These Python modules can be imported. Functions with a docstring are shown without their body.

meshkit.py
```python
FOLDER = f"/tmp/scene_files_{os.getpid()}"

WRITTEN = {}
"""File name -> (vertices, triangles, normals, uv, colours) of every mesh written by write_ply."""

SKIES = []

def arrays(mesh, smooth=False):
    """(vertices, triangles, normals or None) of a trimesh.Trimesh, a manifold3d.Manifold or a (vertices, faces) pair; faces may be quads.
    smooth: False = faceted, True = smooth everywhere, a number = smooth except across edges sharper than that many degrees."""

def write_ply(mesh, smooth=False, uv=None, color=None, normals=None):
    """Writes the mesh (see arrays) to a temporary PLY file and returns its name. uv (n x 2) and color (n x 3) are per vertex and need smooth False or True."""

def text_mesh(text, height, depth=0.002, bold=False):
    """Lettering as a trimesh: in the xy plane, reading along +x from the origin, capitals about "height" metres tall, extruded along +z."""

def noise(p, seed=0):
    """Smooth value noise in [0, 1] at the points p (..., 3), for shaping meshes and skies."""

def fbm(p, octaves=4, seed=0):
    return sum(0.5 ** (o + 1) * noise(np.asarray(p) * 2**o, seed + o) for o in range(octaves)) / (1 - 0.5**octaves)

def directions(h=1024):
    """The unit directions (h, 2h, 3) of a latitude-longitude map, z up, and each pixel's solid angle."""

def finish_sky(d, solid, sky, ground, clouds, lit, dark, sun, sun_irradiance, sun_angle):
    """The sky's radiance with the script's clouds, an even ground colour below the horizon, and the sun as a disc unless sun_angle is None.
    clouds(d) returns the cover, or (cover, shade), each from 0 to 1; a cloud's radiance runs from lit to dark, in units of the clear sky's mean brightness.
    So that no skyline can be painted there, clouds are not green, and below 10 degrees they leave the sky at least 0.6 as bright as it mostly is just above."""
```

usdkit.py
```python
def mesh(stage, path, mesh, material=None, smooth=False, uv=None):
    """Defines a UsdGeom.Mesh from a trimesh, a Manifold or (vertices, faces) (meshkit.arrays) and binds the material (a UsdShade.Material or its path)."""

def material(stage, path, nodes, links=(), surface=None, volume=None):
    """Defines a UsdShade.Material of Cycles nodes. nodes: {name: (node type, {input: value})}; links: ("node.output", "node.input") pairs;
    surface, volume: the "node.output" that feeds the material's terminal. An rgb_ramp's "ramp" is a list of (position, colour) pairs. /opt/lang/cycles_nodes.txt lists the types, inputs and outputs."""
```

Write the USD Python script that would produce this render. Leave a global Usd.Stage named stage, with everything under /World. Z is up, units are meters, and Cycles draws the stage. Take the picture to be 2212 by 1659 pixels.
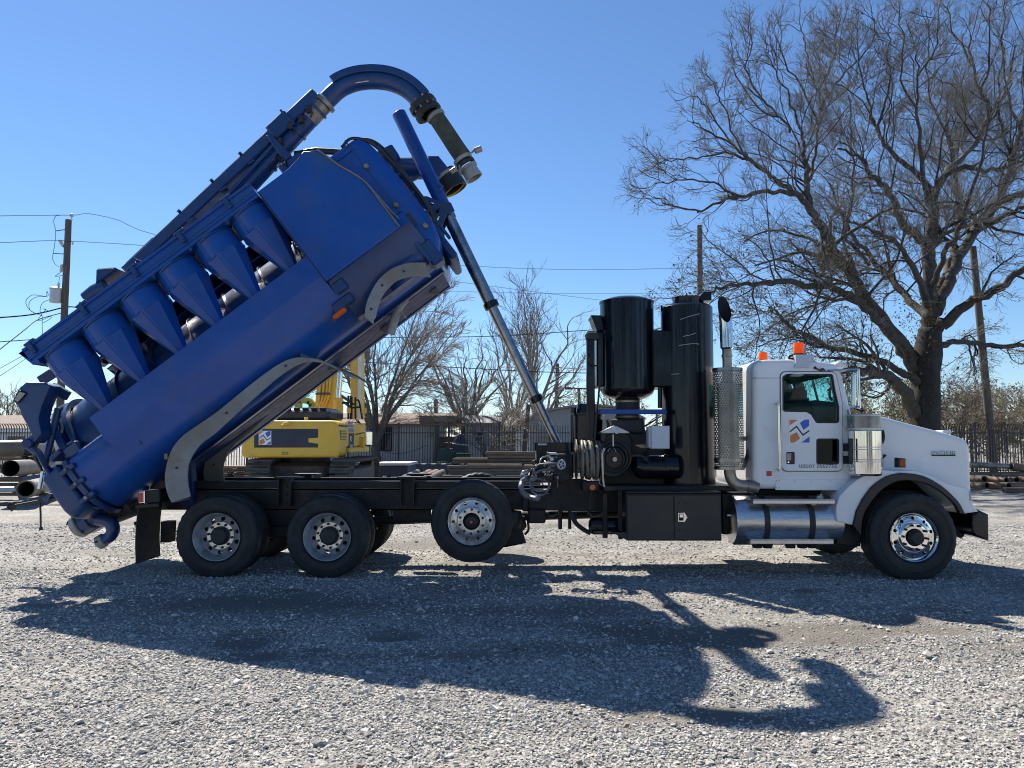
import math, random
import numpy as np, trimesh, usdkit, meshkit, mapbox_earcut, manifold3d
from pxr import Usd, UsdGeom, UsdLux, UsdShade, Gf, Sdf, Vt
from shapely.geometry import Polygon, LineString, Point

stage = Usd.Stage.CreateInMemory()
UsdGeom.SetStageUpAxis(stage, UsdGeom.Tokens.z)
UsdGeom.SetStageMetersPerUnit(stage, 1.0)
UsdGeom.Xform.Define(stage, '/World')
LK = '/World/Looks'

# ------------------------------------------------------------------ camera, sky, sun, exposure
F, CX, CY, YH, H = 1671.0, 1106.0, 829.5, 948.0, 1.73
TH = math.atan((YH - CY) / F)
CT, ST = math.cos(TH), math.sin(TH)
cam = UsdGeom.Camera.Define(stage, '/World/camera')
cam.CreateHorizontalApertureAttr(36.0)
cam.CreateVerticalApertureAttr(27.0)
cam.CreateFocalLengthAttr(36.0 * F / 2212.0)
cam.AddTransformOp().Set(Gf.Matrix4d(1, 0, 0, 0, 0, -ST, CT, 0, 0, -CT, -ST, 0, 0, 0, H, 1))
cam.CreateExposureAttr(0.98)
SUN = np.array([-0.540, 0.822, 1.0]); SUN /= np.linalg.norm(SUN)
EL, AZ = math.asin(SUN[2]), math.atan2(SUN[0], SUN[1])
sky = UsdLux.DomeLight.Define(stage, '/World/sky')
skym = usdkit.material(stage, LK + '/sky_look', {
    't': ('sky_texture', {'sky_type': 'single_scattering', 'sun_disc': False, 'sun_elevation': EL, 'sun_rotation': AZ, 'altitude': 50.0, 'air_density': 1.0, 'aerosol_density': 0.05, 'ozone_density': 8.0}),
    'h': ('hsv', {'saturation': 1.02}), 'b': ('background_shader', {'strength': 0.072})}, [('t.color', 'h.color'), ('h.color', 'b.color')], surface='b.background')
UsdShade.MaterialBindingAPI.Apply(sky.GetPrim()).Bind(skym)
sky.GetPrim().SetCustomDataByKey('kind', 'structure')
sun = UsdLux.DistantLight.Define(stage, '/World/sun')
sun.CreateNormalizeAttr(True); sun.CreateIntensityAttr(1.25); sun.CreateAngleAttr(0.53)
sun.CreateColorAttr(Gf.Vec3f(1.0, 0.93, 0.82))
zx = np.cross([0, 0, 1.0], SUN); zx /= np.linalg.norm(zx); zy = np.cross(SUN, zx)
sun.AddTransformOp().Set(Gf.Matrix4d(*zx, 0, *zy, 0, *SUN, 0, 0, 0, 0, 1))

# ------------------------------------------------------------------ measuring: photo crops -> points on a plane at depth Y
CROPS = dict(a=(0, 500, 700 / 2212), b=(0, 950, 700 / 2212), c=(550, 150, 700 / 2212), d=(600, 600, 700 / 2212), e=(700, 950, 700 / 2212),
             f=(1300, 700, 600 / 2212), g=(1250, 1050, 650 / 2212), h=(1800, 820, 700 / 1773), T=(1550, 0, 1010 / 1523), p=(0, 1000, 250 / 1595),
             q=(450, 1000, 550 / 2212), r=(2360, 1000, 200 / 1106), s=(900, 980, 500 / 2212), t=(60, 500, 200 / 948), u=(1300, 1080, 400 / 2212),
             v=(1600, 700, 350 / 1936), w=(1950, 880, 300 / 1555), x=(700, 860, 250 / 1659), y=(0, 860, 500 / 1536), D=(0, 0, 2560 / 2212))
SC = 2212 / 2560


def W(k, pts, Y):
    """Points read in crop k -> world points (n,3) on the plane(s) y=Y."""
    ox, oy, s = CROPS[k]
    p = np.atleast_2d(np.asarray(pts, float))
    u, v = (ox + p[:, 0] * s) * SC, (oy + p[:, 1] * s) * SC
    a, b = (u - CX) / F, -(v - CY) / F
    t = np.asarray(Y, float) / (CT - b * ST)
    return np.stack([a * t, np.broadcast_to(np.asarray(Y, float), a.shape), H + (ST + b * CT) * t], 1)


def WG(k, pt):
    """The ground point seen at pt."""
    ox, oy, s = CROPS[k]
    u, v = (ox + pt[0] * s) * SC, (oy + pt[1] * s) * SC
    a, b = (u - CX) / F, -(v - CY) / F
    t = -H / (ST + b * CT)
    return np.array([a * t, (CT - b * ST) * t, 0])


def mm(k, n, Y):
    """n pixels of crop k at depth Y, in metres."""
    return n * CROPS[k][2] * SC * Y / F


# ------------------------------------------------------------------ mesh helpers: every mesh is (V, F)
def cat(*ms):
    ms = [m for m in (ms[0] if len(ms) == 1 and isinstance(ms[0], list) else ms)]
    V, Fc, n = [], [], 0
    for v, f in ms:
        V.append(np.asarray(v, float)); Fc.append(np.asarray(f, int) + n); n += len(v)
    return np.vstack(V), np.vstack(Fc)


def box(x0, x1, y0, y1, z0, z1, b=0.0):
    if b:
        b = min(b, 0.45 * min(x1 - x0, y1 - y0, z1 - z0))
        V = []
        for x in (0, 1):
            for y in (0, 1):
                for z in (0, 1):
                    cx, cy, cz = (x0, x1)[x], (y0, y1)[y], (z0, z1)[z]
                    sx, sy, sz = 1 - 2 * x, 1 - 2 * y, 1 - 2 * z
                    V += [(cx, cy + sy * b, cz + sz * b), (cx + sx * b, cy, cz + sz * b), (cx + sx * b, cy + sy * b, cz)]
        h = manifold3d.Manifold.hull_points(np.array(V, float)).to_mesh()
        return h.vert_properties[:, :3].astype(float), h.tri_verts.astype(int)
    V = np.array([(x, y, z) for x in (x0, x1) for y in (y0, y1) for z in (z0, z1)], float)
    q = [(0, 1, 3, 2), (4, 6, 7, 5), (0, 4, 5, 1), (2, 3, 7, 6), (0, 2, 6, 4), (1, 5, 7, 3)]
    return V, np.array([t for a, b_, c, d in q for t in ((a, b_, c), (a, c, d))])


def xf(m, M):
    V = np.asarray(m[0]) @ np.asarray(M)[:3, :3].T + np.asarray(M)[:3, 3]
    f = m[1]
    if np.linalg.det(np.asarray(M)[:3, :3]) < 0:
        f = f[:, ::-1]
    return V, f


def mv(m, d):
    return np.asarray(m[0]) + np.asarray(d, float), m[1]


YC = 10.97


def mir(m):
    V = np.array(m[0], float); V[:, 1] = 2 * YC - V[:, 1]
    return V, np.asarray(m[1])[:, ::-1]


def beam(p0, p1, w, h, up=(0, 0, 1), b=0.0):
    """A bar of section w (sideways) x h (along up) from p0 to p1."""
    p0, p1 = np.asarray(p0, float), np.asarray(p1, float)
    d = p1 - p0; L = np.linalg.norm(d); d /= L
    s = np.cross(up, d)
    if np.linalg.norm(s) < 1e-4:
        s = np.cross((0, 1, 0), d)
    s /= np.linalg.norm(s); t = np.cross(d, s)
    M = np.eye(4); M[:3, 0], M[:3, 1], M[:3, 2], M[:3, 3] = d, s, t, p0
    return xf(box(0, L, -w / 2, w / 2, -h / 2, h / 2, b), M)


def area(P):
    return 0.5 * np.sum(P[:, 0] * np.roll(P[:, 1], -1) - np.roll(P[:, 0], -1) * P[:, 1])


def inset(P, b):
    d = np.roll(P, -1, 0) - P
    d /= np.linalg.norm(d, axis=1, keepdims=True) + 1e-12
    n = np.stack([-d[:, 1], d[:, 0]], 1)
    n0 = np.roll(n, 1, 0)
    k = 1 + np.sum(n * n0, 1, keepdims=True)
    return P + b * (n + n0) / np.maximum(k, 0.35)


def earcut(rings):
    V = np.vstack(rings).astype(float)
    return np.asarray(mapbox_earcut.triangulate_float64(V, np.cumsum([len(r) for r in rings]).astype(np.uint32)), int).reshape(-1, 3)


def prism(P, y0, y1, b=0.0, nb=1, holes=()):
    """Outline P (points or (x,z)) extruded from y0 to y1, edges rounded by b; holes are outlines too."""
    def ring(Q, ccw):
        Q = np.asarray(Q, float)
        Q = Q[:, [0, 2]] if Q.shape[1] == 3 else Q
        return Q if (area(Q) > 0) == ccw else Q[::-1]
    rings = [ring(P, True)] + [ring(h, False) for h in holes]
    prof = [(0.0, y0), (0.0, y1)]
    if b:
        a = [math.pi / 2 * i / nb for i in range(nb + 1)]
        prof = [(b * (1 - math.sin(x)), y0 + b * (1 - math.cos(x))) for x in a] + [(b * (1 - math.cos(x)), y1 - b * (1 - math.sin(x))) for x in a]
    V, Fs, n = [], [], 0
    caps = {}
    for R in rings:
        m = len(R)
        for j, (ins, y) in enumerate(prof):
            Q = inset(R, ins) if ins else R
            V.append(np.stack([Q[:, 0], np.full(m, y), Q[:, 1]], 1))
            if j in (0, len(prof) - 1):
                caps.setdefault(j, []).append((Q, np.arange(m) + n + j * m))
        i = np.arange(m); k = (i + 1) % m
        for j in range(len(prof) - 1):
            A, B = n + j * m, n + (j + 1) * m
            Fs += [np.stack([A + i, B + k, A + k], 1), np.stack([A + i, B + i, B + k], 1)]
        n += m * len(prof)
    for j, lst in caps.items():
        t = earcut([q for q, _ in lst])
        idx = np.concatenate([ix for _, ix in lst])
        Q = np.vstack([q for q, _ in lst])
        ar = (Q[t[:, 1], 0] - Q[t[:, 0], 0]) * (Q[t[:, 2], 1] - Q[t[:, 0], 1]) - (Q[t[:, 2], 0] - Q[t[:, 0], 0]) * (Q[t[:, 1], 1] - Q[t[:, 0], 1])
        t = np.where((ar < 0)[:, None], t[:, ::-1], t)
        Fs.append(idx[t] if j == 0 else idx[t[:, ::-1]])
    return np.vstack(V), np.vstack(Fs)


def ext(cs, p0, d, L, up=(0, 0, 1)):
    """Cross-section cs [(side, up)] extruded from p0 along d by L."""
    d = np.asarray(d, float) / np.linalg.norm(d)
    s = np.cross(d, up); s /= np.linalg.norm(s); t = np.cross(s, d)
    m = prism(np.asarray(cs, float), 0, L)
    V = m[0]
    return np.asarray(p0) + V[:, :1] * s + V[:, 2:] * t + V[:, 1:2] * d, m[1]


def spline(P, n=6):
    P = np.asarray(P, float)
    Q = np.vstack([2 * P[0] - P[1], P, 2 * P[-1] - P[-2]])
    out = []
    for i in range(1, len(Q) - 2):
        t = np.linspace(0, 1, n, endpoint=False)[:, None]
        a, b, c, d = Q[i - 1], Q[i], Q[i + 1], Q[i + 2]
        out.append(0.5 * (2 * b + (c - a) * t + (2 * a - 5 * b + 4 * c - d) * t ** 2 + (3 * b - a - 3 * c + d) * t ** 3))
    return np.vstack(out + [P[-1:]])


def frames(p):
    t = np.gradient(p, axis=0); t /= np.linalg.norm(t, axis=1, keepdims=True) + 1e-12
    a = np.cross(t[0], (0, 0, 1.0) if abs(t[0][2]) < 0.9 else (1.0, 0, 0)); a /= np.linalg.norm(a)
    A = []
    for i in range(len(p)):
        a = a - t[i] * np.dot(a, t[i]); a /= np.linalg.norm(a) + 1e-12
        A.append(a)
    A = np.array(A)
    return t, A, np.cross(t, A)


def tube(p, r, n=10, caps=True, smooth=0, inner=0.0):
    """A round bar along the points p; smooth > 0 rounds the path; inner: an open pipe with that wall."""
    p = np.asarray(p, float)
    r = np.broadcast_to(np.asarray(r, float), (len(p),))
    if smooth:
        q = spline(np.hstack([p, r[:, None]]), smooth); p, r = q[:, :3], q[:, 3]
    t, A, B = frames(p)
    ang = np.arange(n) * 2 * np.pi / n
    ring = np.cos(ang)[None, :, None] * A[:, None] + np.sin(ang)[None, :, None] * B[:, None]

    def wall(rad, flip):
        V = (p[:, None] + rad[:, None, None] * ring).reshape(-1, 3)
        i, j = np.meshgrid(np.arange(len(p) - 1), np.arange(n), indexing='ij')
        k = (j + 1) % n
        a, b, c, d = i * n + j, i * n + k, (i + 1) * n + k, (i + 1) * n + j
        f = np.vstack([np.stack([a, b, c], -1).reshape(-1, 3), np.stack([a, c, d], -1).reshape(-1, 3)])
        return V, f[:, ::-1] if flip else f
    V, f = wall(r, False)
    m = len(V)
    if inner:
        V2, f2 = wall(r - inner, True)
        V, f = np.vstack([V, V2]), np.vstack([f, f2 + m])
        i = np.arange(n); k = (i + 1) % n
        e = (len(p) - 1) * n
        f = np.vstack([f, np.stack([k, i, m + i], 1), np.stack([k, m + i, m + k], 1), np.stack([e + i, e + k, m + e + k], 1), np.stack([e + i, m + e + k, m + e + i], 1)])
    elif caps:
        i = np.arange(n); k = (i + 1) % n
        V = np.vstack([V, p[:1], p[-1:]])
        e = (len(p) - 1) * n
        f = np.vstack([f, np.stack([k, i, np.full(n, m)], 1), np.stack([e + i, e + k, np.full(n, m + 1)], 1)])
    return V, f


def lathe(prof, o, d, n=32, a0=0.0, a1=2 * math.pi):
    """Profile [(radius, along)] turned about the axis through o along d."""
    prof = np.asarray(prof, float)
    d = np.asarray(d, float) / np.linalg.norm(d)
    A = np.cross(d, (0, 0, 1.0) if abs(d[2]) < 0.9 else (0, 1.0, 0)); A /= np.linalg.norm(A); B = np.cross(d, A)
    full = abs(a1 - a0 - 2 * math.pi) < 1e-6
    ang = np.linspace(a0, a1, n, endpoint=False) if full else np.linspace(a0, a1, n)
    V = np.asarray(o, float) + prof[:, None, :1] * (np.cos(ang)[None, :, None] * A + np.sin(ang)[None, :, None] * B) + prof[:, None, 1:] * d
    i, j = np.meshgrid(np.arange(len(prof) - 1), np.arange(n if full else n - 1), indexing='ij')
    k = (j + 1) % n
    a, b, c, e = i * n + j, i * n + k, (i + 1) * n + k, (i + 1) * n + j
    f = np.vstack([np.stack([a, b, c], -1).reshape(-1, 3), np.stack([a, c, e], -1).reshape(-1, 3)])
    V = V.reshape(-1, 3)
    g = np.linalg.norm(np.cross(V[f[:, 1]] - V[f[:, 0]], V[f[:, 2]] - V[f[:, 0]]), axis=1) > 1e-12
    f = f[g]
    if area(np.vstack([prof, [(0, prof[-1, 1]), (0, prof[0, 1])]])) < 0:
        f = f[:, ::-1]
    return V, f


def cyl(p0, p1, r, n=20, b=0.0):
    p0, p1 = np.asarray(p0, float), np.asarray(p1, float)
    L = np.linalg.norm(p1 - p0)
    pr = [(0, 0), (r - b, 0), (r, b), (r, L - b), (r - b, L), (0, L)] if b else [(0, 0), (r, 0), (r, L), (0, L)]
    return lathe(pr, p0, p1 - p0, n)


def sheet(path, y0, y1, th):
    """A thin plate following the (x,z) path, from y0 to y1."""
    P = np.asarray(path, float); P = P[:, [0, 2]] if P.shape[1] == 3 else P
    t = np.gradient(P, axis=0); t /= np.linalg.norm(t, axis=1, keepdims=True)
    n = np.stack([-t[:, 1], t[:, 0]], 1) * th / 2
    return prism(np.vstack([P + n, (P - n)[::-1]]), y0, y1)


def taurus(o, d, R, r, n=40, k=8):
    a = np.arange(k + 1) * 2 * np.pi / k
    return lathe(np.stack([R + r * np.cos(a), r * np.sin(a)], 1), o, d, n)


def solid(mf):
    m = mf.to_mesh()
    return m.vert_properties[:, :3].astype(float), m.tri_verts.astype(int)


def text(s, height, at, depth=0.004, bold=False, right=(1, 0, 0), up=(0, 0, 1)):
    m = meshkit.text_mesh(s, height, depth, bold)
    V = np.asarray(m.vertices); R, U = np.asarray(right, float), np.asarray(up, float)
    return np.asarray(at) + V[:, :1] * R + V[:, 1:2] * U + V[:, 2:] * np.cross(R, U), np.asarray(m.faces)


# ------------------------------------------------------------------ stage helpers
used, base = {}, {'/World': np.zeros(3)}


def unique(parent, name):
    k = (parent, name); n = used.get(k, 0); used[k] = n + 1
    return f'{parent}/{name}' + (f'_{n:03d}' if n else '')


def tag(prim, label=None, category=None, group=None, kind=None):
    for k, v in (('label', label), ('category', category), ('group', group), ('kind', kind)):
        if v:
            prim.SetCustomDataByKey(k, v)


def thing(name, label, category, at=(0, 0, 0), group=None):
    p = unique('/World', name)
    x = UsdGeom.Xform.Define(stage, p); x.AddTranslateOp().Set(Gf.Vec3d(*map(float, at)))
    base[p] = np.asarray(at, float)
    tag(x.GetPrim(), label, category, group)
    return p


def put(parent, name, mesh, mat, smooth=35, label=None, kind=None):
    """One mesh of the scene; parent is '/World', a thing or a part."""
    if isinstance(mesh, list):                 # loose pieces: one prim each
        return [put(parent, name, m, mat, smooth, label, kind) for m in mesh][0]
    p = unique(parent, name)
    o = base.get(parent)
    usdkit.mesh(stage, p, (np.asarray(mesh[0]) - o, mesh[1]), MAT[mat], smooth)
    base[p] = o
    prim = stage.GetPrimAtPath(p)
    tag(prim, label, None, None, kind)
    return p


def solo(name, mesh, mat, label, category, group=None, smooth=35, kind=None):
    p = put('/World', name, mesh, mat, smooth)
    tag(stage.GetPrimAtPath(p), label, category, group, kind)
    return p


def copy_of(src, name, label, category, at, rotz=0.0, scale=1.0, group=None):
    p = unique('/World', name)
    x = UsdGeom.Xform.Define(stage, p)
    x.GetPrim().GetReferences().AddInternalReference(src)
    x.ClearXformOpOrder()
    x.AddTransformOp().Set(Gf.Matrix4d().SetScale(scale) * Gf.Matrix4d().SetRotate(Gf.Rotation(Gf.Vec3d(0, 0, 1), rotz)) * Gf.Matrix4d().SetTranslate(Gf.Vec3d(*map(float, at))))
    x.GetPrim().SetInstanceable(True)
    tag(x.GetPrim(), label, category, group)
    return p


MAT = {}


def M(name, c1, c2=None, scale=3.0, rough=0.5, rvar=0.12, metal=0.0, coat=0.0, bump=0.0, bscale=40.0, dirt=None, dirtscale=1.2, dirtlow=0.55, stretch=(1, 1, 1), spec=0.5, rnd=0.0, detail=5.0):
    """A painted, worn surface: two tones mixed by noise, uneven gloss, optional dust or rust in patches, optional relief."""
    c2 = c2 or tuple(x * 0.82 for x in c1)
    N = {'g': ('geometry', {}), 'mp': ('mapping', {'scale': stretch}),
         'n': ('noise_texture', {'scale': scale, 'detail': detail, 'roughness': 0.6}),
         'r': ('rgb_ramp', {'ramp': [(0.0, c2), (0.38, c2), (0.64, c1), (1.0, c1)]}),
         'n2': ('noise_texture', {'scale': scale * 2.7, 'detail': 6.0, 'roughness': 0.65}),
         'mr': ('map_range', {'from_min': 0.3, 'from_max': 0.7, 'to_min': max(0.02, rough - rvar), 'to_max': min(1.0, rough + rvar)}),
         'p': ('principled_bsdf', {'metallic': metal, 'coat_weight': coat, 'coat_roughness': 0.06, 'specular_ior_level': spec})}
    L = [('g.position', 'mp.vector'), ('mp.vector', 'n.vector'), ('n.fac', 'r.fac'), ('mp.vector', 'n2.vector'), ('n2.fac', 'mr.value'), ('mr.result', 'p.roughness')]
    col = 'r.color'
    if rnd:
        N['oi'] = ('object_info', {}); N['om'] = ('map_range', {'from_min': 0.0, 'from_max': 1.0, 'to_min': 1 - rnd, 'to_max': 1 + rnd})
        N['hv'] = ('hsv', {'saturation': 1.0})
        L += [('oi.random', 'om.value'), ('om.result', 'hv.value'), (col, 'hv.color')]; col = 'hv.color'
    if dirt:
        N['n3'] = ('noise_texture', {'scale': dirtscale, 'detail': 8.0, 'roughness': 0.7})
        N['r3'] = ('rgb_ramp', {'ramp': [(0.0, (0, 0, 0)), (dirtlow, (0, 0, 0)), (min(0.99, dirtlow + 0.2), (0.8, 0.8, 0.8)), (1.0, (0.8, 0.8, 0.8))]})
        N['mx'] = ('mix_color', {'b': dirt})
        L += [('g.position', 'n3.vector'), ('n3.fac', 'r3.fac'), ('r3.color', 'mx.fac'), (col, 'mx.a')]; col = 'mx.result'
    L.append((col, 'p.base_color'))
    if bump:
        N['n4'] = ('noise_texture', {'scale': bscale, 'detail': 4.0}); N['b'] = ('bump', {'strength': bump, 'distance': 0.01})
        L += [('mp.vector', 'n4.vector'), ('n4.fac', 'b.height'), ('b.normal', 'p.normal')]
    MAT[name] = usdkit.material(stage, f'{LK}/{name}', N, L, surface='p.BSDF')


M('blue_paint', (0.0065, 0.062, 0.275), (0.0055, 0.051, 0.232), 1.1, 0.30, 0.10, coat=0.08, spec=0.38, bump=0.05, bscale=3.5, dirt=(0.038, 0.072, 0.165), dirtscale=2.6, dirtlow=0.52)
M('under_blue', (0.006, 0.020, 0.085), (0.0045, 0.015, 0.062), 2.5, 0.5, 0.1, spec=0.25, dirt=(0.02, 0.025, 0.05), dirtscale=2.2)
M('dark_blue_paint', (0.006, 0.038, 0.13), (0.005, 0.028, 0.10), 2.5, 0.36, 0.1, coat=0.12, dirt=(0.035, 0.043, 0.075), dirtscale=2.2, dirtlow=0.55)
M('black_paint', (0.004, 0.006, 0.009), (0.003, 0.0045, 0.007), 2.0, 0.20, 0.08, coat=0.2, spec=0.35, dirt=(0.022, 0.02, 0.018), dirtscale=2.0, dirtlow=0.64, stretch=(3, 3, 0.5))
M('frame_black', (0.010, 0.0105, 0.012), (0.006, 0.006, 0.007), 4.0, 0.48, 0.12, spec=0.35, dirt=(0.035, 0.03, 0.026), dirtscale=3.0, dirtlow=0.52, bump=0.1)
M('box_black', (0.017, 0.0155, 0.015), (0.012, 0.011, 0.011), 2.0, 0.45, 0.08, dirt=(0.04, 0.036, 0.034), dirtscale=1.5, dirtlow=0.55)
M('white_paint', (0.67, 0.675, 0.68), (0.635, 0.64, 0.65), 1.4, 0.28, 0.08, coat=0.3, dirt=(0.47, 0.455, 0.43), dirtscale=1.3, dirtlow=0.56)
M('grey_plastic', (0.20, 0.205, 0.21), (0.155, 0.155, 0.15), 2.2, 0.45, 0.1, dirt=(0.145, 0.115, 0.08), dirtscale=1.6, dirtlow=0.47, bump=0.05)
M('tan_plastic', (0.16, 0.14, 0.12), (0.12, 0.105, 0.085), 2.2, 0.55, 0.1, dirt=(0.12, 0.10, 0.075), dirtscale=2.0, dirtlow=0.5)
M('rubber', (0.013, 0.0132, 0.014), (0.0095, 0.0095, 0.010), 5.0, 0.62, 0.1, spec=0.4, dirt=(0.034, 0.032, 0.03), dirtscale=2.5, dirtlow=0.5, bump=0.15, bscale=90)
M('hose_black', (0.012, 0.012, 0.013), None, 6.0, 0.45, 0.1, dirt=(0.05, 0.045, 0.04), dirtscale=5.0)
M('hose_olive', (0.060, 0.062, 0.040), (0.035, 0.036, 0.026), 7.0, 0.85, 0.08, bump=0.5, bscale=35, dirt=(0.11, 0.10, 0.075), dirtscale=4.0)
M('hose_beige', (0.19, 0.17, 0.14), (0.125, 0.112, 0.092), 9.0, 0.6, 0.1)
M('hose_grey', (0.15, 0.165, 0.195), (0.095, 0.105, 0.13), 9.0, 0.45, 0.1)
M('hose_brown', (0.13, 0.06, 0.035), None, 9.0, 0.5, 0.1)
M('aluminium', (0.62, 0.62, 0.63), (0.50, 0.50, 0.51), 5.0, 0.30, 0.08, metal=1.0, stretch=(0.6, 6, 6), dirt=(0.30, 0.28, 0.26), dirtscale=4.0, dirtlow=0.6)
M('wheel_alloy', (0.66, 0.66, 0.67), (0.50, 0.49, 0.48), 6.0, 0.27, 0.1, metal=0.9, dirt=(0.25, 0.23, 0.20), dirtscale=9.0, dirtlow=0.53)
M('wheel_grey', (0.42, 0.43, 0.45), (0.33, 0.33, 0.34), 6.0, 0.42, 0.1, metal=0.35, dirt=(0.17, 0.155, 0.14), dirtscale=7.0, dirtlow=0.5)
M('chrome', (0.80, 0.80, 0.80), (0.72, 0.72, 0.72), 3.0, 0.07, 0.04, metal=1.0)
M('steel_perforated', (0.27, 0.27, 0.27), (0.18, 0.175, 0.17), 3.0, 0.28, 0.1, metal=1.0, dirt=(0.16, 0.13, 0.11), dirtscale=3.0, dirtlow=0.6)
M('rod_steel', (0.40, 0.41, 0.43), (0.30, 0.31, 0.33), 3.0, 0.25, 0.08, metal=1.0, dirt=(0.10, 0.10, 0.10), dirtscale=3.0, dirtlow=0.5)
M('worn_steel', (0.33, 0.30, 0.26), (0.16, 0.12, 0.09), 6.0, 0.5, 0.15, metal=0.7)
M('exhaust_steel', (0.40, 0.36, 0.31), (0.26, 0.22, 0.18), 5.0, 0.4, 0.1, metal=0.9)
M('grey_band', (0.30, 0.31, 0.30), (0.20, 0.20, 0.19), 8.0, 0.55, 0.12)
M('cast_iron', (0.018, 0.018, 0.019), (0.010, 0.010, 0.011), 9.0, 0.6, 0.12, dirt=(0.05, 0.042, 0.034), dirtscale=5.0)
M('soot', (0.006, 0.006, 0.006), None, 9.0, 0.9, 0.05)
M('yellow_paint', (0.70, 0.435, 0.05), (0.63, 0.375, 0.042), 1.6, 0.42, 0.1, dirt=(0.25, 0.17, 0.06), dirtscale=2.4, dirtlow=0.57)
M('slate_panel', (0.02, 0.027, 0.045), (0.016, 0.021, 0.035), 2.0, 0.45, 0.1, dirt=(0.07, 0.07, 0.075))
M('track_steel', (0.085, 0.072, 0.062), (0.05, 0.042, 0.038), 5.0, 0.7, 0.1, dirt=(0.15, 0.12, 0.09), dirtscale=4.0, dirtlow=0.52, bump=0.2)
M('timber', (0.155, 0.115, 0.082), (0.075, 0.055, 0.04), 4.0, 0.85, 0.08, bump=0.4, bscale=12, stretch=(0.35, 5, 5), rnd=0.35)
M('timber_light', (0.33, 0.26, 0.18), (0.22, 0.165, 0.11), 4.0, 0.85, 0.08, bump=0.4, bscale=12, stretch=(0.35, 5, 5), rnd=0.25)
M('pipe_coat', (0.15, 0.125, 0.092), (0.10, 0.083, 0.062), 2.5, 0.55, 0.1, dirt=(0.15, 0.12, 0.09), dirtscale=2.5, rnd=0.15)
M('pipe_rust', (0.20, 0.125, 0.075), (0.12, 0.07, 0.045), 4.0, 0.75, 0.1, dirt=(0.25, 0.19, 0.13), dirtscale=4.0, rnd=0.25)
M('pipe_dark', (0.035, 0.032, 0.03), None, 4.0, 0.8, 0.1)
M('galvanised', (0.50, 0.51, 0.52), (0.40, 0.41, 0.42), 5.0, 0.4, 0.1, metal=0.6)
M('fence_black', (0.016, 0.016, 0.018), None, 4.0, 0.4, 0.1, rnd=0.2)
M('house_grey', (0.44, 0.425, 0.40), (0.37, 0.355, 0.335), 2.0, 0.8, 0.08, stretch=(4, 4, 0.6))
M('house_white', (0.62, 0.62, 0.61), (0.54, 0.54, 0.53), 2.0, 0.75, 0.08)
M('barn_grey', (0.30, 0.30, 0.30), (0.24, 0.24, 0.24), 2.0, 0.7, 0.08, stretch=(5, 5, 0.5))
M('shed_green', (0.16, 0.20, 0.18), None, 2.0, 0.75, 0.08)
M('roof_brown', (0.17, 0.12, 0.09), (0.12, 0.085, 0.065), 3.0, 0.85, 0.08, bump=0.3, bscale=6)
M('roof_grey', (0.26, 0.255, 0.25), (0.19, 0.185, 0.18), 3.0, 0.8, 0.08)
M('dark_glass', (0.02, 0.025, 0.03), None, 2.0, 0.08, 0.03)
M('cab_dark', (0.045, 0.05, 0.055), (0.03, 0.033, 0.038), 3.0, 0.7, 0.1)
M('seat_cloth', (0.035, 0.045, 0.055), (0.02, 0.028, 0.035), 9.0, 0.9, 0.05)
M('bark', (0.026, 0.022, 0.018), (0.012, 0.010, 0.009), 5.0, 0.9, 0.05, bump=0.7, bscale=9, stretch=(2.5, 2.5, 0.5), dirt=(0.032, 0.040, 0.018), dirtscale=1.4, dirtlow=0.56)
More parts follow.
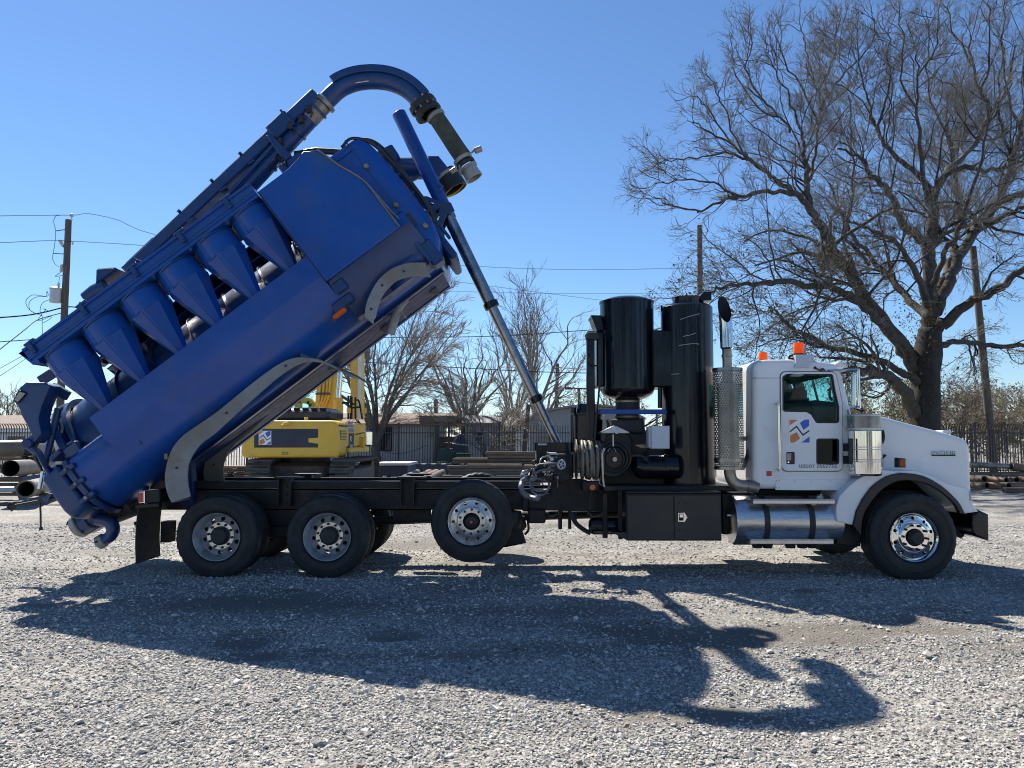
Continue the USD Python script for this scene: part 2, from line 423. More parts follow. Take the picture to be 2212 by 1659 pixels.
M('bark_limb', (0.062, 0.052, 0.043), (0.03, 0.025, 0.021), 5.0, 0.9, 0.05, bump=0.6, bscale=9)
M('twig_dark', (0.165, 0.145, 0.12), (0.105, 0.092, 0.078), 2.0, 0.85, 0.05)
M('bark_mid', (0.14, 0.118, 0.098), (0.085, 0.072, 0.06), 3.0, 0.85, 0.05, bump=0.4, bscale=9)
M('twig_grey', (0.25, 0.212, 0.17), (0.165, 0.14, 0.112), 1.0, 0.85, 0.05)
M('bark_pale', (0.32, 0.295, 0.25), (0.17, 0.15, 0.125), 2.5, 0.8, 0.05)
M('pole_wood', (0.105, 0.083, 0.068), (0.065, 0.052, 0.044), 4.0, 0.9, 0.05, stretch=(4, 4, 0.4), bump=0.3, bscale=12)
M('transformer_grey', (0.46, 0.47, 0.47), None, 3.0, 0.5, 0.1)
M('wire_black', (0.02, 0.02, 0.022), None, 3.0, 0.6, 0.1)
M('bin_green', (0.018, 0.07, 0.042), None, 3.0, 0.5, 0.1)
M('chair_green', (0.03, 0.09, 0.06), None, 3.0, 0.5, 0.1)
M('tarp_blue', (0.03, 0.07, 0.20), None, 3.0, 0.5, 0.1, bump=0.4, bscale=6)
M('car_white', (0.70, 0.71, 0.72), None, 3.0, 0.25, 0.05, coat=0.5)
M('decal_white', (0.80, 0.80, 0.80), None, 3.0, 0.4, 0.05)
M('decal_orange', (0.58, 0.20, 0.065), None, 3.0, 0.4, 0.05)
M('decal_blue', (0.035, 0.11, 0.50), None, 3.0, 0.4, 0.05)
M('decal_navy', (0.012, 0.018, 0.05), None, 3.0, 0.4, 0.05)
M('decal_lilac', (0.17, 0.18, 0.36), None, 3.0, 0.4, 0.05)
M('decal_red', (0.45, 0.05, 0.06), None, 3.0, 0.4, 0.05)
M('reflector_red', (0.40, 0.02, 0.025), None, 6.0, 0.2, 0.08, coat=0.5)
M('knob_orange', (0.60, 0.16, 0.03), None, 6.0, 0.4, 0.08)
M('panel_light', (0.46, 0.49, 0.53), (0.42, 0.45, 0.49), 2.0, 0.4, 0.08)
M('leaf_litter', (0.15, 0.09, 0.05), (0.09, 0.055, 0.032), 3.0, 0.8, 0.05, rnd=0.4)


def lens(name, col, emit=0.0):
    MAT[name] = usdkit.material(stage, f'{LK}/{name}', {
        'p': ('principled_bsdf', {'base_color': col, 'roughness': 0.18, 'coat_weight': 0.5}), 'tr': ('translucent_bsdf', {'color': col}), 'm': ('mix_closure', {'fac': 0.55})},
        [('p.BSDF', 'm.closure1'), ('tr.BSDF', 'm.closure2')], surface='m.closure')


lens('lens_orange', (0.95, 0.24, 0.015)); lens('lens_amber', (0.75, 0.22, 0.03)); lens('lens_clear', (0.75, 0.74, 0.66))


def glass(name, tint, refl=1.45):
    MAT[name] = usdkit.material(stage, f'{LK}/{name}', {
        't': ('transparent_bsdf', {'color': tint}), 'g': ('glossy_bsdf', {'roughness': 0.02, 'color': (0.9, 0.95, 1.0)}), 'f': ('fresnel', {'IOR': refl}), 'ge': ('geometry', {}), 'iv': ('math', {'math_type': 'subtract', 'value1': 1.0}), 'mu': ('math', {'math_type': 'multiply'}), 'm': ('mix_closure', {})},
        [('ge.backfacing', 'iv.value2'), ('f.fac', 'mu.value1'), ('iv.value', 'mu.value2'), ('mu.value', 'm.fac'), ('t.BSDF', 'm.closure1'), ('g.BSDF', 'm.closure2')], surface='m.closure')


glass('cab_glass', (0.70, 0.93, 0.92)); glass('lower_glass', (0.35, 0.38, 0.34))


def leafmat(name, ca, cb, tr):
    MAT[name] = usdkit.material(stage, f'{LK}/{name}', {
        'g': ('geometry', {}), 'r': ('rgb_ramp', {'ramp': [(0.0, ca), (1.0, cb)]}),
        'd': ('diffuse_bsdf', {}), 't': ('translucent_bsdf', {}), 'm': ('mix_closure', {'fac': tr})},
        [('g.random_per_island', 'r.fac'), ('r.color', 'd.color'), ('r.color', 't.color'), ('d.BSDF', 'm.closure1'), ('t.BSDF', 'm.closure2')], surface='m.closure')


leafmat('leaf_olive', (0.075, 0.065, 0.028), (0.055, 0.06, 0.022), 0.35)
leafmat('leaf_dark', (0.03, 0.045, 0.018), (0.045, 0.055, 0.022), 0.3)
leafmat('leaf_bush', (0.16, 0.15, 0.065), (0.09, 0.11, 0.045), 0.4)
leafmat('leaf_brown', (0.11, 0.085, 0.055), (0.08, 0.07, 0.045), 0.3)
# ------------------------------------------------------------------ ground and gravel
rng = np.random.default_rng(7)


def wave(x, y, s, seed, o=3):
    return meshkit.fbm(np.stack([np.asarray(x) * s, np.asarray(y) * s, np.zeros_like(np.asarray(x, float))], -1), o, seed) - 0.5


HOLES = [(WG('D', (520, 1372)), 0.28, 0.06), (WG('D', (855, 1362)), 0.24, 0.05), (WG('D', (560, 1400)), 0.3, 0.03)]


def ground_z(x, y):
    x, y = np.asarray(x, float), np.asarray(y, float)
    z = 0.09 * wave(x, y, 0.35, 3) + 0.05 * wave(x, y * 1.6, 1.3, 9) + 0.022 * wave(x, y, 4.5, 12)
    z = z * np.clip((y - 1.0) / 3.0, 0.2, 1)
    under = np.exp(-((y - 10.9) / 1.9) ** 2)
    z = z * (1 - 0.8 * under)
    for c, r, d in HOLES:
        z = z - d * np.exp(-(((x - c[0]) / (1.5 * r)) ** 2 + ((y - c[1]) / r) ** 2) ** 2)
    return z - 0.012


def dirt_at(x, y):
    x, y = np.asarray(x, float), np.asarray(y, float)
    d = np.clip(3.2 * (wave(x * 0.5, y * 1.5, 0.62, 21, 4) - 0.04), 0, 1) * np.clip((y - 4.3) / 2.2, 0.15, 1)
    d = np.maximum(d, 0.9 * np.clip(5.0 * (wave(x * 0.8, y * 1.7, 1.5, 57, 4) - 0.12), 0, 1))
    d = np.maximum(d, np.clip(3.0 * (wave(x * 0.35, y * 1.1, 0.9, 33, 4) - 0.05), 0, 1) * np.clip((y - 6) / 2, 0, 1))
    lane = np.exp(-((y - 6.9 - 0.18 * np.sin(x * 0.7)) / 0.75) ** 2) * np.clip((x + 0.6) / 1.5, 0, 1) * np.clip((5.2 - x) / 1.5, 0, 1) * (0.95 + 1.6 * wave(x, y * 1.8, 1.7, 5))
    lane = np.maximum(lane, np.exp(-((y - 5.15 + 0.1 * x) / 0.35) ** 2) * np.clip((x + 0.2) / 1.0, 0, 1) * np.clip((2.6 - x) / 1.0, 0, 1) * (0.75 + 1.6 * wave(x, y, 2.1, 15)))
    wet = np.exp(-((x + 2.6) / 2.0) ** 2 - ((y - 8.3) / 0.7) ** 2)
    d = np.maximum(d, np.clip(np.maximum(lane, 0.9 * wet), 0, 1))
    for c, r, _ in HOLES:
        d = np.maximum(d, np.exp(-(((x - c[0]) / (1.6 * r)) ** 2 + ((y - c[1]) / (1.1 * r)) ** 2)))
    return d


def geo(a, b, n, k):
    t = (np.exp(np.linspace(0, k, n)) - 1) / (math.exp(k) - 1)
    return a + (b - a) * t


gx = np.unique(np.concatenate([-geo(14, 420, 26, 4), np.arange(-14, 14.01, 0.09), geo(14, 420, 26, 4)]))
gy = np.unique(np.concatenate([-geo(0, 60, 8, 2), np.arange(0.5, 3.4, 0.5), np.arange(3.4, 16, 0.08), np.arange(16, 45, 0.45), geo(45, 1200, 24, 4)]))
GX, GY = np.meshgrid(gx, gy, indexing='ij')
gv = np.stack([GX, GY, ground_z(GX, GY)], -1).reshape(-1, 3)
ni, nj = GX.shape
ii, jj = np.meshgrid(np.arange(ni - 1), np.arange(nj - 1), indexing='ij')
qa = (ii * nj + jj).ravel()
gf = np.vstack([np.stack([qa, qa + nj, qa + nj + 1], 1), np.stack([qa, qa + nj + 1, qa + 1], 1)])
MAT['gravel_ground'] = usdkit.material(stage, LK + '/gravel_ground', {
    'g': ('geometry', {}), 'at': ('attribute', {'attribute': 'dirt'}),
    'v': ('voronoi_texture', {'scale': 42.0, 'randomness': 1.0}), 'v2': ('voronoi_texture', {'scale': 95.0}),
    'sep': ('separate_color', {}), 'r': ('rgb_ramp', {'ramp': [(0.0, (0.131, 0.125, 0.115)), (0.35, (0.257, 0.247, 0.231)), (0.8, (0.363, 0.351, 0.329)), (1.0, (0.488, 0.464, 0.426))]}),
    'n': ('noise_texture', {'scale': 0.55, 'detail': 8.0, 'roughness': 0.7}), 'nr': ('map_range', {'from_min': 0.3, 'from_max': 0.7, 'to_min': 0.70, 'to_max': 1.2}),
    'hv': ('hsv', {}), 'nd': ('noise_texture', {'scale': 7.0, 'detail': 8.0, 'roughness': 0.75}),
    'dr': ('rgb_ramp', {'ramp': [(0.0, (0.075, 0.069, 0.060)), (0.5, (0.138, 0.127, 0.110)), (1.0, (0.238, 0.220, 0.192))]}),
    'ma': ('math', {'math_type': 'multiply_add', 'value2': 1.5, 'value3': -0.75}), 'mb': ('math', {'math_type': 'add', 'use_clamp': True}),
    'mx': ('mix_color', {}), 'b1': ('bump', {'strength': 0.8, 'distance': 0.012, 'invert': True}), 'b2': ('bump', {'strength': 0.5, 'distance': 0.006, 'invert': True}),
    'p': ('principled_bsdf', {'roughness': 0.9, 'specular_ior_level': 0.25})},
    [('g.position', 'v.vector'), ('g.position', 'v2.vector'), ('v.color', 'sep.color'), ('sep.r', 'r.fac'), ('g.position', 'n.vector'), ('n.fac', 'nr.value'), ('nr.result', 'hv.value'), ('r.color', 'hv.color'),
     ('g.position', 'nd.vector'), ('nd.fac', 'dr.fac'), ('nd.fac', 'ma.value1'), ('ma.value', 'mb.value1'), ('at.fac', 'mb.value2'), ('mb.value', 'mx.fac'), ('hv.color', 'mx.a'), ('dr.color', 'mx.b'), ('mx.result', 'p.base_color'),
     ('v.distance', 'b1.height'), ('v2.distance', 'b2.height'), ('b1.normal', 'b2.normal'), ('b2.normal', 'p.normal')], surface='p.BSDF')
gm = usdkit.mesh(stage, '/World/ground', (gv, gf), MAT['gravel_ground'], True)
UsdGeom.PrimvarsAPI(gm).CreatePrimvar('dirt', Sdf.ValueTypeNames.FloatArray, 'vertex').Set(Vt.FloatArray.FromNumpy(dirt_at(GX, GY).ravel().astype(np.float32)))
tag(gm.GetPrim(), 'grey crushed gravel yard with worn dirt patches under and around the truck', 'gravel yard', None, 'structure')
base['/World/ground'] = np.zeros(3)

MAT['stone'] = usdkit.material(stage, LK + '/stone', {
    'oi': ('object_info', {}), 'g': ('geometry', {}),
    'r': ('rgb_ramp', {'ramp': [(0.0, (0.207, 0.197, 0.181)), (0.3, (0.344, 0.332, 0.307)), (0.72, (0.461, 0.446, 0.413)), (0.93, (0.578, 0.550, 0.501)), (1.0, (0.689, 0.651, 0.568))]}),
    'n': ('noise_texture', {'scale': 60.0, 'detail': 3.0}), 'nr': ('map_range', {'from_min': 0.3, 'from_max': 0.7, 'to_min': 0.8, 'to_max': 1.15}), 'hv': ('hsv', {}),
    'p': ('principled_bsdf', {'roughness': 0.85, 'specular_ior_level': 0.3})},
    [('oi.random', 'r.fac'), ('g.position', 'n.vector'), ('n.fac', 'nr.value'), ('nr.result', 'hv.value'), ('r.color', 'hv.color'), ('hv.color', 'p.base_color')], surface='p.BSDF')


def stone_mesh(seed, n=11, flat=0.62):
    r = np.random.default_rng(seed)
    p = r.normal(size=(n, 3)); p /= np.linalg.norm(p, axis=1, keepdims=True)
    p *= r.uniform(0.75, 1.1, (n, 1)); p[:, 2] *= flat; p[:, 0] *= r.uniform(0.8, 1.35)
    return solid(manifold3d.Manifold.hull_points(p))


def scatter_stones():
    out = []
    for y0, y1, dens, r0, sg in ((3.5, 5.2, 5000, 0.0074, 0.44), (5.2, 7.4, 3100, 0.0078, 0.44), (7.4, 10.5, 1250, 0.0086, 0.44), (10.5, 16.0, 380, 0.0105, 0.42)):
        n = int(dens * 0.72 * (y1 ** 2 - y0 ** 2) * (1.12 + 1.1 / y0))
        y = np.sqrt(rng.uniform(y0 ** 2, y1 ** 2, n)); x = rng.uniform(-0.73, 0.73, n) * y + rng.uniform(-1.3, 1.3, n)
        d = dirt_at(x, y)
        keep = rng.uniform(0, 1, n) > np.clip(d * 1.05, 0, 0.93)
        keep &= rng.uniform(0, 1, n) < 0.60 + 1.9 * (wave(x, y * 1.5, 0.9, 41) + 0.12)
        x, y = x[keep], y[keep]
        r = np.minimum(r0 * np.exp(rng.normal(0, sg, len(x))), 0.04)
        out.append(np.stack([x, y, ground_z(x, y) + r * 0.22, r], 1))
    return np.vstack(out)


SS = scatter_stones()
inst = UsdGeom.PointInstancer.Define(stage, '/World/gravel')
tag(inst.GetPrim(), 'loose pale grey gravel stones spread over the yard', 'gravel', None, 'stuff')
UsdGeom.Scope.Define(stage, '/World/gravel/kinds')
tg = []
for i in range(10):
    p = f'/World/gravel/kinds/stone_{i:03d}' if i else '/World/gravel/kinds/stone'
    usdkit.mesh(stage, p, stone_mesh(100 + i), MAT['stone'], False); tg.append(p)
inst.CreatePrototypesRel().SetTargets(tg)
ns = len(SS)
inst.CreateProtoIndicesAttr(Vt.IntArray.FromNumpy(rng.integers(0, 10, ns).astype(np.int32)))
inst.CreatePositionsAttr(Vt.Vec3fArray.FromNumpy(SS[:, :3].astype(np.float32)))
inst.CreateScalesAttr(Vt.Vec3fArray.FromNumpy(np.repeat(SS[:, 3:], 3, 1).astype(np.float32)))
az, tl, tz = rng.uniform(0, 2 * np.pi, ns), rng.normal(0, 0.28, ns), rng.uniform(0, 2 * np.pi, ns)
qz = np.stack([np.cos(az / 2), 0 * az, 0 * az, np.sin(az / 2)], 1)
qt = np.stack([np.cos(tl / 2), np.sin(tl / 2) * np.cos(tz), np.sin(tl / 2) * np.sin(tz), 0 * tl], 1)
qq = np.stack([qt[:, 0] * qz[:, 0] - qt[:, 3] * qz[:, 3], qt[:, 1] * qz[:, 0] + qt[:, 2] * qz[:, 3], qt[:, 2] * qz[:, 0] - qt[:, 1] * qz[:, 3], qt[:, 0] * qz[:, 3]], 1)
inst.CreateOrientationsAttr([Gf.Quath(*map(float, q)) for q in qq])
lv, lf = [], []
for k in range(60):
    y = rng.uniform(3.9, 9.5); x = rng.uniform(-0.2, 0.7) * y
    a = rng.uniform(0, 6.28); L = rng.uniform(0.02, 0.038)
    e = np.array([math.cos(a), math.sin(a), 0]); n_ = np.array([-e[1], e[0], 0]); c = np.array([x, y, float(ground_z(x, y)) + 0.028])
    lv.append((np.array([c - e * L, c + n_ * L * 0.35 + [0, 0, 0.012], c + e * L + [0, 0, 0.008], c - n_ * L * 0.35 + [0, 0, -0.004]]), np.array([(0, 2, 1), (0, 3, 2)])))
solo('fallen_leaves', cat(lv), 'leaf_litter', 'brown dry leaves lying scattered on the gravel', 'leaves', None, False, 'stuff')
for k, (pt, r, lab) in enumerate([((2003, 1413), 0.045, 'largest loose grey rock on the gravel below the front bumper'), ((1712, 1470), 0.03, 'small loose rock on the gravel right of the boom shadow'), ((243, 1299), 0.035, 'loose dark stone at the left edge of the truck shadow')]):
    c = WG('D', (pt[0], pt[1])); m = stone_mesh(300 + k, 16, 0.7)
    solo('rock', (m[0] * r * 1.25 + [c[0], c[1], float(ground_z(c[0], c[1])) + r * 0.5], m[1]), 'stone', lab, 'rock', None, False)

# ------------------------------------------------------------------ trees


def tubes(paths, sides):
    """Many thin bars, [(points (n,3), radii (n,))], as one mesh."""
    by, V, Fs, n0 = {}, [], [], 0
    for p, r in paths:
        by.setdefault(len(p), []).append((p, r))
    ang = np.arange(sides) * 2 * np.pi / sides
    for n, lst in by.items():
        P = np.array([p for p, _ in lst]); R = np.array([r for _, r in lst]); m = len(P)
        t = np.gradient(P, axis=1); t /= np.linalg.norm(t, axis=2, keepdims=True) + 1e-12
        ref = np.where(np.abs(t[:, :1, 2:]) < 0.8, np.array([0, 0, 1.0]), np.array([1.0, 0, 0]))
        a = np.cross(t, np.broadcast_to(ref, t.shape)); a /= np.linalg.norm(a, axis=2, keepdims=True) + 1e-12
        b = np.cross(t, a)
        v = P[:, :, None] + R[:, :, None, None] * (np.cos(ang)[:, None] * a[:, :, None] + np.sin(ang)[:, None] * b[:, :, None])
        i, j = np.meshgrid(np.arange(n - 1), np.arange(sides), indexing='ij'); k = (j + 1) % sides
        q = np.vstack([np.stack([i * sides + j, i * sides + k, (i + 1) * sides + k], -1).reshape(-1, 3), np.stack([i * sides + j, (i + 1) * sides + k, (i + 1) * sides + j], -1).reshape(-1, 3)])
        Fs.append((q[None] + (np.arange(m) * n * sides)[:, None, None]).reshape(-1, 3) + n0)
        V.append(v.reshape(-1, 3)); n0 += m * n * sides
    return np.vstack(V), np.vstack(Fs)


def resample(P, n):
    P = np.asarray(P, float); L = np.concatenate([[0], np.cumsum(np.linalg.norm(np.diff(P, axis=0), axis=1))]); t = np.linspace(0, L[-1], n)
    return np.stack([np.interp(t, L, P[:, i]) for i in range(P.shape[1])], 1)


def unit(v):
    return v / (np.linalg.norm(v, axis=-1, keepdims=True) + 1e-12)


def sprout(parents, r, per_m, frac, spread, lift, npts, rad, lo=0.2, lenlim=(0.3, 9), wob=0.13, out=None):
    """Side branches of the given paths: frac = length as a share of the parent's, rad = thickness as a share of the parent's there."""
    if len({len(p) for p, _ in parents}) > 1:
        parents = [(resample(p, 12), np.interp(np.linspace(0, 1, 12), np.linspace(0, 1, len(R)), R)) for p, R in parents]
    P, R = np.array([p for p, _ in parents]), np.array([q for _, q in parents])
    K = P.shape[1]
    L = np.linalg.norm(np.diff(P, axis=1), axis=2).sum(1)
    n = r.poisson(per_m * L * (1 - lo)) + 1
    idx = np.repeat(np.arange(len(P)), n)
    m = len(idx)
    f = lo + (1 - lo) * r.uniform(size=m) ** 0.8
    f[np.cumsum(n) - 1] = 0.97
    g = f * (K - 1); i = np.minimum(g.astype(int), K - 2); w = (g - i)[:, None]
    a, b = P[idx, i], P[idx, i + 1]
    o, t = a * (1 - w) + b * w, unit(b - a)
    s = r.normal(size=(m, 3)); s = unit(s - t * (s * t).sum(1, keepdims=True))
    ang = (spread * r.uniform(0.6, 1.25, m))[:, None]
    d = t * np.cos(ang) + s * np.sin(ang); d[:, 2] += lift
    if out is not None:
        d = d + 0.35 * unit(o - out)
    d = unit(d)
    ln = np.clip(L[idx] * frac * r.uniform(0.55, 1.3, m) * (1.15 - 0.6 * f), *lenlim)
    q, st = [o], (ln / (npts - 1))[:, None]
    for _ in range(npts - 1):
        d = d + r.normal(size=(m, 3)) * wob; d[:, 2] += lift * 0.25; d = unit(d)
        q.append(q[-1] + d * st)
    ri = (R[idx, i] * (1 - w[:, 0]) + R[idx, i + 1] * w[:, 0]) * rad * r.uniform(0.75, 1.15, m)
    return list(zip(np.stack(q, 1), ri[:, None] * np.linspace(1, 0.42, npts)))


def leaves_mesh(paths, r, n, size, jit=0.06):
    idx = r.integers(0, len(paths), n)
    C = np.array([paths[i][0][r.integers(1, len(paths[i][0]))] for i in idx]) + r.normal(0, jit, (n, 3))
    a = r.normal(size=(n, 3)); a /= np.linalg.norm(a, axis=1, keepdims=True)
    b = np.cross(a, r.normal(size=(n, 3))); b /= np.linalg.norm(b, axis=1, keepdims=True)
    s = (size * np.exp(r.normal(0, 0.3, n)))[:, None]
    V = np.stack([C - a * s, C + b * s * 0.45, C + a * s, C - b * s * 0.45], 1).reshape(-1, 3)
    k = np.arange(n)[:, None] * 4
    return V, np.vstack([k + [0, 1, 2], k + [0, 2, 3]])


def Lw(path, jitter_y, r):
    """A limb read in the photo at crop T: [(x, y, depth, radius in crop pixels)]."""
    q = np.array(path, float)
    P = np.array([W('T', [(a, b)], Y)[0] for a, b, Y, _ in path])
    R = np.array([mm('T', w * .88, Y) for _, _, Y, w in path])
    s = spline(np.hstack([P, R[:, None]]), 4)
    s[1:-1, :3] += r.normal(0, 0.05, (len(s) - 2, 3))
    return s[:, :3], s[:, 3]


OY = 33.0
r_ = np.random.default_rng(11)
oak_base = W('T', [(1142, 1622)], OY)[0]; oak_base[2] = -0.1
oak = thing('oak_tree', 'huge bare oak with thick dark trunk spreading behind the white cab', 'tree', oak_base)
G = float(oak_base[2])
trunk_top = W('T', [(1160, 1340)], OY)[0]
tp = np.array([[oak_base[0] + 0.05, OY, -0.2], [oak_base[0], OY, 0.5], *W('T', [(1143, 1560), (1147, 1480), (1153, 1400), (1160, 1335), (1170, 1240)], OY)])
tr = np.array([1.05, 0.80, mm('T', 57, OY), mm('T', 52, OY), mm('T', 50, OY), mm('T', 52, OY), mm('T', 40, OY)])
tv, tf = tube(np.array(tp), tr, 22, True, 5)
nv = meshkit.fbm(tv * [2.5, 2.5, 0.6], 4, 3)[:, None] - 0.5
cxy = np.array([oak_base[0] + 0.02, OY])
rad_ = tv[:, :2] - cxy; tv[:, :2] += rad_ / (np.linalg.norm(rad_, axis=1, keepdims=True) + 1e-6) * nv * 0.28
put(oak, 'trunk', (tv, tf), 'bark', True)
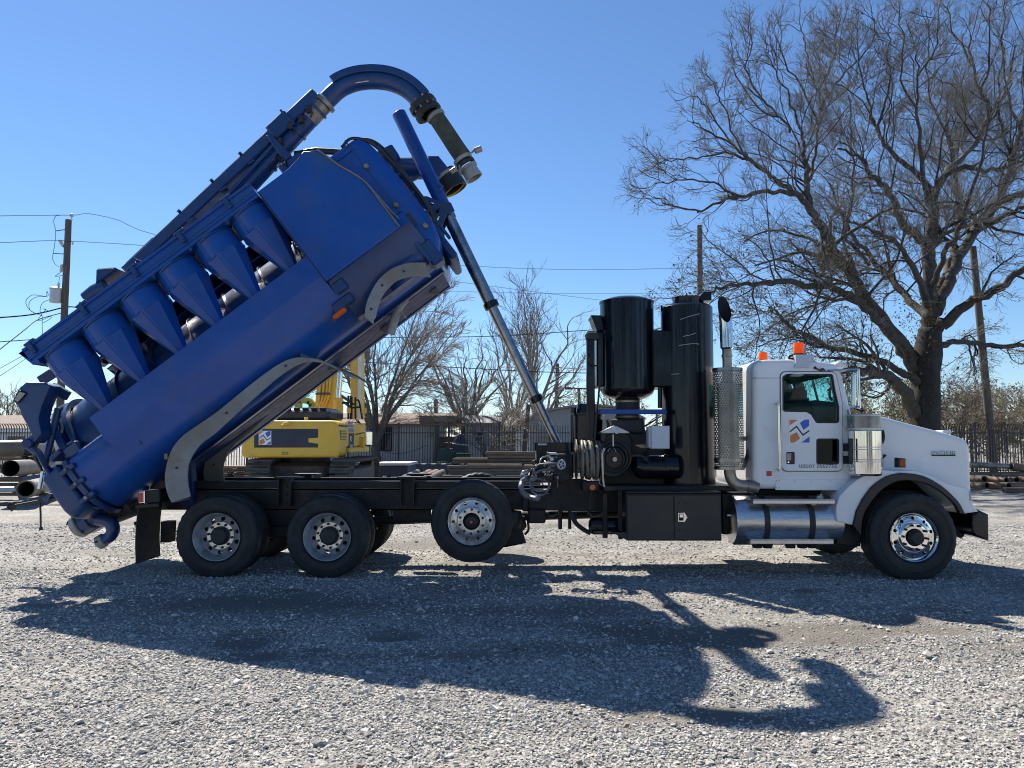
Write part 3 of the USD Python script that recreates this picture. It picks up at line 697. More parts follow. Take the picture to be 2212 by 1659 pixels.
LIMBS = [
    [(1120, 1400, 33, 34), (1075, 1320, 33.0, 31), (1020, 1240, 32.6, 29), (960, 1170, 32.2, 27), (905, 1100, 31.8, 25), (850, 1010, 31.4, 24), (805, 950, 31.1, 22), (760, 870, 30.8, 20), (722, 800, 30.6, 18), (708, 730, 30.5, 14), (700, 640, 30.4, 10), (690, 560, 30.4, 8), (680, 480, 30.4, 5)],
    [(735, 810, 30.7, 16), (690, 760, 30.4, 12), (640, 715, 30.1, 11), (590, 680, 29.9, 9), (540, 640, 29.7, 8), (470, 600, 29.5, 6), (390, 570, 29.3, 4)],
    [(690, 745, 30.5, 12), (620, 725, 30.8, 10), (540, 725, 31.0, 9), (450, 740, 31.2, 8), (370, 760, 31.4, 6), (290, 800, 31.6, 4)],
    [(705, 690, 30.5, 9), (735, 590, 31.2, 7), (750, 480, 31.8, 5.5), (770, 380, 32.2, 4), (780, 280, 32.5, 3)],
    [(640, 500, 29.9, 6), (600, 440, 29.6, 5), (540, 380, 29.3, 4), (480, 330, 29, 3)],
    [(1090, 1330, 32.8, 24), (1010, 1240, 32, 20), (930, 1160, 31.2, 18), (860, 1115, 30.6, 16), (780, 1080, 30, 14), (690, 1075, 29.4, 13), (590, 1060, 28.8, 12), (490, 1078, 28.4, 9), (400, 1075, 28.0, 7), (330, 1105, 27.7, 4)],
    [(1110, 1560, 32.7, 30), (1080, 1490, 32.2, 27), (1030, 1430, 31.6, 23), (960, 1405, 31.0, 19), (880, 1395, 30.4, 14), (800, 1400, 29.8, 9), (740, 1395, 29.4, 6)],
    [(1120, 1440, 32.7, 20), (1060, 1400, 32.4, 15), (980, 1360, 32, 13), (890, 1330, 31.6, 12), (800, 1310, 31.2, 11), (720, 1270, 30.8, 10), (650, 1240, 30.5, 9), (600, 1200, 30.2, 7), (560, 1160, 30, 4)],
    [(1165, 1300, 33, 38), (1172, 1180, 33.2, 32), (1168, 1060, 33.4, 30), (1165, 950, 33.6, 28), (1170, 850, 33.8, 24), (1178, 770, 34, 20), (1165, 715, 34.1, 15), (1120, 660, 34.3, 12), (1060, 610, 34.5, 11), (1000, 550, 34.7, 9), (965, 480, 34.8, 7), (940, 400, 34.9, 5), (915, 300, 35, 3)],
    [(1178, 780, 34, 15), (1195, 700, 33.6, 13), (1240, 650, 33.2, 11), (1310, 630, 32.8, 11), (1400, 645, 32.4, 9), (1480, 620, 32, 8), (1560, 590, 31.7, 5)],
    [(1185, 730, 34, 14), (1240, 640, 34.6, 12), (1300, 580, 35, 11), (1360, 500, 35.4, 10), (1390, 410, 35.7, 9), (1355, 340, 35.9, 7), (1330, 240, 36, 5), (1320, 130, 36.1, 3)],
    [(1190, 1180, 33.2, 26), (1240, 1060, 33.8, 23), (1290, 950, 34.4, 21), (1350, 860, 35, 19), (1420, 780, 35.5, 16), (1460, 680, 35.9, 14), (1480, 590, 36.2, 11), (1510, 500, 36.5, 9), (1530, 380, 36.7, 6), (1520, 250, 36.8, 4)],
    [(1195, 1240, 33, 28), (1260, 1190, 32.4, 22), (1330, 1135, 31.8, 19), (1400, 1100, 31.2, 17), (1470, 1050, 30.6, 15), (1550, 980, 30, 12), (1650, 900, 29.6, 9), (1750, 840, 29.2, 5)],
    [(1190, 1320, 33, 18), (1240, 1290, 33.5, 13), (1320, 1290, 34, 11), (1420, 1305, 34.4, 10), (1530, 1310, 34.8, 8), (1640, 1330, 35, 5)],
    [(1165, 920, 33.7, 22), (1110, 875, 33, 18), (1060, 830, 32.4, 16), (1030, 760, 31.9, 14), (1000, 700, 31.5, 13), (950, 660, 31.2, 11), (930, 620, 31, 8), (880, 580, 30.8, 6), (820, 560, 30.6, 4)],
    [(1160, 760, 34, 13), (1140, 640, 33.4, 10), (1130, 520, 32.9, 8), (1120, 400, 32.5, 6), (1120, 280, 32.2, 4), (1110, 170, 32, 2.6)],
    [(1440, 760, 35.6, 12), (1530, 720, 35.2, 10), (1640, 640, 34.8, 8), (1740, 520, 34.4, 5)],
    [(1340, 870, 34.9, 14), (1440, 820, 34, 11), (1540, 780, 33.4, 9), (1660, 760, 32.8, 6)],
    [(1365, 480, 35.4, 7), (1430, 400, 35, 6), (1470, 300, 34.7, 5), (1490, 170, 34.5, 3.4)],
    [(1172, 1200, 33, 20), (1110, 1150, 34.4, 16), (1050, 1080, 35.6, 14), (980, 1010, 36.6, 11), (900, 920, 37.4, 9), (830, 800, 38, 6), (790, 690, 38.4, 4)],
    [(1180, 1150, 33.4, 20), (1240, 1000, 35.4, 15), (1270, 860, 37, 12), (1270, 700, 38.2, 9), (1240, 520, 39, 6), (1230, 350, 39.4, 4)],
    [(1160, 1150, 33, 18), (1120, 1040, 31, 14), (1080, 960, 29.6, 11), (1020, 900, 28.6, 9), (930, 860, 27.8, 6), (850, 830, 27.4, 4)],
    [(1175, 1080, 33.2, 14), (1230, 960, 31, 11), (1290, 830, 29.2, 9), (1340, 690, 28, 7), (1380, 540, 27.2, 5), (1400, 400, 26.8, 3)],
    [(680, 490, 30.4, 5), (650, 390, 30.0, 4.2), (600, 290, 29.6, 3.4), (550, 205, 29.3, 2.4)],
    [(760, 420, 32.0, 5), (730, 290, 32.6, 4), (700, 190, 33.0, 3), (680, 110, 33.2, 2.2)],
    [(780, 290, 32.5, 3.6), (810, 190, 32.8, 3), (815, 90, 33.0, 2.2)],
    [(915, 310, 35, 3.6), (900, 200, 35.2, 3), (885, 90, 35.3, 2.2)],
    [(965, 490, 34.8, 6), (1005, 380, 34.2, 4.6), (1015, 260, 33.8, 3.6), (1005, 120, 33.5, 2.4)],
    [(540, 645, 29.7, 6), (450, 570, 29.0, 5), (360, 510, 28.5, 4), (270, 460, 28.2, 2.6)],
    [(480, 605, 29.5, 5), (425, 490, 30.0, 4), (390, 400, 30.3, 3.2), (355, 320, 30.5, 2.2)],
    [(600, 440, 29.6, 5), (520, 400, 30.2, 4), (440, 290, 30.8, 3), (420, 210, 31, 2.2)],
    [(300, 795, 31.6, 4), (215, 780, 31.8, 3), (120, 750, 32, 2)],
    [(400, 572, 29.3, 4), (310, 590, 29.4, 3.4), (210, 600, 29.5, 2.8), (140, 610, 29.6, 2)],
    [(450, 745, 31.2, 5), (350, 690, 30.6, 4), (240, 680, 30.2, 3), (130, 690, 30, 2)],
    [(1240, 530, 39, 6), (1180, 380, 38.4, 4.4), (1160, 220, 38, 3), (1170, 90, 37.8, 2.2)],
    [(1330, 250, 36, 5), (1270, 140, 35.6, 3.4), (1230, 30, 35.4, 2.2)],
    [(1480, 600, 36.2, 8), (1440, 480, 36, 6), (1430, 330, 35.7, 4), (1450, 180, 35.5, 2.6)],
    [(750, 480, 31.8, 5), (700, 360, 31.2, 4.2), (620, 240, 30.8, 3.4), (590, 140, 30.6, 2.2)],
    [(785, 370, 32.2, 4.4), (850, 270, 33, 3.6), (950, 170, 33.6, 3), (960, 70, 33.8, 2)],
    [(1120, 410, 32.5, 5), (1060, 300, 31.8, 4), (1070, 170, 31.5, 3), (1060, 60, 31.3, 2)],
    [(1120, 290, 32.2, 4), (1180, 190, 31.8, 3.2), (1200, 70, 31.6, 2.2)],
    [(1355, 350, 35.9, 6), (1400, 230, 35.4, 4.4), (1390, 100, 35.2, 3), (1400, -20, 35, 2)],
    [(540, 380, 29.3, 4.4), (470, 260, 29.8, 3.4), (500, 160, 30, 2.2)],
    [(450, 570, 29.0, 4.4), (340, 430, 28.6, 3.4), (290, 360, 28.4, 2.2)],
    [(1510, 500, 36.5, 8), (1460, 330, 36.2, 5), (1440, 150, 36, 3.4), (1450, 0, 35.9, 2.2)],
    [(940, 1000, 31.9, 9), (860, 900, 32.8, 8), (870, 760, 33.6, 6), (880, 640, 34.2, 5), (870, 500, 34.6, 4), (860, 360, 34.8, 3)],
]
limbs = [Lw(l, 0.3, r_) for l in LIMBS]
for i, l in enumerate(limbs):
    put(oak, 'limb', tube(l[0], l[1], 9), 'bark_limb', True)
oc = np.array([oak_base[0] + 1.0, OY, 7.0])
lim2 = [(p, R) for p, R in limbs]
b1 = sprout(lim2, r_, 2.2, 0.40, 0.98, 0.05, 8, 0.42, 0.22, (1.2, 4.2), 0.22, oc)
b2 = sprout(b1, r_, 3.2, 0.46, 0.95, 0.04, 6, 0.50, 0.10, (0.6, 2.0), 0.20, oc)
b3 = sprout(b2, r_, 5.8, 0.52, 0.90, 0.03, 4, 0.6, 0.1, (0.35, 1.0), 0.18, oc)
b4 = sprout(b3, r_, 3.6, 0.60, 0.80, 0.02, 3, 0.7, 0.15, (0.2, 0.55), 0.14, oc)
fl = lambda L, m: [(p, np.maximum(R, m)) for p, R in L]
print('oak', len(b1), len(b2), len(b3), len(b4))
b1s = sorted(fl(b1, 0.015), key=lambda q: q[0][0][1])
for q_ in b1s[:300]:
    put(oak, 'branch', tubes([q_], 5), 'bark_limb', True)
if len(b1s) > 300:
    put(oak, 'branch', tubes(b1s[300:], 5), 'bark', True, None, 'stuff')
put(oak, 'crown', cat(tubes(fl(b2, 0.0095), 4), tubes(fl(b3, 0.0062), 3), tubes(fl(b4, 0.0046), 3)), 'twig_dark', True)
ivy = []
for k in range(9):
    a = r_.uniform(0, 6.28); p = [[oak_base[0] + 0.8 * math.cos(a + 0.1 * z), OY + 0.8 * math.sin(a + 0.1 * z), z] for z in np.linspace(1.0, 7.5, 9)]
    ivy.append((np.array(p) + r_.normal(0, 0.1, (9, 3)), np.full(9, 0.015)))
low = [q for q in b3 if q[0][0][2] < 9.5]
put(oak, 'leaves', cat(leaves_mesh(low, r_, 3200, 0.055, 0.12), leaves_mesh(b4, r_, 2600, 0.045, 0.1), leaves_mesh(ivy + [limbs[0], limbs[5], limbs[7]], r_, 2600, 0.05, 0.24)), 'leaf_olive', False)


def small_tree(name, label, at, height, spread, seed, nl, lean=(0, 0), bark='bark', twig='twig_dark', dens=1.0, tr0=0.2, fork=0.28, droop=0.05, leaf=None, nleaf=0, group=None, twr=0.010, lift0=1.0, category='tree', leafsize=0.07):
    r = np.random.default_rng(seed)
    t = thing(name, label, category, at, group)
    at = np.asarray(at, float); at[2] -= 0.1
    zf = height * fork
    P = np.array([at + [lean[0] * f * zf, lean[1] * f * zf, zf * f] for f in np.linspace(0, 1, 5)]) + np.vstack([np.zeros(3), r.normal(0, 0.06, (4, 3))])
    R = np.linspace(tr0 * 1.25, tr0 * 0.85, 5)
    put(t, 'trunk', tube(P, R, 10), bark, True)
    L = []
    for k in range(nl):
        a = 2 * np.pi * k / nl + r.uniform(-0.4, 0.4); e = r.uniform(0.35, 1.0)
        o = P[-1] if k < nl * 0.6 else P[3]
        d = np.array([math.cos(a) * spread * e + lean[0] * height * 0.4, math.sin(a) * spread * e * 0.8 + lean[1] * height * 0.4, (height - zf) * (1.02 - 0.58 * e ** 2) * lift0])
        q = [o]; n = 8
        for m in range(1, n + 1):
            f = m / n
            q.append(o + d * [f ** 1.08, f ** 1.08, f ** 0.82] + r.normal(0, 0.035 * height * 0.25, 3) * (f < 1))
        q = spline(np.array(q), 2)
        L.append((q, np.linspace(tr0 * r.uniform(0.4, 0.6), tr0 * 0.08, len(q))))
    for l in L:
        put(t, 'limb', tube(l[0], l[1], 6), bark, True)
    c = at + [0, 0, height * 0.35]
    k1 = sprout(L, r, 2.2 * dens, 0.36, 0.85, droop, 7, 0.5, 0.2, (0.7, 3.0), 0.19, c)
    k2 = sprout(k1, r, 3.8 * dens, 0.5, 0.7, droop, 4, 0.55, 0.1, (0.4, 1.5), 0.14, c)
    k3 = sprout(k2, r, 4.6 * dens, 0.7, 0.65, droop * 0.6, 3, 0.65, 0.1, (0.3, 0.9), 0.12, c)
    print(name, len(k1), len(k2), len(k3))
    put(t, 'crown', cat(tubes(fl(k1, twr * 1.5), 4), tubes(fl(k2, twr), 3), tubes(fl(k3, twr * 0.75), 3)), twig, True)
    if leaf:
        put(t, 'leaves', leaves_mesh(k3, r, nleaf, leafsize, 0.15), leaf, False)
    return t


def gp(k, pt, Y):
    q = W(k, [pt], Y)[0]; q[2] = 0; return q


small_tree('bare_tree', 'dense pale bare tree with drooping twigs behind the yellow excavator', gp('d', (1060, 1400), 40), 9.6, 5.6, 21, 17, (0.10, 0), 'bark_mid', 'twig_grey', 1.0, 0.22, 0.16, -0.03, twr=0.0105)
small_tree('bare_tree', 'bare tree with dark forked trunk between the raised body and the chrome ram', gp('d', (1780, 1450), 50), 8.2, 5.0, 22, 10, (-0.03, 0), 'bark_mid', 'twig_grey', 0.62, 0.30, 0.22, 0.03, twr=0.011)
small_tree('sycamore_tree', 'tall pale bare sycamore standing between the chrome ram and the black tanks', gp('f', (105, 1400), 45), 10.4, 2.9, 23, 9, (0.10, 0), 'bark_pale', 'twig_grey', 0.72, 0.24, 0.20, 0.10, twr=0.0095, lift0=1.04)
small_tree('sycamore_tree', 'pale bare tree right beside the chrome ram, second behind the fence', gp('f', (-60, 1400), 56), 11.0, 3.6, 33, 9, (0.03, 0), 'bark_pale', 'twig_grey', 0.55, 0.22, 0.2, 0.08, twr=0.011)
small_tree('bare_tree', 'small distant bare tree above the pinkish roof at the left edge', gp('D', (10, 1100), 62), 6.0, 4.2, 24, 11, (0, 0), 'bark_mid', 'twig_grey', 0.6, 0.25, 0.2, 0.05, twr=0.015)
small_tree('bare_tree', 'dark bare tree partly hidden behind the black silencer tanks', gp('f', (900, 1400), 48), 5.4, 4.5, 25, 9, (0, 0), 'bark', 'twig_dark', 0.6, 0.25, 0.25, 0.03, 'leaf_bush', 1500, twr=0.011)
small_tree('shrub', 'grey multi-stemmed bare shrub inside the yard houses behind the fence', gp('s', (1390, 700), 41), 4.6, 3.6, 26, 13, (0.04, 0), 'bark_mid', 'twig_grey', 1.2, 0.09, 0.12, 0.0, twr=0.009, category='shrub')
small_tree('shrub', 'yellowish leafy bush between the cab mirror and the oak trunk', gp('h', (1040, 640), 40), 4.4, 2.6, 27, 12, (0, 0), 'bark_mid', 'twig_grey', 1.3, 0.08, 0.12, 0.0, 'leaf_bush', 3000, twr=0.009, category='shrub')
small_tree('shrub', 'brown tangled thicket behind the fence right of the oak trunk', gp('h', (1500, 640), 41), 4.6, 3.4, 28, 13, (0, 0), 'bark_mid', 'twig_grey', 1.4, 0.09, 0.1, 0.0, 'leaf_brown', 2200, twr=0.009, category='shrub')
small_tree('shrub', 'olive brown bush behind the fence at the right edge', gp('h', (1730, 640), 44), 4.3, 3.4, 29, 13, (0, 0), 'bark_mid', 'twig_grey', 1.4, 0.09, 0.1, 0.0, 'leaf_bush', 3200, twr=0.009, category='shrub')
for k, (u, Y, hh, sp_) in enumerate([(2180, 95, 8.0, 8.0), (2260, 88, 7.5, 7.0), (2060, 100, 6.2, 7.5), (1130, 95, 6.0, 7.0), (900, 100, 6.5, 7.5), (40, 110, 7.5, 7.0), (-40, 100, 8, 7)]):
    small_tree('distant_tree', ['hazy brown tree line crown at the far right behind the fence', 'far brown tree at the right picture edge', 'far low tree behind the oak trunk', 'far low tree behind the grey trailer', 'far low tree behind the house with the brown roof', 'far low tree over the pinkish roof', 'far low tree at the left picture edge'][k],
               gp('D', (u, 1100), Y), hh, sp_, 60 + k, 12, (0, 0), 'bark_mid', 'twig_grey', 0.55, 0.25, 0.15, 0.05, 'leaf_brown', 2500, twr=0.022)
# ------------------------------------------------------------------ houses behind the fence


def bx(k, p0, p1, Y, depth, b=0.0):
    a, c = W(k, [p0], Y)[0], W(k, [p1], Y)[0]
    return box(min(a[0], c[0]), max(a[0], c[0]), Y, Y + depth, min(a[2], c[2]), max(a[2], c[2]), b)


def gable(x0, x1, y0, y1, z, h, o=0.35, th=0.10):
    ym = (y0 + y1) / 2
    cs = [(y0 - o, z - 0.06), (ym, z + h), (y1 + o, z - 0.06), (y1 + o, z - 0.06 - th), (ym, z + h - th), (y0 - o, z - 0.06 - th)]
    V, f = prism(np.array(cs), x0 - o, x1 + o)
    return np.stack([V[:, 1], V[:, 0], V[:, 2]], 1), f[:, ::-1]


def siding(x0, x1, y, z0, z1, step, d=0.02, vertical=True):
    ms = []
    for a in np.arange(x0, x1 - 0.01, step):
        ms.append(box(a + 0.012, min(a + step, x1) - 0.012, y - d, y + 0.001, z0, z1))
    return ms


def window(p, x0, x1, z0, z1, y, frame='house_white'):
    w = put(p, 'window', cat(box(x0 - .06, x1 + .06, y - .05, y + .01, z1, z1 + .06), box(x0 - .06, x1 + .06, y - .05, y + .01, z0 - .06, z0), box(x0 - .06, x0, y - .05, y + .01, z0, z1), box(x1, x1 + .06, y - .05, y + .01, z0, z1),
                              box(x0, x1, y - .04, y, (z0 + z1) / 2 - .025, (z0 + z1) / 2 + .025)), frame, False)
    put(w, 'pane', box(x0, x1, y - .02, y - .005, z0, z1), 'dark_glass', False)


hx0, hx1 = W('s', [(60, 500)], 41)[0][0], W('s', [(812, 500)], 41)[0][0]
t = thing('house', 'grey house with vertical siding and flat brown eaves right of the excavator', 'house', (hx0, 41, 0))
put(t, 'wall', box(hx0 - 5, hx1, 41, 49, -.1, 2.55), 'house_grey', False)
for i, m in enumerate(siding(hx0 - 5, hx1, 41, 0.15, 2.52, 0.30)):
    put(t, 'siding_board', m, 'house_grey', False)
a, c = W('s', [(218, 402), (343, 640)], 41)
window(t, a[0], c[0], c[2], a[2], 40.97, 'frame_black')
put(t, 'roof', gable(hx0 - 5, hx1 + 0.5, 41, 49, 2.6, 0.62, 0.5), 'roof_brown', False)
a = W('s', [(665, 330)], 41)[0]
put(t, 'gable_panel', box(a[0], a[0] + 1.9, 40.6, 40.8, 2.5, 2.95), 'roof_brown', False)
put(t, 'post', box(hx1 + .1, hx1 + .34, 40.6, 40.84, -.1, 2.6), 'pole_wood', False)
a, c = W('s', [(1160, 395), (1612, 700)], 47)
t = thing('trailer_house', 'pale grey trailer house with white skirting behind the fence', 'house', (a[0], 47, 0))
put(t, 'wall', box(a[0], c[0], 47, 50.5, .8, 2.75), 'house_grey', False)
for m in siding(a[0], c[0], 47, 0.8, 2.75, 0.45, .015):
    put(t, 'siding_board', m, 'house_grey', False)
put(t, 'skirting', box(a[0] - .02, c[0] + .02, 46.97, 50.5, -.1, 0.8), 'house_white', False)
put(t, 'belt_trim', box(a[0] - .03, c[0] + .03, 46.95, 46.985, 0.8, 1.32), 'house_white', False)
put(t, 'roof', gable(a[0], c[0], 47, 50.5, 2.75, 0.45, 0.2), 'roof_grey', False)
g = W('s', [(1285, 440), (1350, 540)], 47)
window(t, g[0][0], g[1][0], g[1][2], g[0][2], 46.95)
a, c = W('s', [(1618, 400), (1818, 660)], 45)
t = thing('shed', 'small grey green shed between the trailer and the arched barn', 'shed', (a[0], 45, 0))
put(t, 'wall', box(a[0], c[0] + .4, 45, 48, -.1, 2.5), 'shed_green', False)
put(t, 'roof', gable(a[0], c[0] + .4, 45, 48, 2.5, 0.5, 0.15), 'roof_grey', False)
put(t, 'door', box(a[0] + .9, a[0] + 1.8, 44.95, 44.99, 0, 2.0), 'house_grey', False)
# arched barn on the right: long curved roof rising to the right
prof = W('f', [(-40, 1560), (-40, 1335), (60, 1290), (180, 1240), (300, 1205), (420, 1185), (540, 1172), (700, 1168), (860, 1180), (1000, 1215), (1150, 1290), (1150, 1560)], 43)
prof[[0, -1], 2] = -0.1
t = thing('barn', 'long pale grey barn with curved roof behind the black tanks', 'barn', (prof[0][0], 43, 0))
put(t, 'wall', prism(prof, 43, 55), 'barn_grey', False)
for m in siding(prof[0][0], prof[2][0] + 0.2, 43, 0.1, 2.15, 0.35, .02):
    put(t, 'siding_board', m, 'house_white', False)
put(t, 'roof', prism(np.vstack([prof[1:-1] + [0, 0, .13], prof[1:-1][::-1] + [0, 0, .02]]), 42.7, 55.3), 'roof_grey', False)
a = W('s', [(1970, 490), (2050, 540)], 43)
put(t, 'door', box(a[0][0], a[1][0] + .3, 42.95, 42.985, 0, 1.9), 'timber_light', False)
a, c = W('p', [(0, 265), (480, 440)], 50)
t = thing('house', 'low house with pinkish brown roof at the left edge', 'house', (a[0], 50, 0))
put(t, 'wall', box(a[0] - 9, c[0] + .6, 50, 57, -.1, c[2] - .15), 'house_white', False)
put(t, 'roof', gable(a[0] - 9, c[0] + .6, 50, 57, c[2], a[2] - c[2] + .2, 0.5), 'roof_brown', False)
put(t, 'eave_board', box(a[0] - 9.5, c[0] + 1.1, 49.4, 49.5, c[2] - .3, c[2] - .12), 'house_white', False)
window(t, c[0] - 1.4, c[0] - .3, .9, 1.9, 49.98)

# ------------------------------------------------------------------ fences


def fence(label, x0, x1, Y, curved, step=0.128):
    t = thing('steel_fence', label, 'fence', (x0, Y, 0))
    for z in (0.22, 2.02):
        put(t, 'rail', box(x0, x1, Y - .022, Y + .022, z - .022, z + .022), 'fence_black', False)
    for i, x in enumerate(np.arange(x0, x1, step)):
        if i % 19 == 0:
            put(t, 'post', cat(box(x - .045, x + .045, Y - .045, Y + .045, -.15, 2.5), box(x - .055, x + .055, Y - .055, Y + .055, 2.5, 2.53)), 'fence_black', False)
            continue
        s = .0155
        if curved:
            P = [(0, .06), (0, 2.02), (0, 2.2), (.05, 2.33), (.14, 2.42), (.26, 2.45)]
            m = cat(*[beam((x, Y - P[j][0], P[j][1]), (x, Y - P[j + 1][0], P[j + 1][1] + .004), 2 * s, 2 * s, (0, 1, .3)) for j in range(5)])
        else:
            m = cat(box(x - s, x + s, Y - s, Y + s, .06, 2.34), (np.array([(x - s, Y - s, 2.34), (x + s, Y - s, 2.34), (x + s, Y + s, 2.34), (x - s, Y + s, 2.34), (x, Y, 2.42)]), np.array([(0, 1, 4), (1, 2, 4), (2, 3, 4), (3, 0, 4)])))
        put(t, 'picket', m, 'fence_black', False)


FX = lambda u: W('D', [(u, 1000)], 37.5)[0][0]
fence('black steel picket fence with straight spikes between the excavator and the truck tanks', FX(425), FX(1290), 37.5, False)
fence('black steel fence with outward curved tops at the left edge', FX(-35), FX(92), 37.5, True)
fence('black steel fence with outward curved tops right of the white hood', FX(2000), FX(2275), 37.5, True)
fence('lower black fence standing behind the curved one at the right edge', FX(2010), FX(2330), 40.5, False, .2)

# ------------------------------------------------------------------ poles and wires


def pole(label, pts, Y, r0, r1):
    P = W(*pts, Y)
    b = P[-1].copy(); b[2] = -.3
    b[0] = P[-1][0] + (P[-1][0] - P[0][0]) / max(P[0][2] - P[-1][2], .1) * P[-1][2]
    t = thing('utility_pole', label, 'utility pole', b + [0, 0, .3])
    put(t, 'shaft', tube(np.array([b, P[0]]), [r0, r1], 12), 'pole_wood', True)
    return t, P


PY = 34.0
t, P = pole('wooden utility pole with grey transformer at the left behind the raised body', ('t', [(528, 235), (475, 1430)]), PY, .17, .13)
tw = lambda x, y, dy=0: W('t', [(x, y)], PY + dy)[0]
c0, c1 = tw(372, 1215, -.1), tw(372, 1060, -.1)
rr = mm('t', 68, PY)
tr_ = put(t, 'transformer', lathe([(0, 0), (rr * .92, 0), (rr * .95, .03), (rr * .95, c1[2] - c0[2]), (rr * 1.04, c1[2] - c0[2]), (rr * 1.04, c1[2] - c0[2] + .05), (rr * .6, c1[2] - c0[2] + .12), (0, c1[2] - c0[2] + .13)], c0, (0, 0, 1), 24), 'transformer_grey')
put(tr_, 'bushing', cat(cyl(tw(403, 1050, -.1), tw(412, 980, -.1), .05, 10), cyl(tw(412, 980, -.1), tw(422, 910, -.1), .015, 6)), 'transformer_grey')
put(t, 'cutout_fuse', cat(cyl(tw(438, 850), tw(446, 770), .06, 8), beam(tw(446, 765), tw(470, 770), .05, .05)), 'transformer_grey')
put(t, 'arrester', beam(tw(425, 480), tw(465, 545), .1, .12), 'transformer_grey', False)
put(t, 'bracket', cat(beam(tw(345, 632), tw(478, 640), .03, .03), beam(tw(375, 367), tw(495, 350), .03, .03), beam(tw(465, 540), tw(500, 600), .05, .05), beam(tw(430, 1095), tw(455, 1095), .05, .06), beam(tw(430, 1160), tw(455, 1160), .05, .06)), 'wire_black', False)
put(t, 'insulator', [cyl(tw(565, 250), tw(565, 190), .025, 8), lathe([(0, 0), (.09, .0), (.05, .06), (.08, .1), (.0, .16)], tw(565, 195), (0, 0, 1), 10), lathe([(0, -.1), (.05, -.05), (.02, 0), (.05, .05), (0, .1)], tw(576, 508), (0, 0, 1), 10)], 'transformer_grey')
put(t, 'jumper_wire', cat(*[tube(W('t', q, PY), .012, 5, True, 5) for q in ([(425, 183), (375, 190), (352, 260), (375, 367), (365, 520), (345, 632), (340, 700), (370, 760), (415, 792)], [(440, 855), (400, 880), (372, 908), (460, 890)],
    [(270, 1080), (262, 1140), (180, 1130), (90, 1130), (25, 1190), (40, 1270), (110, 1330), (210, 1370)], [(278, 1082), (278, 1140), (150, 1150), (65, 1210), (70, 1300), (140, 1350)], [(300, 1180), (220, 1220), (190, 1310), (215, 1380), (215, 1460), (218, 1605)],
    [(215, 1460), (260, 1440), (320, 1400), (310, 1380), (220, 1420), (165, 1425), (215, 1350)], [(215, 1340), (260, 1300), (230, 1290), (290, 1315)])]), 'wire_black')


def wire(label, pts, r=.012, smooth=6, group=None):
    P = np.array([W(k, [p], Y)[0] for k, p, Y in pts])
    solo('power_line', tube(P, r, 5, True, smooth), 'wire_black', label, 'power line', group)


wire('thin topmost power line crossing from the left edge over the transformer pole', [('t', (-400, 190), 30), ('t', (565, 180), 34), ('t', (1000, 205), 36), ('D', (580, 553), 40), ('D', (1700, 700), 60)])
wire('second power line just below the top of the transformer pole', [('t', (-400, 512), 30), ('t', (350, 480), 33.6), ('t', (576, 495), 34), ('t', (1000, 512), 36), ('D', (1130, 580), 46), ('D', (1590, 578), 46), ('D', (1820, 585), 46)])
wire('power line behind the chrome ram, lower of the two across the clear sky', [('D', (600, 615), 52), ('D', (1120, 633), 52), ('D', (1590, 633), 52), ('D', (1900, 640), 52)])
wire('heavy bundled cable sloping left from below the transformer', [('t', (-380, 1400), 31), ('t', (0, 1370), 32.5), ('t', (240, 1330), 33.5), ('t', (440, 1280), 34), ('t', (560, 1265), 34.6), ('t', (660, 1285), 36)], .03)
wire('service cable dropping steeply to the left edge of the picture', [('t', (-400, 1860), 30), ('t', (0, 1545), 32), ('t', (165, 1420), 33.5), ('t', (435, 1340), 34)], .02)
wire('lower service cable leaving the picture low at the left', [('a', (0, 1120), 30), ('a', (270, 1100), 33), ('a', (520, 1065), 36)], .02)
wire('fourth slanting wire above the dark lamp arm at the left', [('a', (-100, 1395), 28), ('a', (0, 1330), 29), ('a', (205, 1215), 31), ('a', (500, 1040), 34)], .012)
wire('fifth slanting wire above the dark lamp arm, lowest of all', [('a', (-100, 1450), 28), ('a', (0, 1390), 29), ('a', (220, 1240), 31), ('a', (520, 1010), 34)], .012)
wire('cable running across the bare trees right of the raised body', [('d', (900, 775), 43), ('d', (1300, 770), 43), ('d', (1800, 765), 43), ('d', (2212, 750), 43), ('f', (640, 462), 43), ('f', (1100, 440), 43)], .022)
wire('lowest cable crossing the bare trees behind the chrome ram', [('d', (900, 960), 42), ('d', (1400, 990), 42), ('d', (2212, 1035), 42), ('f', (300, 850), 42), ('f', (620, 858), 42), ('f', (1200, 880), 42)], .022)
wire('thin stay wire slanting down to the cab roof from the oak', [('h', (85, 95), 38), ('h', (210, 195), 38.5), ('h', (520, 440), 39.5)], .012)
wire('sagging yellowish cable hung on the fence in front of the grey house', [('s', (130, 590), 37.3), ('s', (260, 650), 37.3), ('s', (400, 683), 37.3), ('s', (560, 660), 37.3), ('s', (740, 590), 37.3)], .014)
pole('utility pole seen through the oak branches above the second black tank', ('T', [(300, 850), (302, 1110)]), 46, .19, .16)
pole('leaning ivy covered utility pole right of the oak trunk', ('T', [(1330, 930), (1390, 1560)]), 38, .20, .155)
t, P = pole('thin distant pole with small transformer between the chrome ram and the tanks', ('f', [(345, 770), (335, 1210)]), 55, .15, .12)
put(t, 'transformer', cyl(W('f', [(370, 1025)], 54.8)[0], W('f', [(370, 985)], 54.8)[0], .28, 12, .03), 'transformer_grey')
t, P = pole('short distant lamp pole left of the first black tank', ('f', [(543, 1000), (543, 1140)]), 60, .12, .1)
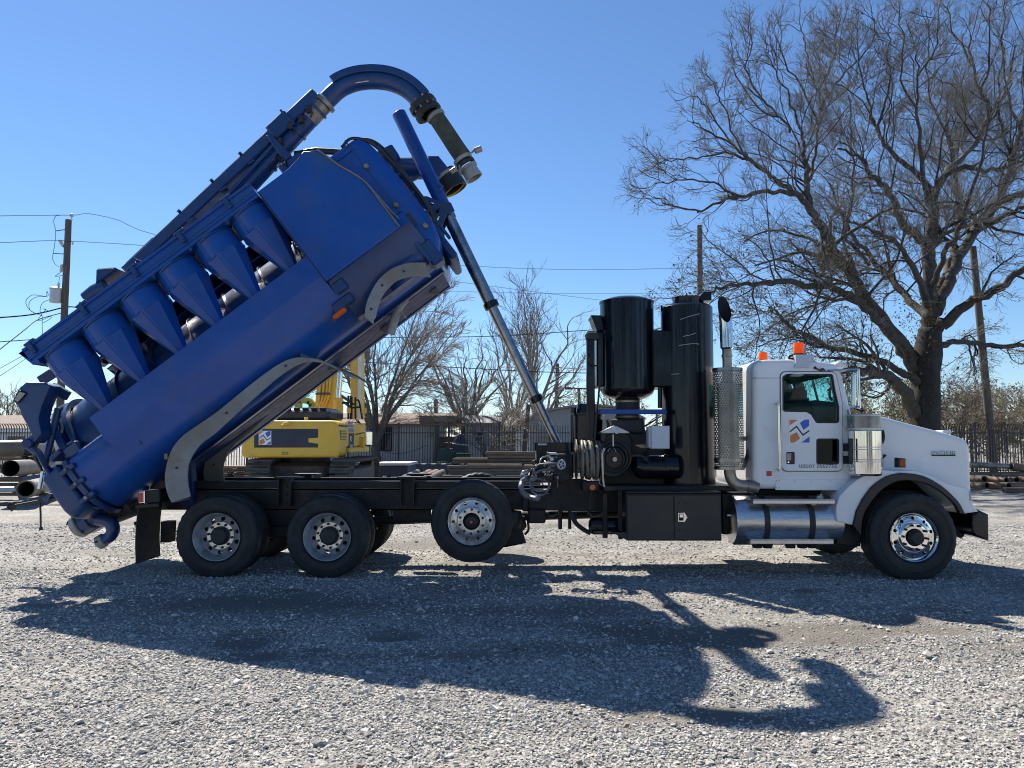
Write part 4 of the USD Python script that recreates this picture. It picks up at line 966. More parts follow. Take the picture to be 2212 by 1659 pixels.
put(t, 'lamp_arm', cat(beam(P[0] + [-.8, 0, 0], P[0] + [.8, 0, 0], .08, .08), box(P[0][0] - 1.1, P[0][0] - .6, 59.8, 60.2, P[0][2] - .08, P[0][2] + .1), box(P[0][0] + .6, P[0][0] + 1.1, 59.8, 60.2, P[0][2] - .08, P[0][2] + .1)), 'wire_black', False)
pole('dark utility pole rising behind the grey house roof', ('s', [(838, 85), (838, 360)]), 52, .17, .14)
pole('leaning dark pole in front of the pale barn wall', ('s', [(1862, 140), (1815, 640)]), 40, .14, .11)

# ------------------------------------------------------------------ yard things behind the fence
a = W('s', [(1148, 720)], 38.6)[0]


def bin_(label, x, Y, s=1.0):
    t = thing('wheelie_bin', label, 'wheelie bin', (x, Y, 0))
    put(t, 'body', (lambda m: (np.stack([x + (m[0][:, 0] - x) * (0.8 + 0.2 * m[0][:, 2] / .95), m[0][:, 1], m[0][:, 2] * s], 1), m[1]))(box(x - .33, x + .33, Y - .35, Y + .35, .08, .95, .03)), 'bin_green')
    put(t, 'lid', box(x - .36, x + .36, Y - .4, Y + .38, .955 * s, 1.03 * s, .03), 'bin_green')
    for e in (-1, 1):
        put(t, 'wheel', cyl((x + e * .30, Y + .33, .1), (x + e * .36, Y + .33, .1), .1, 14), 'rubber')


bin_('green wheelie bin in front of the trailer, nearest to the fence', a[0], 38.6)
bin_('second green bin half hidden beside the covered grill', W('s', [(1010, 640)], 41)[0][0], 41, 1.15)
a = W('s', [(950, 700)], 38.4)[0]
t = thing('garden_chair', 'green plastic chair behind the fence left of the bins', 'chair', (a[0], 38.4, 0))
put(t, 'seat', box(a[0] - .45, a[0] + .45, 38.0, 38.7, .52, .6, .02), 'chair_green')
put(t, 'backrest', (lambda m: m)(lathe([(0, -.03), (.4, -.03), (.46, 0), (.4, .03), (0, .03)], (a[0], 38.75, .85), (0, 1, .2), 24)), 'chair_green')
for e in (-.4, .4):
    for y in (38.05, 38.65):
        put(t, 'leg', beam((a[0] + e, y, 0), (a[0] + e * .95, y, .53), .06, .06), 'chair_green', False)
a = W('s', [(1112, 600)], 39.5)[0]
t = thing('covered_grill', 'black covered grill standing against the fence post', 'grill', (a[0], 39.5, 0))
put(t, 'cover', lathe([(.55, 0), (.52, .5), (.42, 1.2), (.36, 1.6), (.2, 1.9), (0, 2.0)], (a[0], 39.5, 0), (0, 0, 1), 14), 'slate_panel', 60)
put(t, 'strap', taurus((a[0], 39.5, 1.45), (0.1, 0, 1), .41, .025, 20, 6), 'house_white')
a = W('s', [(900, 760)], 38)[0]
solo('blue_tarp', lathe([(.55, 0), (.5, .22), (.32, .4), (.12, .48), (0, .5)], (a[0], 38.2, 0), (0, 0, 1), 11), 'tarp_blue', 'crumpled blue tarp on the ground under the green chair', 'tarp', None, 60)
a = W('s', [(985, 540)], 43)[0]
t = thing('brick_stack', 'reddish clutter of stacked bricks between grey house and trailer', 'bricks', (a[0], 43, 0))
for k in range(18):
    put(t, 'brick', box(a[0] - .9 + .3 * (k % 6), a[0] - .63 + .3 * (k % 6), 42.8, 43.1, .9 + .32 * (k // 6), 1.2 + .32 * (k // 6)), 'roof_brown', False)
put(t, 'pallet', box(a[0] - 1, a[0] + 1, 42.7, 43.3, 0, .88), 'timber', False)


def car(label, x, Y, mat):
    t = thing('parked_car', label, 'car', (x, Y, 0))
    P = [(-2.2, .35), (-2.25, .75), (-1.9, .95), (-1.15, 1.0), (-.6, 1.42), (.7, 1.45), (1.5, 1.05), (2.15, .95), (2.25, .6), (2.2, .35)]
    put(t, 'body', prism(np.array(P) + [x, 0], Y - .85, Y + .85, .08, 2), mat)
    put(t, 'side_window', prism(np.array([(-1.0, 1.0), (-.55, 1.36), (.65, 1.38), (1.2, 1.03)]) + [x, 0], Y - .858, Y - .84), 'dark_glass', False)
    for e in (-1.35, 1.4):
        put(t, 'wheel', cyl((x + e, Y - .87, .33), (x + e, Y - .62, .33), .33, 18, .03), 'rubber')


car('white car behind the left fence, seen between the pickets', W('p', [(30, 600)], 42)[0][0] - 1.2, 42, 'car_white')
a = W('p', [(150, 640)], 41)[0]
t = thing('barrier_post', 'yellow guard barrier behind the left fence next to the white car', 'barrier', (a[0], 40.6, 0))
for e in (-.35, .35):
    put(t, 'post', cyl((a[0] + e, 40.6, 0), (a[0] + e, 40.6, 1.35), .09, 12, .02), 'yellow_paint')
put(t, 'cross_bar', box(a[0] - .5, a[0] + .5, 40.48, 40.55, .95, 1.3, .02), 'yellow_paint')

# ------------------------------------------------------------------ timber stacks


def plank(k, x0, x1, y, h, Y, depth, mat, label, group, skew=0.0):
    a, c = W(k, [(x0, y)], Y)[0], W(k, [(x1, y)], Y)[0]
    hh = mm(k, h, Y)
    L = c[0] - a[0]
    m = box(a[0], a[0] + L, Y, Y + depth, a[2] - hh, a[2], .012)
    if skew:
        m = (np.stack([m[0][:, 0], m[0][:, 1] + skew * (m[0][:, 0] - a[0]), m[0][:, 2]], 1), m[1])
    solo('timber', m, mat, label, 'timber', group, False)


rp = np.random.default_rng(5)
NTH = ['first', 'second', 'third', 'fourth', 'fifth', 'sixth', 'seventh', 'eighth', 'ninth']
TY = 25.0
for rows, x0, x1, y0, h, Y, lab, gr in (
        (4, 1392, 1935, 662, 37, TY, 'weathered timber of the tall stack beside the control panel', 'timbers of the tall stack'),
        (2, 1030, 1440, 732, 33, TY + .2, 'dark timber of the low stack left of the tall one', 'timbers of the low stack'),
        (3, 965, 1925, 815, 35, TY - .4, 'long timber of the bottom stack behind the lift wheel', 'timbers of the bottom stack'),
        (4, 880, 1990, 922, 34, TY - .8, 'long timber of the lowest layer behind the truck frame', 'lowest timbers behind the frame')):
    for i in range(rows):
        for j in range(3):
            xa = x0 + rp.uniform(-14, 14) + (i * 9 if rows < 4 else 0); xb = x1 + rp.uniform(-6, 10)
            plank('s', xa, xb, y0 + i * h + rp.uniform(-1, 1), h - 3, Y + j * .36, .31, 'timber', f"{['topmost', 'second', 'third', 'lowest'][i]} {['front', 'middle', 'rear'][j]} {lab}", gr)
for i, (x0, x1, y) in enumerate([(1178, 1790, 796), (1818, 1925, 803), (1110, 1150, 794), (1050, 1410, 727)]):
    plank('s', x0, x1, y, 20 if i != 2 else 32, TY - .42, .16, 'timber_light', ['pale narrow batten on the bottom stack', 'short pale batten end near the hoses', 'small pale block on the bottom stack', 'pale edge board on top of the low stack'][i], None)
for i in range(9):
    for j in range(2):
        plank('q', 78 + rp.uniform(-12, 20) + i * 3, 560 + rp.uniform(-90, 120), 662 + i * 22, 19, 27 + j * .4, .36, 'timber_light' if i % 3 == 0 else 'timber', f"{NTH[i]} {['front', 'rear'][j]} mat board from the top of the pile left of the excavator", 'boards of the pile left of the excavator')
for i in range(8):
    plank('q', 520 + rp.uniform(0, 40), 740 + rp.uniform(-30, 20), 665 + i * 22, 18, 26 + rp.uniform(-.1, .1), .5, 'timber', f'{NTH[i]} short board from the top of the pile beside the left track', 'boards beside the left track')
# steel trough with pale top and pipes by the fence
a = W('s', [(155, 800), (530, 800), (530, 900), (155, 900)], 29)
t = thing('steel_tank', 'low blue grey steel tank with pale top between excavator track and timber', 'steel tank', (a[0][0], 29, 0))
put(t, 'body', box(a[0][0], a[1][0], 29, 31.5, .35, a[0][2] - .05, .03), 'slate_panel')
put(t, 'lid', box(a[0][0] - .05, a[1][0] + .05, 28.95, 31.6, a[0][2] - .05, a[0][2] + .05, .015), 'galvanised')
for x in (a[0][0] + .2, a[1][0] - .2):
    for y in (29.2, 31.3):
        put(t, 'foot', box(x - .08, x + .08, y - .08, y + .08, 0, .36), 'frame_black', False)
a = W('s', [(540, 795), (1010, 790)], 33)
t = thing('barrier_beam', 'long blue beam with white stripes lying along the fence', 'beam', (a[0][0], 33, 0))
put(t, 'beam', box(a[0][0], a[1][0], 33, 33.2, a[0][2] - .22, a[0][2]), 'slate_panel', False)
for x in np.arange(a[0][0] + .1, a[1][0] - .2, .42):
    put(t, 'stripe', box(x, x + .2, 32.99, 33.21, a[0][2] - .02, a[0][2] + .008), 'house_white', False)
for x in (a[0][0] + .5, a[1][0] - .5):
    put(t, 'foot', box(x - .06, x + .06, 33.03, 33.17, 0, a[0][2] - .21), 'frame_black', False)


def pipe(p0, p1, r, mat, label, group=None, wall=.02, n=22):
    t = thing('steel_pipe', label, 'pipe', p0, group)
    put(t, 'shell', tube(np.array([p0, p1]), r, n, False, 0, wall), mat, 50)
    return t


for i, (x0, x1, y0, y1) in enumerate([(470, 640, 985, 890), (590, 770, 985, 888), (680, 850, 985, 887), (760, 915, 985, 888)]):
    q0, q1 = W('s', [(x0, y0 - 15)], 21.5)[0], W('s', [(x1, y1)], 26)[0]
    pipe(q0, q1, .11, 'pipe_rust' if i % 3 else 'pipe_coat', ['leftmost', 'second', 'third', 'rightmost'][i] + ' of the four rusty pipes lying askew behind the frame upright', 'four askew pipes', .012, 14)
# left pipe rack
q = lambda x, y, Y: W('p', [(x, y)], Y)[0]
t = pipe(q(165, 1092, 20.0), q(900, 1045, 26.0), .215, 'pipe_coat', 'large pale pipe with dark open end at the left, middle of the rack', None, .012, 30)
put(t, 'lining', tube(np.array([q(165, 1092, 20.0), q(900, 1045, 26.0)]) * [1, 1, 1] + [[0, .02, 0], [0, 0, 0]], .202, 26, False, 0, .004), 'pipe_dark', 50)
t = pipe(q(412, 1420, 19.6), q(1100, 1370, 25.0), .195, 'pipe_coat', 'lowest large pipe with a flanged open end behind the rod of the body', None, .012, 30)
d_ = q(1100, 1370, 25.0) - q(412, 1420, 19.6); d_ /= np.linalg.norm(d_)
put(t, 'collar', tube(np.array([q(412, 1420, 19.6) - d_ * .02, q(412, 1420, 19.6) + d_ * .28]), .225, 30, False, 0, .03), 'pipe_coat', 50)
put(t, 'lining', tube(np.array([q(412, 1420, 19.6) + d_ * .01, q(1100, 1370, 25.0)]), .182, 26, False, 0, .004), 'pipe_dark', 50)
t = pipe(q(-500, 795, 21.5), q(345, 770, 22.5), .245, 'pipe_coat', 'topmost large pipe reaching in from the left edge', None, .014, 30)
t = pipe(q(455, 765, 22.5), q(720, 755, 24.5), .24, 'pipe_coat', 'upper large pipe seen behind the blue arm, right of the topmost one', None, .014, 30)
t = pipe(q(-500, 1440, 21), q(330, 1432, 21), .085, 'galvanised', 'white steel tube lying low at the left edge', None, .01, 16)
for i, (x0, x1, y, h, Y, lab) in enumerate([(-500, 420, 1235, 70, 21.6, 'dark beam under the middle pipe of the rack'), (-500, 1050, 1475, 55, 20.6, 'long pale beam on the gravel under the pipe rack'), (-500, 330, 910, 55, 22.8, 'upper dark support beam under the topmost pipe'), (350, 900, 905, 60, 23.4, 'dark support beam behind the blue arm'), (-500, 320, 1330, 60, 22.2, 'second dark beam low at the left edge')]):
    plank('p', x0, x1, y, h, Y, .25, 'timber', lab, None)
for x, Y in ((-260, 22.6), (250, 22.9), (700, 24.3)):
    b = q(x, 1000, Y)
    solo('rack_post', box(b[0] - .08, b[0] + .08, Y + .3, Y + .46, 0, 1.6), 'frame_black', ['dark rack post at the far left', 'dark rack post behind the upper pipe end', 'dark rack post behind the tailgate ring'][[-260, 250, 700].index(x)], 'post', None, False)
# right pipe stack
q = lambda x, y, Y: W('r', [(x, y)], Y)[0]
t = thing('long_pipe', 'long bright steel pipe with a rusty end resting above the right pipe stack', 'pipe', q(380, 900, 27.5))
put(t, 'shell', tube(np.array([q(360, 893, 27.5), q(885, 915, 27.5)]), .10, 16), 'worn_steel')
put(t, 'coupling', tube(np.array([q(870, 915, 27.5), q(945, 920, 27.5)]), .10, 14), 'frame_black')
put(t, 'rusty_end', tube(np.array([q(930, 918, 27.5), q(1200, 955, 27.5)]), .15, 16), 'pipe_rust')
for i, (xa, ya, xb, yb, r, Y, lab) in enumerate([(330, 1085, 560, 1095, 43, 26.2, 'rusty pipe just right of the bumper, second row'), (560, 1095, 865, 1110, 44, 26.1, 'rusty pipe with open end in the middle of the second row'), (860, 1095, 1010, 1105, 40, 26.4, 'short rusty pipe end right of the second row'), (1020, 1090, 1250, 1100, 42, 26.3, 'rusty pipe leaving the picture in the second row'),
        (330, 1175, 600, 1185, 46, 25.6, 'rusty pipe at the bottom beside the white hood'), (610, 1180, 900, 1190, 48, 25.6, 'rusty pipe lowest of all with dark open end')]):
    t = pipe(q(xa, ya, Y + .8), q(xb, yb, Y), mm('r', r, Y), 'pipe_rust', lab, None, .012, 16)
    put(t, 'lining', tube(np.array([q(xa, ya, Y + .8), q(xb, yb, Y)]) - [[0, 0, 0], [.02, 0, 0]], mm('r', r, Y) - .014, 14, False, 0, .004), 'pipe_dark', 50)
for i, (x0, x1, y, h, Y, lab) in enumerate([(400, 1300, 1000, 40, 27.2, 'dark upper beam over the right pipe stack'), (690, 1300, 1035, 35, 27, 'rusty beam in the right pipe stack'), (880, 1300, 1218, 62, 25, 'pale skid timber at the foot of the right pipe stack'), (900, 1300, 1140, 70, 25.8, 'dark beam at the right edge of the pipe stack'), (620, 1300, 890, 60, 27.9, 'dark support under the long bright pipe')]):
    plank('r', x0, x1, y, h, Y, .3, 'timber', lab, None)

# ------------------------------------------------------------------ unseen building and trees added behind the viewer for paint and chrome to reflect
t = thing('warehouse', 'unseen long low steel building added behind the viewer to mirror in the black tanks', 'warehouse', (6, -34, 0))
put(t, 'wall', box(-6, 30, -46, -34, -.1, 4.6), 'shed_green', False)
put(t, 'roof', gable(-6, 30, -46, -34, 4.6, 1.4, .4), 'roof_grey', False)
for k in range(5):
    put(t, 'door', box(-4 + 7 * k, 0 + 7 * k, -33.98, -33.9, 0, 3.6), ['cab_dark', 'house_white', 'roof_brown'][k % 3], False)
for k, (x, y, hh) in enumerate(((-9, -20, 12), (-17, -22, 13), (-26, -18, 13), (-34, -10, 11), (-42, 0, 11), (2, -25, 12), (11, -22, 11), (20, -24, 13), (31, -14, 11), (41, -2, 11))):  # added tree belt, out of view: darker reflections, a little less sky fill
    small_tree('yard_tree', ['first', 'second', 'third', 'fourth', 'fifth', 'sixth', 'seventh', 'eighth', 'ninth', 'tenth'][k] + ' leafy tree added unseen behind the viewer to darken reflections', (x, y, 0), hh, 5.2, 90 + k, 9, (0, 0), 'bark', 'twig_dark', .16, .25, .2, .05, 'leaf_dark', 5200, twr=.02, leafsize=.42, group='unseen trees added for reflections')
# ------------------------------------------------------------------ excavator in the yard
EY = 23.0
XR = W('q', [(1596, 400)], EY)[0][0]
XL = W('q', [(612, 400)], EY)[0][0]


def onside(k, pt, X=None):
    X = XR if X is None else X
    q = W(k, [pt], 1.0)[0]
    Y = X / q[0]
    return W(k, [pt], Y)[0]


ex = thing('excavator', 'yellow tracked excavator with grey stripe seen from behind under the raised body', 'excavator', (0.5 * (XL + XR), EY + 2, 0))
cw = W('q', [(612, 470), (618, 300), (650, 225), (700, 203), (1530, 203), (1572, 225), (1590, 262), (1599, 420), (1597, 520), (1588, 578), (650, 582), (622, 566)], EY)
put(ex, 'counterweight', prism(cw, EY, EY + 1.1, .10, 3), 'yellow_paint')
z0_, z1_ = W('q', [(1600, 500)], EY)[0][2], W('q', [(1600, 207)], EY)[0][2]
put(ex, 'side_panel', box(XL + .02, XR - .01, EY + 1.11, EY + 4.3, z0_ + .06, z1_ - .02, .05), 'yellow_paint')
a = [onside('q', p) for p in [(1604, 525), (1858, 480), (1872, 515), (1606, 560)]]
put(ex, 'skirt', cat(box(XL, XR + .10, EY + 1.11, EY + 4.35, z0_ - .12, z0_ + .05, .03)), 'yellow_paint', label='faded lower skirt')
put(ex, 'stripe_panel', prism(W('q', [(745, 290), (1390, 290), (1388, 380), (1290, 384), (1290, 425), (1388, 440), (1388, 478), (745, 480)], EY - .004), EY - .004, EY + .05), 'slate_panel', False)


def logo(parent, k, pts, Y, d):
    """The square company mark: pts = (x0, y0, x1, y1) in crop k."""
    x0, y0, x1, y1 = pts
    g = lambda P: W(k, [(x0 + a * (x1 - x0), y0 + b * (y1 - y0)) for a, b in P], Y)
    s = put(parent, 'logo', prism(g([(0, 0), (1, 0), (1, 1), (0, 1)]), Y, Y + d), 'decal_white', False)
    Q = lambda P, m: put(s, 'logo_mark', prism(g(P), Y - .0025, Y + d * .5), m, False)
    Q([(.02, .03), (.42, .03), (.03, .27)], 'decal_orange')
    Q([(.73, .03), (.94, .02), (.95, .28), (.68, .45), (.51, .16)], 'decal_blue')
    Q([(.03, .50), (.36, .27), (.66, .62), (.96, .45), (.96, .51), (.65, .70), (.35, .35), (.03, .56)], 'decal_navy')
    Q([(.05, .68), (.36, .54), (.52, .80), (.26, .97), (.05, .97)], 'decal_orange')
    Q([(.97, .72), (.97, .97), (.58, .97)], 'decal_blue')


logo(ex, 'q', (792, 310, 917, 452), EY - .009, .006)
put(ex, 'lettering', text('515', mm('q', 26, EY), W('q', [(1020, 548)], EY - .003)[0], .004, True), 'slate_panel', False)
for x in (952, 1268):
    put(ex, 'lifting_lug', cyl(W('q', [(x, 208)], EY + .3)[0], W('q', [(x, 172)], EY + .3)[0], .06, 12, .01), 'yellow_paint')
c = W('q', [(1075, 238)], EY)[0]
put(ex, 'latch', cat(xf(box(-.13, .13, -.10, .02, -.06, .06, .03), np.block([[np.array([[.94, 0, -.34], [0, 1, 0], [.34, 0, .94]]), np.array(c)[:, None]], [0, 0, 0, 1]])), cyl(c + [-.12, -.09, -.05], c + [.02, -.09, -.02], .03, 10)), 'yellow_paint')
hz0, hz1 = W('q', [(1500, 195)], EY + 1.2)[0][2], W('q', [(1500, 90)], EY + 1.2)[0][2]
hxl, hxr = W('q', [(940, 150)], EY + 1.2)[0][0], W('q', [(1520, 150)], EY + 1.2)[0][0]
hd = put(ex, 'engine_hood', box(XL + .35, hxr, EY + 1.0, EY + 3.0, hz0 - .05, hz1, .10), 'slate_panel', 40)
for k in range(9):
    xx = hxr - .15 - k * .27
    put(hd, 'rib', box(xx - .19, xx, EY + 1.06, EY + 2.9, hz1 - .005, hz1 + .045, .02), 'galvanised' if k < 0 else 'slate_panel')
for k in range(3):
    p = W('x', [(120 + k * 130, 1130)], EY + .995)[0]
    put(hd, 'vent', box(p[0], p[0] + .13, EY + .985, EY + 1.01, p[2] - .03, p[2] + .03), 'frame_black', False)
for i in range(2):
    for j in range(4):
        put(hd, 'grille_slot', box(hxr - .002, hxr + .006, EY + 1.25 + j * .38, EY + 1.52 + j * .38, hz1 - .30 - i * .22, hz1 - .14 - i * .22), 'frame_black', False)
# marks on the right side
for (u0, v0, u1, v1, m, nm, n) in [(1607, 250, 1686, 270, 'frame_black', 'vent', 0), (1611, 303, 1672, 440, 'track_steel', 'grille', 9), (1692, 214, 1738, 237, 'decal_lilac', 'stripe', 0), (1694, 246, 1741, 273, 'decal_lilac', 'stripe', 0), (1698, 284, 1745, 322, 'decal_lilac', 'stripe', 0), (1700, 334, 1746, 474, 'slate_panel', 'model_plate', 0)]:
    A, B = onside('q', (u0, v0)), onside('q', (u1, v1))
    q = put(ex, nm, box(XR - .03, XR + .006, A[1], B[1], B[2], A[2]), m, False)
    for k in range(n):
        zz = B[2] + (A[2] - B[2]) * (k + .5) / n
        put(q, 'slat', box(XR, XR + .015, A[1] + .02, B[1] - .02, zz - .012, zz + .012), 'yellow_paint', False)
    if nm == 'model_plate':
        for i, (s_, hgt) in enumerate((('PC', .15), ('360', .16), ('LC', .09))):
            put(q, 'lettering', text(s_, hgt, [XR + .007, A[1] + .10, A[2] - .25 - i * .27], .004, True, (0, 1, 0)), 'decal_white', False)
A, B = onside('q', (1806, 372)), onside('q', (1852, 480))
put(ex, 'step_box', box(XR - .05, XR + .16, A[1], A[1] + .5, B[2], A[2], .04), 'yellow_paint')
A = onside('q', (1890, 380), XR + .45)
mr = put(ex, 'mirror', box(A[0] - .13, A[0] + .13, A[1], A[1] + .08, A[2] - .26, A[2] + .22, .04), 'chrome')
put(mr, 'mirror_arm', beam(A + [0, .05, .2], A + [-.5, .3, .1], .03, .03), 'frame_black')
# boom, arm, rods and cab
BYY = 28.0
bm = W('x', [(562, 1075), (618, 640), (700, 470), (900, 200), (1150, -150), (1330, -330), (1400, -220), (1240, 10), (1020, 330), (945, 540), (860, 1075)], BYY)
bo = put(ex, 'boom', prism(bm, BYY, BYY + .75, .05, 2), 'yellow_paint')
for i, x in enumerate((655, 715, 770, 815)):
    P = W('x', [(600 + 45 * i, 1040), (640 + 45 * i, 960), (x, 830), (x + 18, 620), (x + 60, 420)], BYY - .06)
    put(bo, 'hydraulic_pipe', tube(P, .045, 8, True, 4), 'yellow_paint')
put(bo, 'pipe_clamp', beam(*W('x', [(590, 825), (830, 825)], BYY - .1), .05, .08), 'track_steel')
put(ex, 'arm', prism(W('x', [(1165, 1245), (1165, 60), (1200, -200), (1310, -250), (1345, 60), (1345, 1245)], BYY + .3), BYY + .3, BYY + 1.0, .04, 2), 'yellow_paint')
put(ex, 'arm_side_plate', prism(W('x', [(1285, 1245), (1288, 200), (1310, 60), (1352, 60), (1352, 560), (1340, 900), (1340, 1245)], BYY + .27), BYY + .27, BYY + .299, .005), 'house_white')
put(ex, 'cylinder_rod', cyl(*W('x', [(968, 900), (1010, 300)], BYY - .3), .10, 14), 'chrome')
put(ex, 'cylinder_barrel', cyl(*W('x', [(962, 1250), (966, 895)], BYY - .3), .30 * .62, 16, .02), 'yellow_paint')
gr = [tube(W('x', P, EY + 3.2), .035, 6, True) for P in ([(1132, 1250), (1132, 860), (1170, 860), (1170, 1250)], [(1190, 1250), (1190, 870), (1250, 880), (1252, 1250)], [(1030, 980), (1130, 975)], [(1195, 1060), (1335, 1045)], [(1180, 990), (1260, 1000)])]
gr.append(tube(W('x', [(1262, 928), (1305, 940), (1330, 1030), (1345, 1120), (1365, 1245)], EY + 3.2), .035, 6, True, 4))
for g in gr:
    put(ex, 'hand_rail', g, 'frame_black')
for p in ((1145, 1110), (1390, 1115)):
    c = W('x', [p], EY + 3.2)[0]
    put(ex, 'work_light', box(c[0] - .08, c[0] + .08, EY + 3.15, EY + 3.3, c[2] - .08, c[2] + .12, .03), 'yellow_paint')
cb = put(ex, 'cab_frame', cat(*[beam(*W('x', P, BYY - 2.4), .22, .2) for P in ([(308, 1090), (308, 918)], [(300, 925), (500, 950)], [(490, 945), (545, 1010)], [(535, 1000), (535, 1090)])]), 'yellow_paint', False)
g0, g1 = W('x', [(150, 985), (540, 1085)], BYY - 2.2)
put(cb, 'cab_window', box(g0[0], g1[0], BYY - 2.3, BYY - 2.25, g1[2] - .3, g0[2] + .25), 'cab_glass', False)
put(ex, 'undercarriage', cat(box(XL + .5, XR - .5, EY + .7, EY + 3.2, .45, 1.0, .1), cyl(((XL + XR) / 2, EY + 1.9, .9), ((XL + XR) / 2, EY + 1.9, 1.25), .75, 24)), 'track_steel')


def track(xc):
    w, Lh, R = .72, 1.75, .47
    yc, zc = EY + 2.0, .60
    n = 46; per = 4 * Lh + 2 * math.pi * R
    fr = put(ex, 'track_frame', cat(box(xc - .22, xc + .22, yc - Lh, yc + Lh, .3, .85, .06), cyl((xc - .2, yc - Lh, zc), (xc + .2, yc - Lh, zc), R - .07, 24), cyl((xc - .2, yc + Lh, zc), (xc + .2, yc + Lh, zc), R - .07, 24)), 'track_steel')
    for k in range(n):
        s = (k + .5) / n * per
        if s < 2 * Lh:
            p, ang = (yc - Lh + s, zc + R), 0
        elif s < 2 * Lh + math.pi * R:
            a = (s - 2 * Lh) / R; p, ang = (yc + Lh + R * math.sin(a), zc + R * math.cos(a)), -a
        elif s < 4 * Lh + math.pi * R:
            p, ang = (yc + Lh - (s - 2 * Lh - math.pi * R), zc - R), math.pi
        else:
            a = (s - 4 * Lh - math.pi * R) / R; p, ang = (yc - Lh - R * math.sin(a), zc - R * math.cos(a)), math.pi - a
        m = cat(box(-w / 2, w / 2, -.083, .083, 0, .03), box(-w / 2, w / 2, -.08, -.055, .03, .075), box(-w / 2, w / 2, .0, .02, .03, .06), box(-.2, .2, -.07, .07, -.07, 0))
        c_, s_ = math.cos(ang), math.sin(ang)
        put(fr, 'track_shoe', xf(m, np.array([[1, 0, 0, xc], [0, c_, -s_, p[0]], [0, s_, c_, p[1]], [0, 0, 0, 1]])), 'track_steel', False)


track(W('q', [(818, 700)], EY + .2)[0][0]); track(W('q', [(1655, 700)], EY + .2)[0][0])
# ------------------------------------------------------------------ the vacuum truck
NY = 9.75                                   # depth of the truck's near side
VT = thing('vacuum_truck', 'long white cabbed vacuum truck with its blue debris body tipped up', 'vacuum truck', (0, YC, 0))
AL = math.radians(37.5)
E1, E2 = np.array([math.cos(AL), 0, math.sin(AL)]), np.array([math.sin(AL), 0, -math.cos(AL)])
BO = W('b', [(710, 310)], NY)[0] * [1, 0, 1]


def BW(s, t, y):
    return BO + s * E1 + t * E2 + np.array([0, y, 0])


def bmap(m):
    """A mesh laid out as (depth, along, across) in the tipped body's own axes -> world."""
    V = m[0]
    return BO + V[:, 1:2] * E1 + V[:, 2:3] * E2 + V[:, :1] * [0, 1, 0], m[1]


def bodybox(s0, s1, t0, t1, y0, y1, b=0.0):
    return bmap(box(y0, y1, s0, s1, t0, t1, b))


def bodyprism(cs, s0, s1, b=0.0, nb=2):
    return bmap(prism(np.array(cs, float), s0, s1, b, nb))


def sym(cs):
    """A cross-section given for the near half, completed by its mirror image."""
    cs = list(cs)
    return cs + [(2 * YC - y, t) for y, t in cs[::-1]]


FYN = 2 * YC
# debris tank and trough
RT, TC = 0.825, 0.17
tk = put(VT, 'debris_tank', lathe([(0, 0), (RT - .12, 0), (RT - .03, .04), (RT, .12), (RT, 5.05), (0, 5.06)], BW(-.55, TC, YC), E1, 64), 'dark_blue_paint')
for k in range(11):
    s = .30 + .30 * k
    put(tk, 'stiffener_ring', lathe([(RT - .01, 0), (RT + .035, 0), (RT + .035, .012), (RT - .01, .012)], BW(s, TC, YC), E1, 56), 'dark_blue_paint', 25)
cs = [(10.15, .10), (9.90, .20), (9.865, .30), (9.85, .42), (9.855, .56), (9.885, .68), (9.95, .80), (10.06, .90), (10.22, .98), (10.5, 1.02)]
csr = spline(np.array(cs), 4)
trough = put(VT, 'lower_trough', bodyprism(sym([tuple(p) for p in csr]), -.58, 4.74, .02, 2), 'blue_paint', 50)
put(trough, 'end_flange', bodyprism(sym([(y - .035 if y < 10.3 else y, t - .01 + .05 * (t > .6)) for y, t in cs]), -.66, -.585, .012), 'dark_blue_paint', 40)
put(trough, 'seal', bodyprism(sym([(y - .012 if y < 10.3 else y, t - .01 + .015 * (t > .6)) for y, t in cs]), -.584, -.572), 'hose_black', 40)
put(trough, 'joint_strip', bodybox(.29, .30, .30, .62, 9.842, 9.86), 'dark_blue_paint', False)
# side panels, both sides
pcs = [(NY, 0.0), (NY, .30), (NY + .008, .335), (NY + .045, .40), (NY + .13, .655), (NY + .15, .65), (NY + .07, .40), (NY + .03, .33), (NY + .03, 0.0)]
for f, n in ((lambda m: m, 0), (mir, 1)):
    sp = put(VT, 'side_panel', f(bodyprism(pcs, 0.0, 3.40, .008)), 'blue_paint', 28)
    put(sp, 'panel_return', f(bodybox(0.0, 3.4, -.02, -.001, NY + .004, NY + .36)), 'blue_paint', False)
    put(sp, 'end_plate', f(bodyprism([(NY + .032, 0), (NY + .035, .33), (NY + .14, .64), (10.3, .5), (10.3, .02)], .012, .03)), 'dark_blue_paint', False)
# tool cabinet at the front
bxp = [BW(s, t, 0) for s, t in ((3.405, -1.08), (3.89, -1.085), (4.06, -1.115), (4.18, -1.15), (4.345, -1.05), (4.47, -.70), (4.56, -.42), (4.59, .40), (3.405, .40))]
bc = put(VT, 'tool_cabinet', prism(np.array(bxp), NY, FYN - NY, .02, 3), 'blue_paint', 40)
put(bc, 'edge_trim', bodybox(3.395, 3.404, -1.08, .40, NY - .003, NY + .06), 'dark_blue_paint', False)
hd = [BW(s, t, 0) for s, t in ((4.0, -.98), (4.3, -1.0), (4.84, -1.0), (4.92, -.93), (4.965, -.75), (4.99, -.35), (4.995, .1), (4.985, .45), (4.95, .66), (4.88, .80), (4.72, .92), (4.0, .95))]
hd2 = spline(np.array(hd), 3)
fh = put(VT, 'front_bulkhead', prism(hd2, NY + .17, FYN - NY - .17, .16, 5), 'blue_paint', 50)
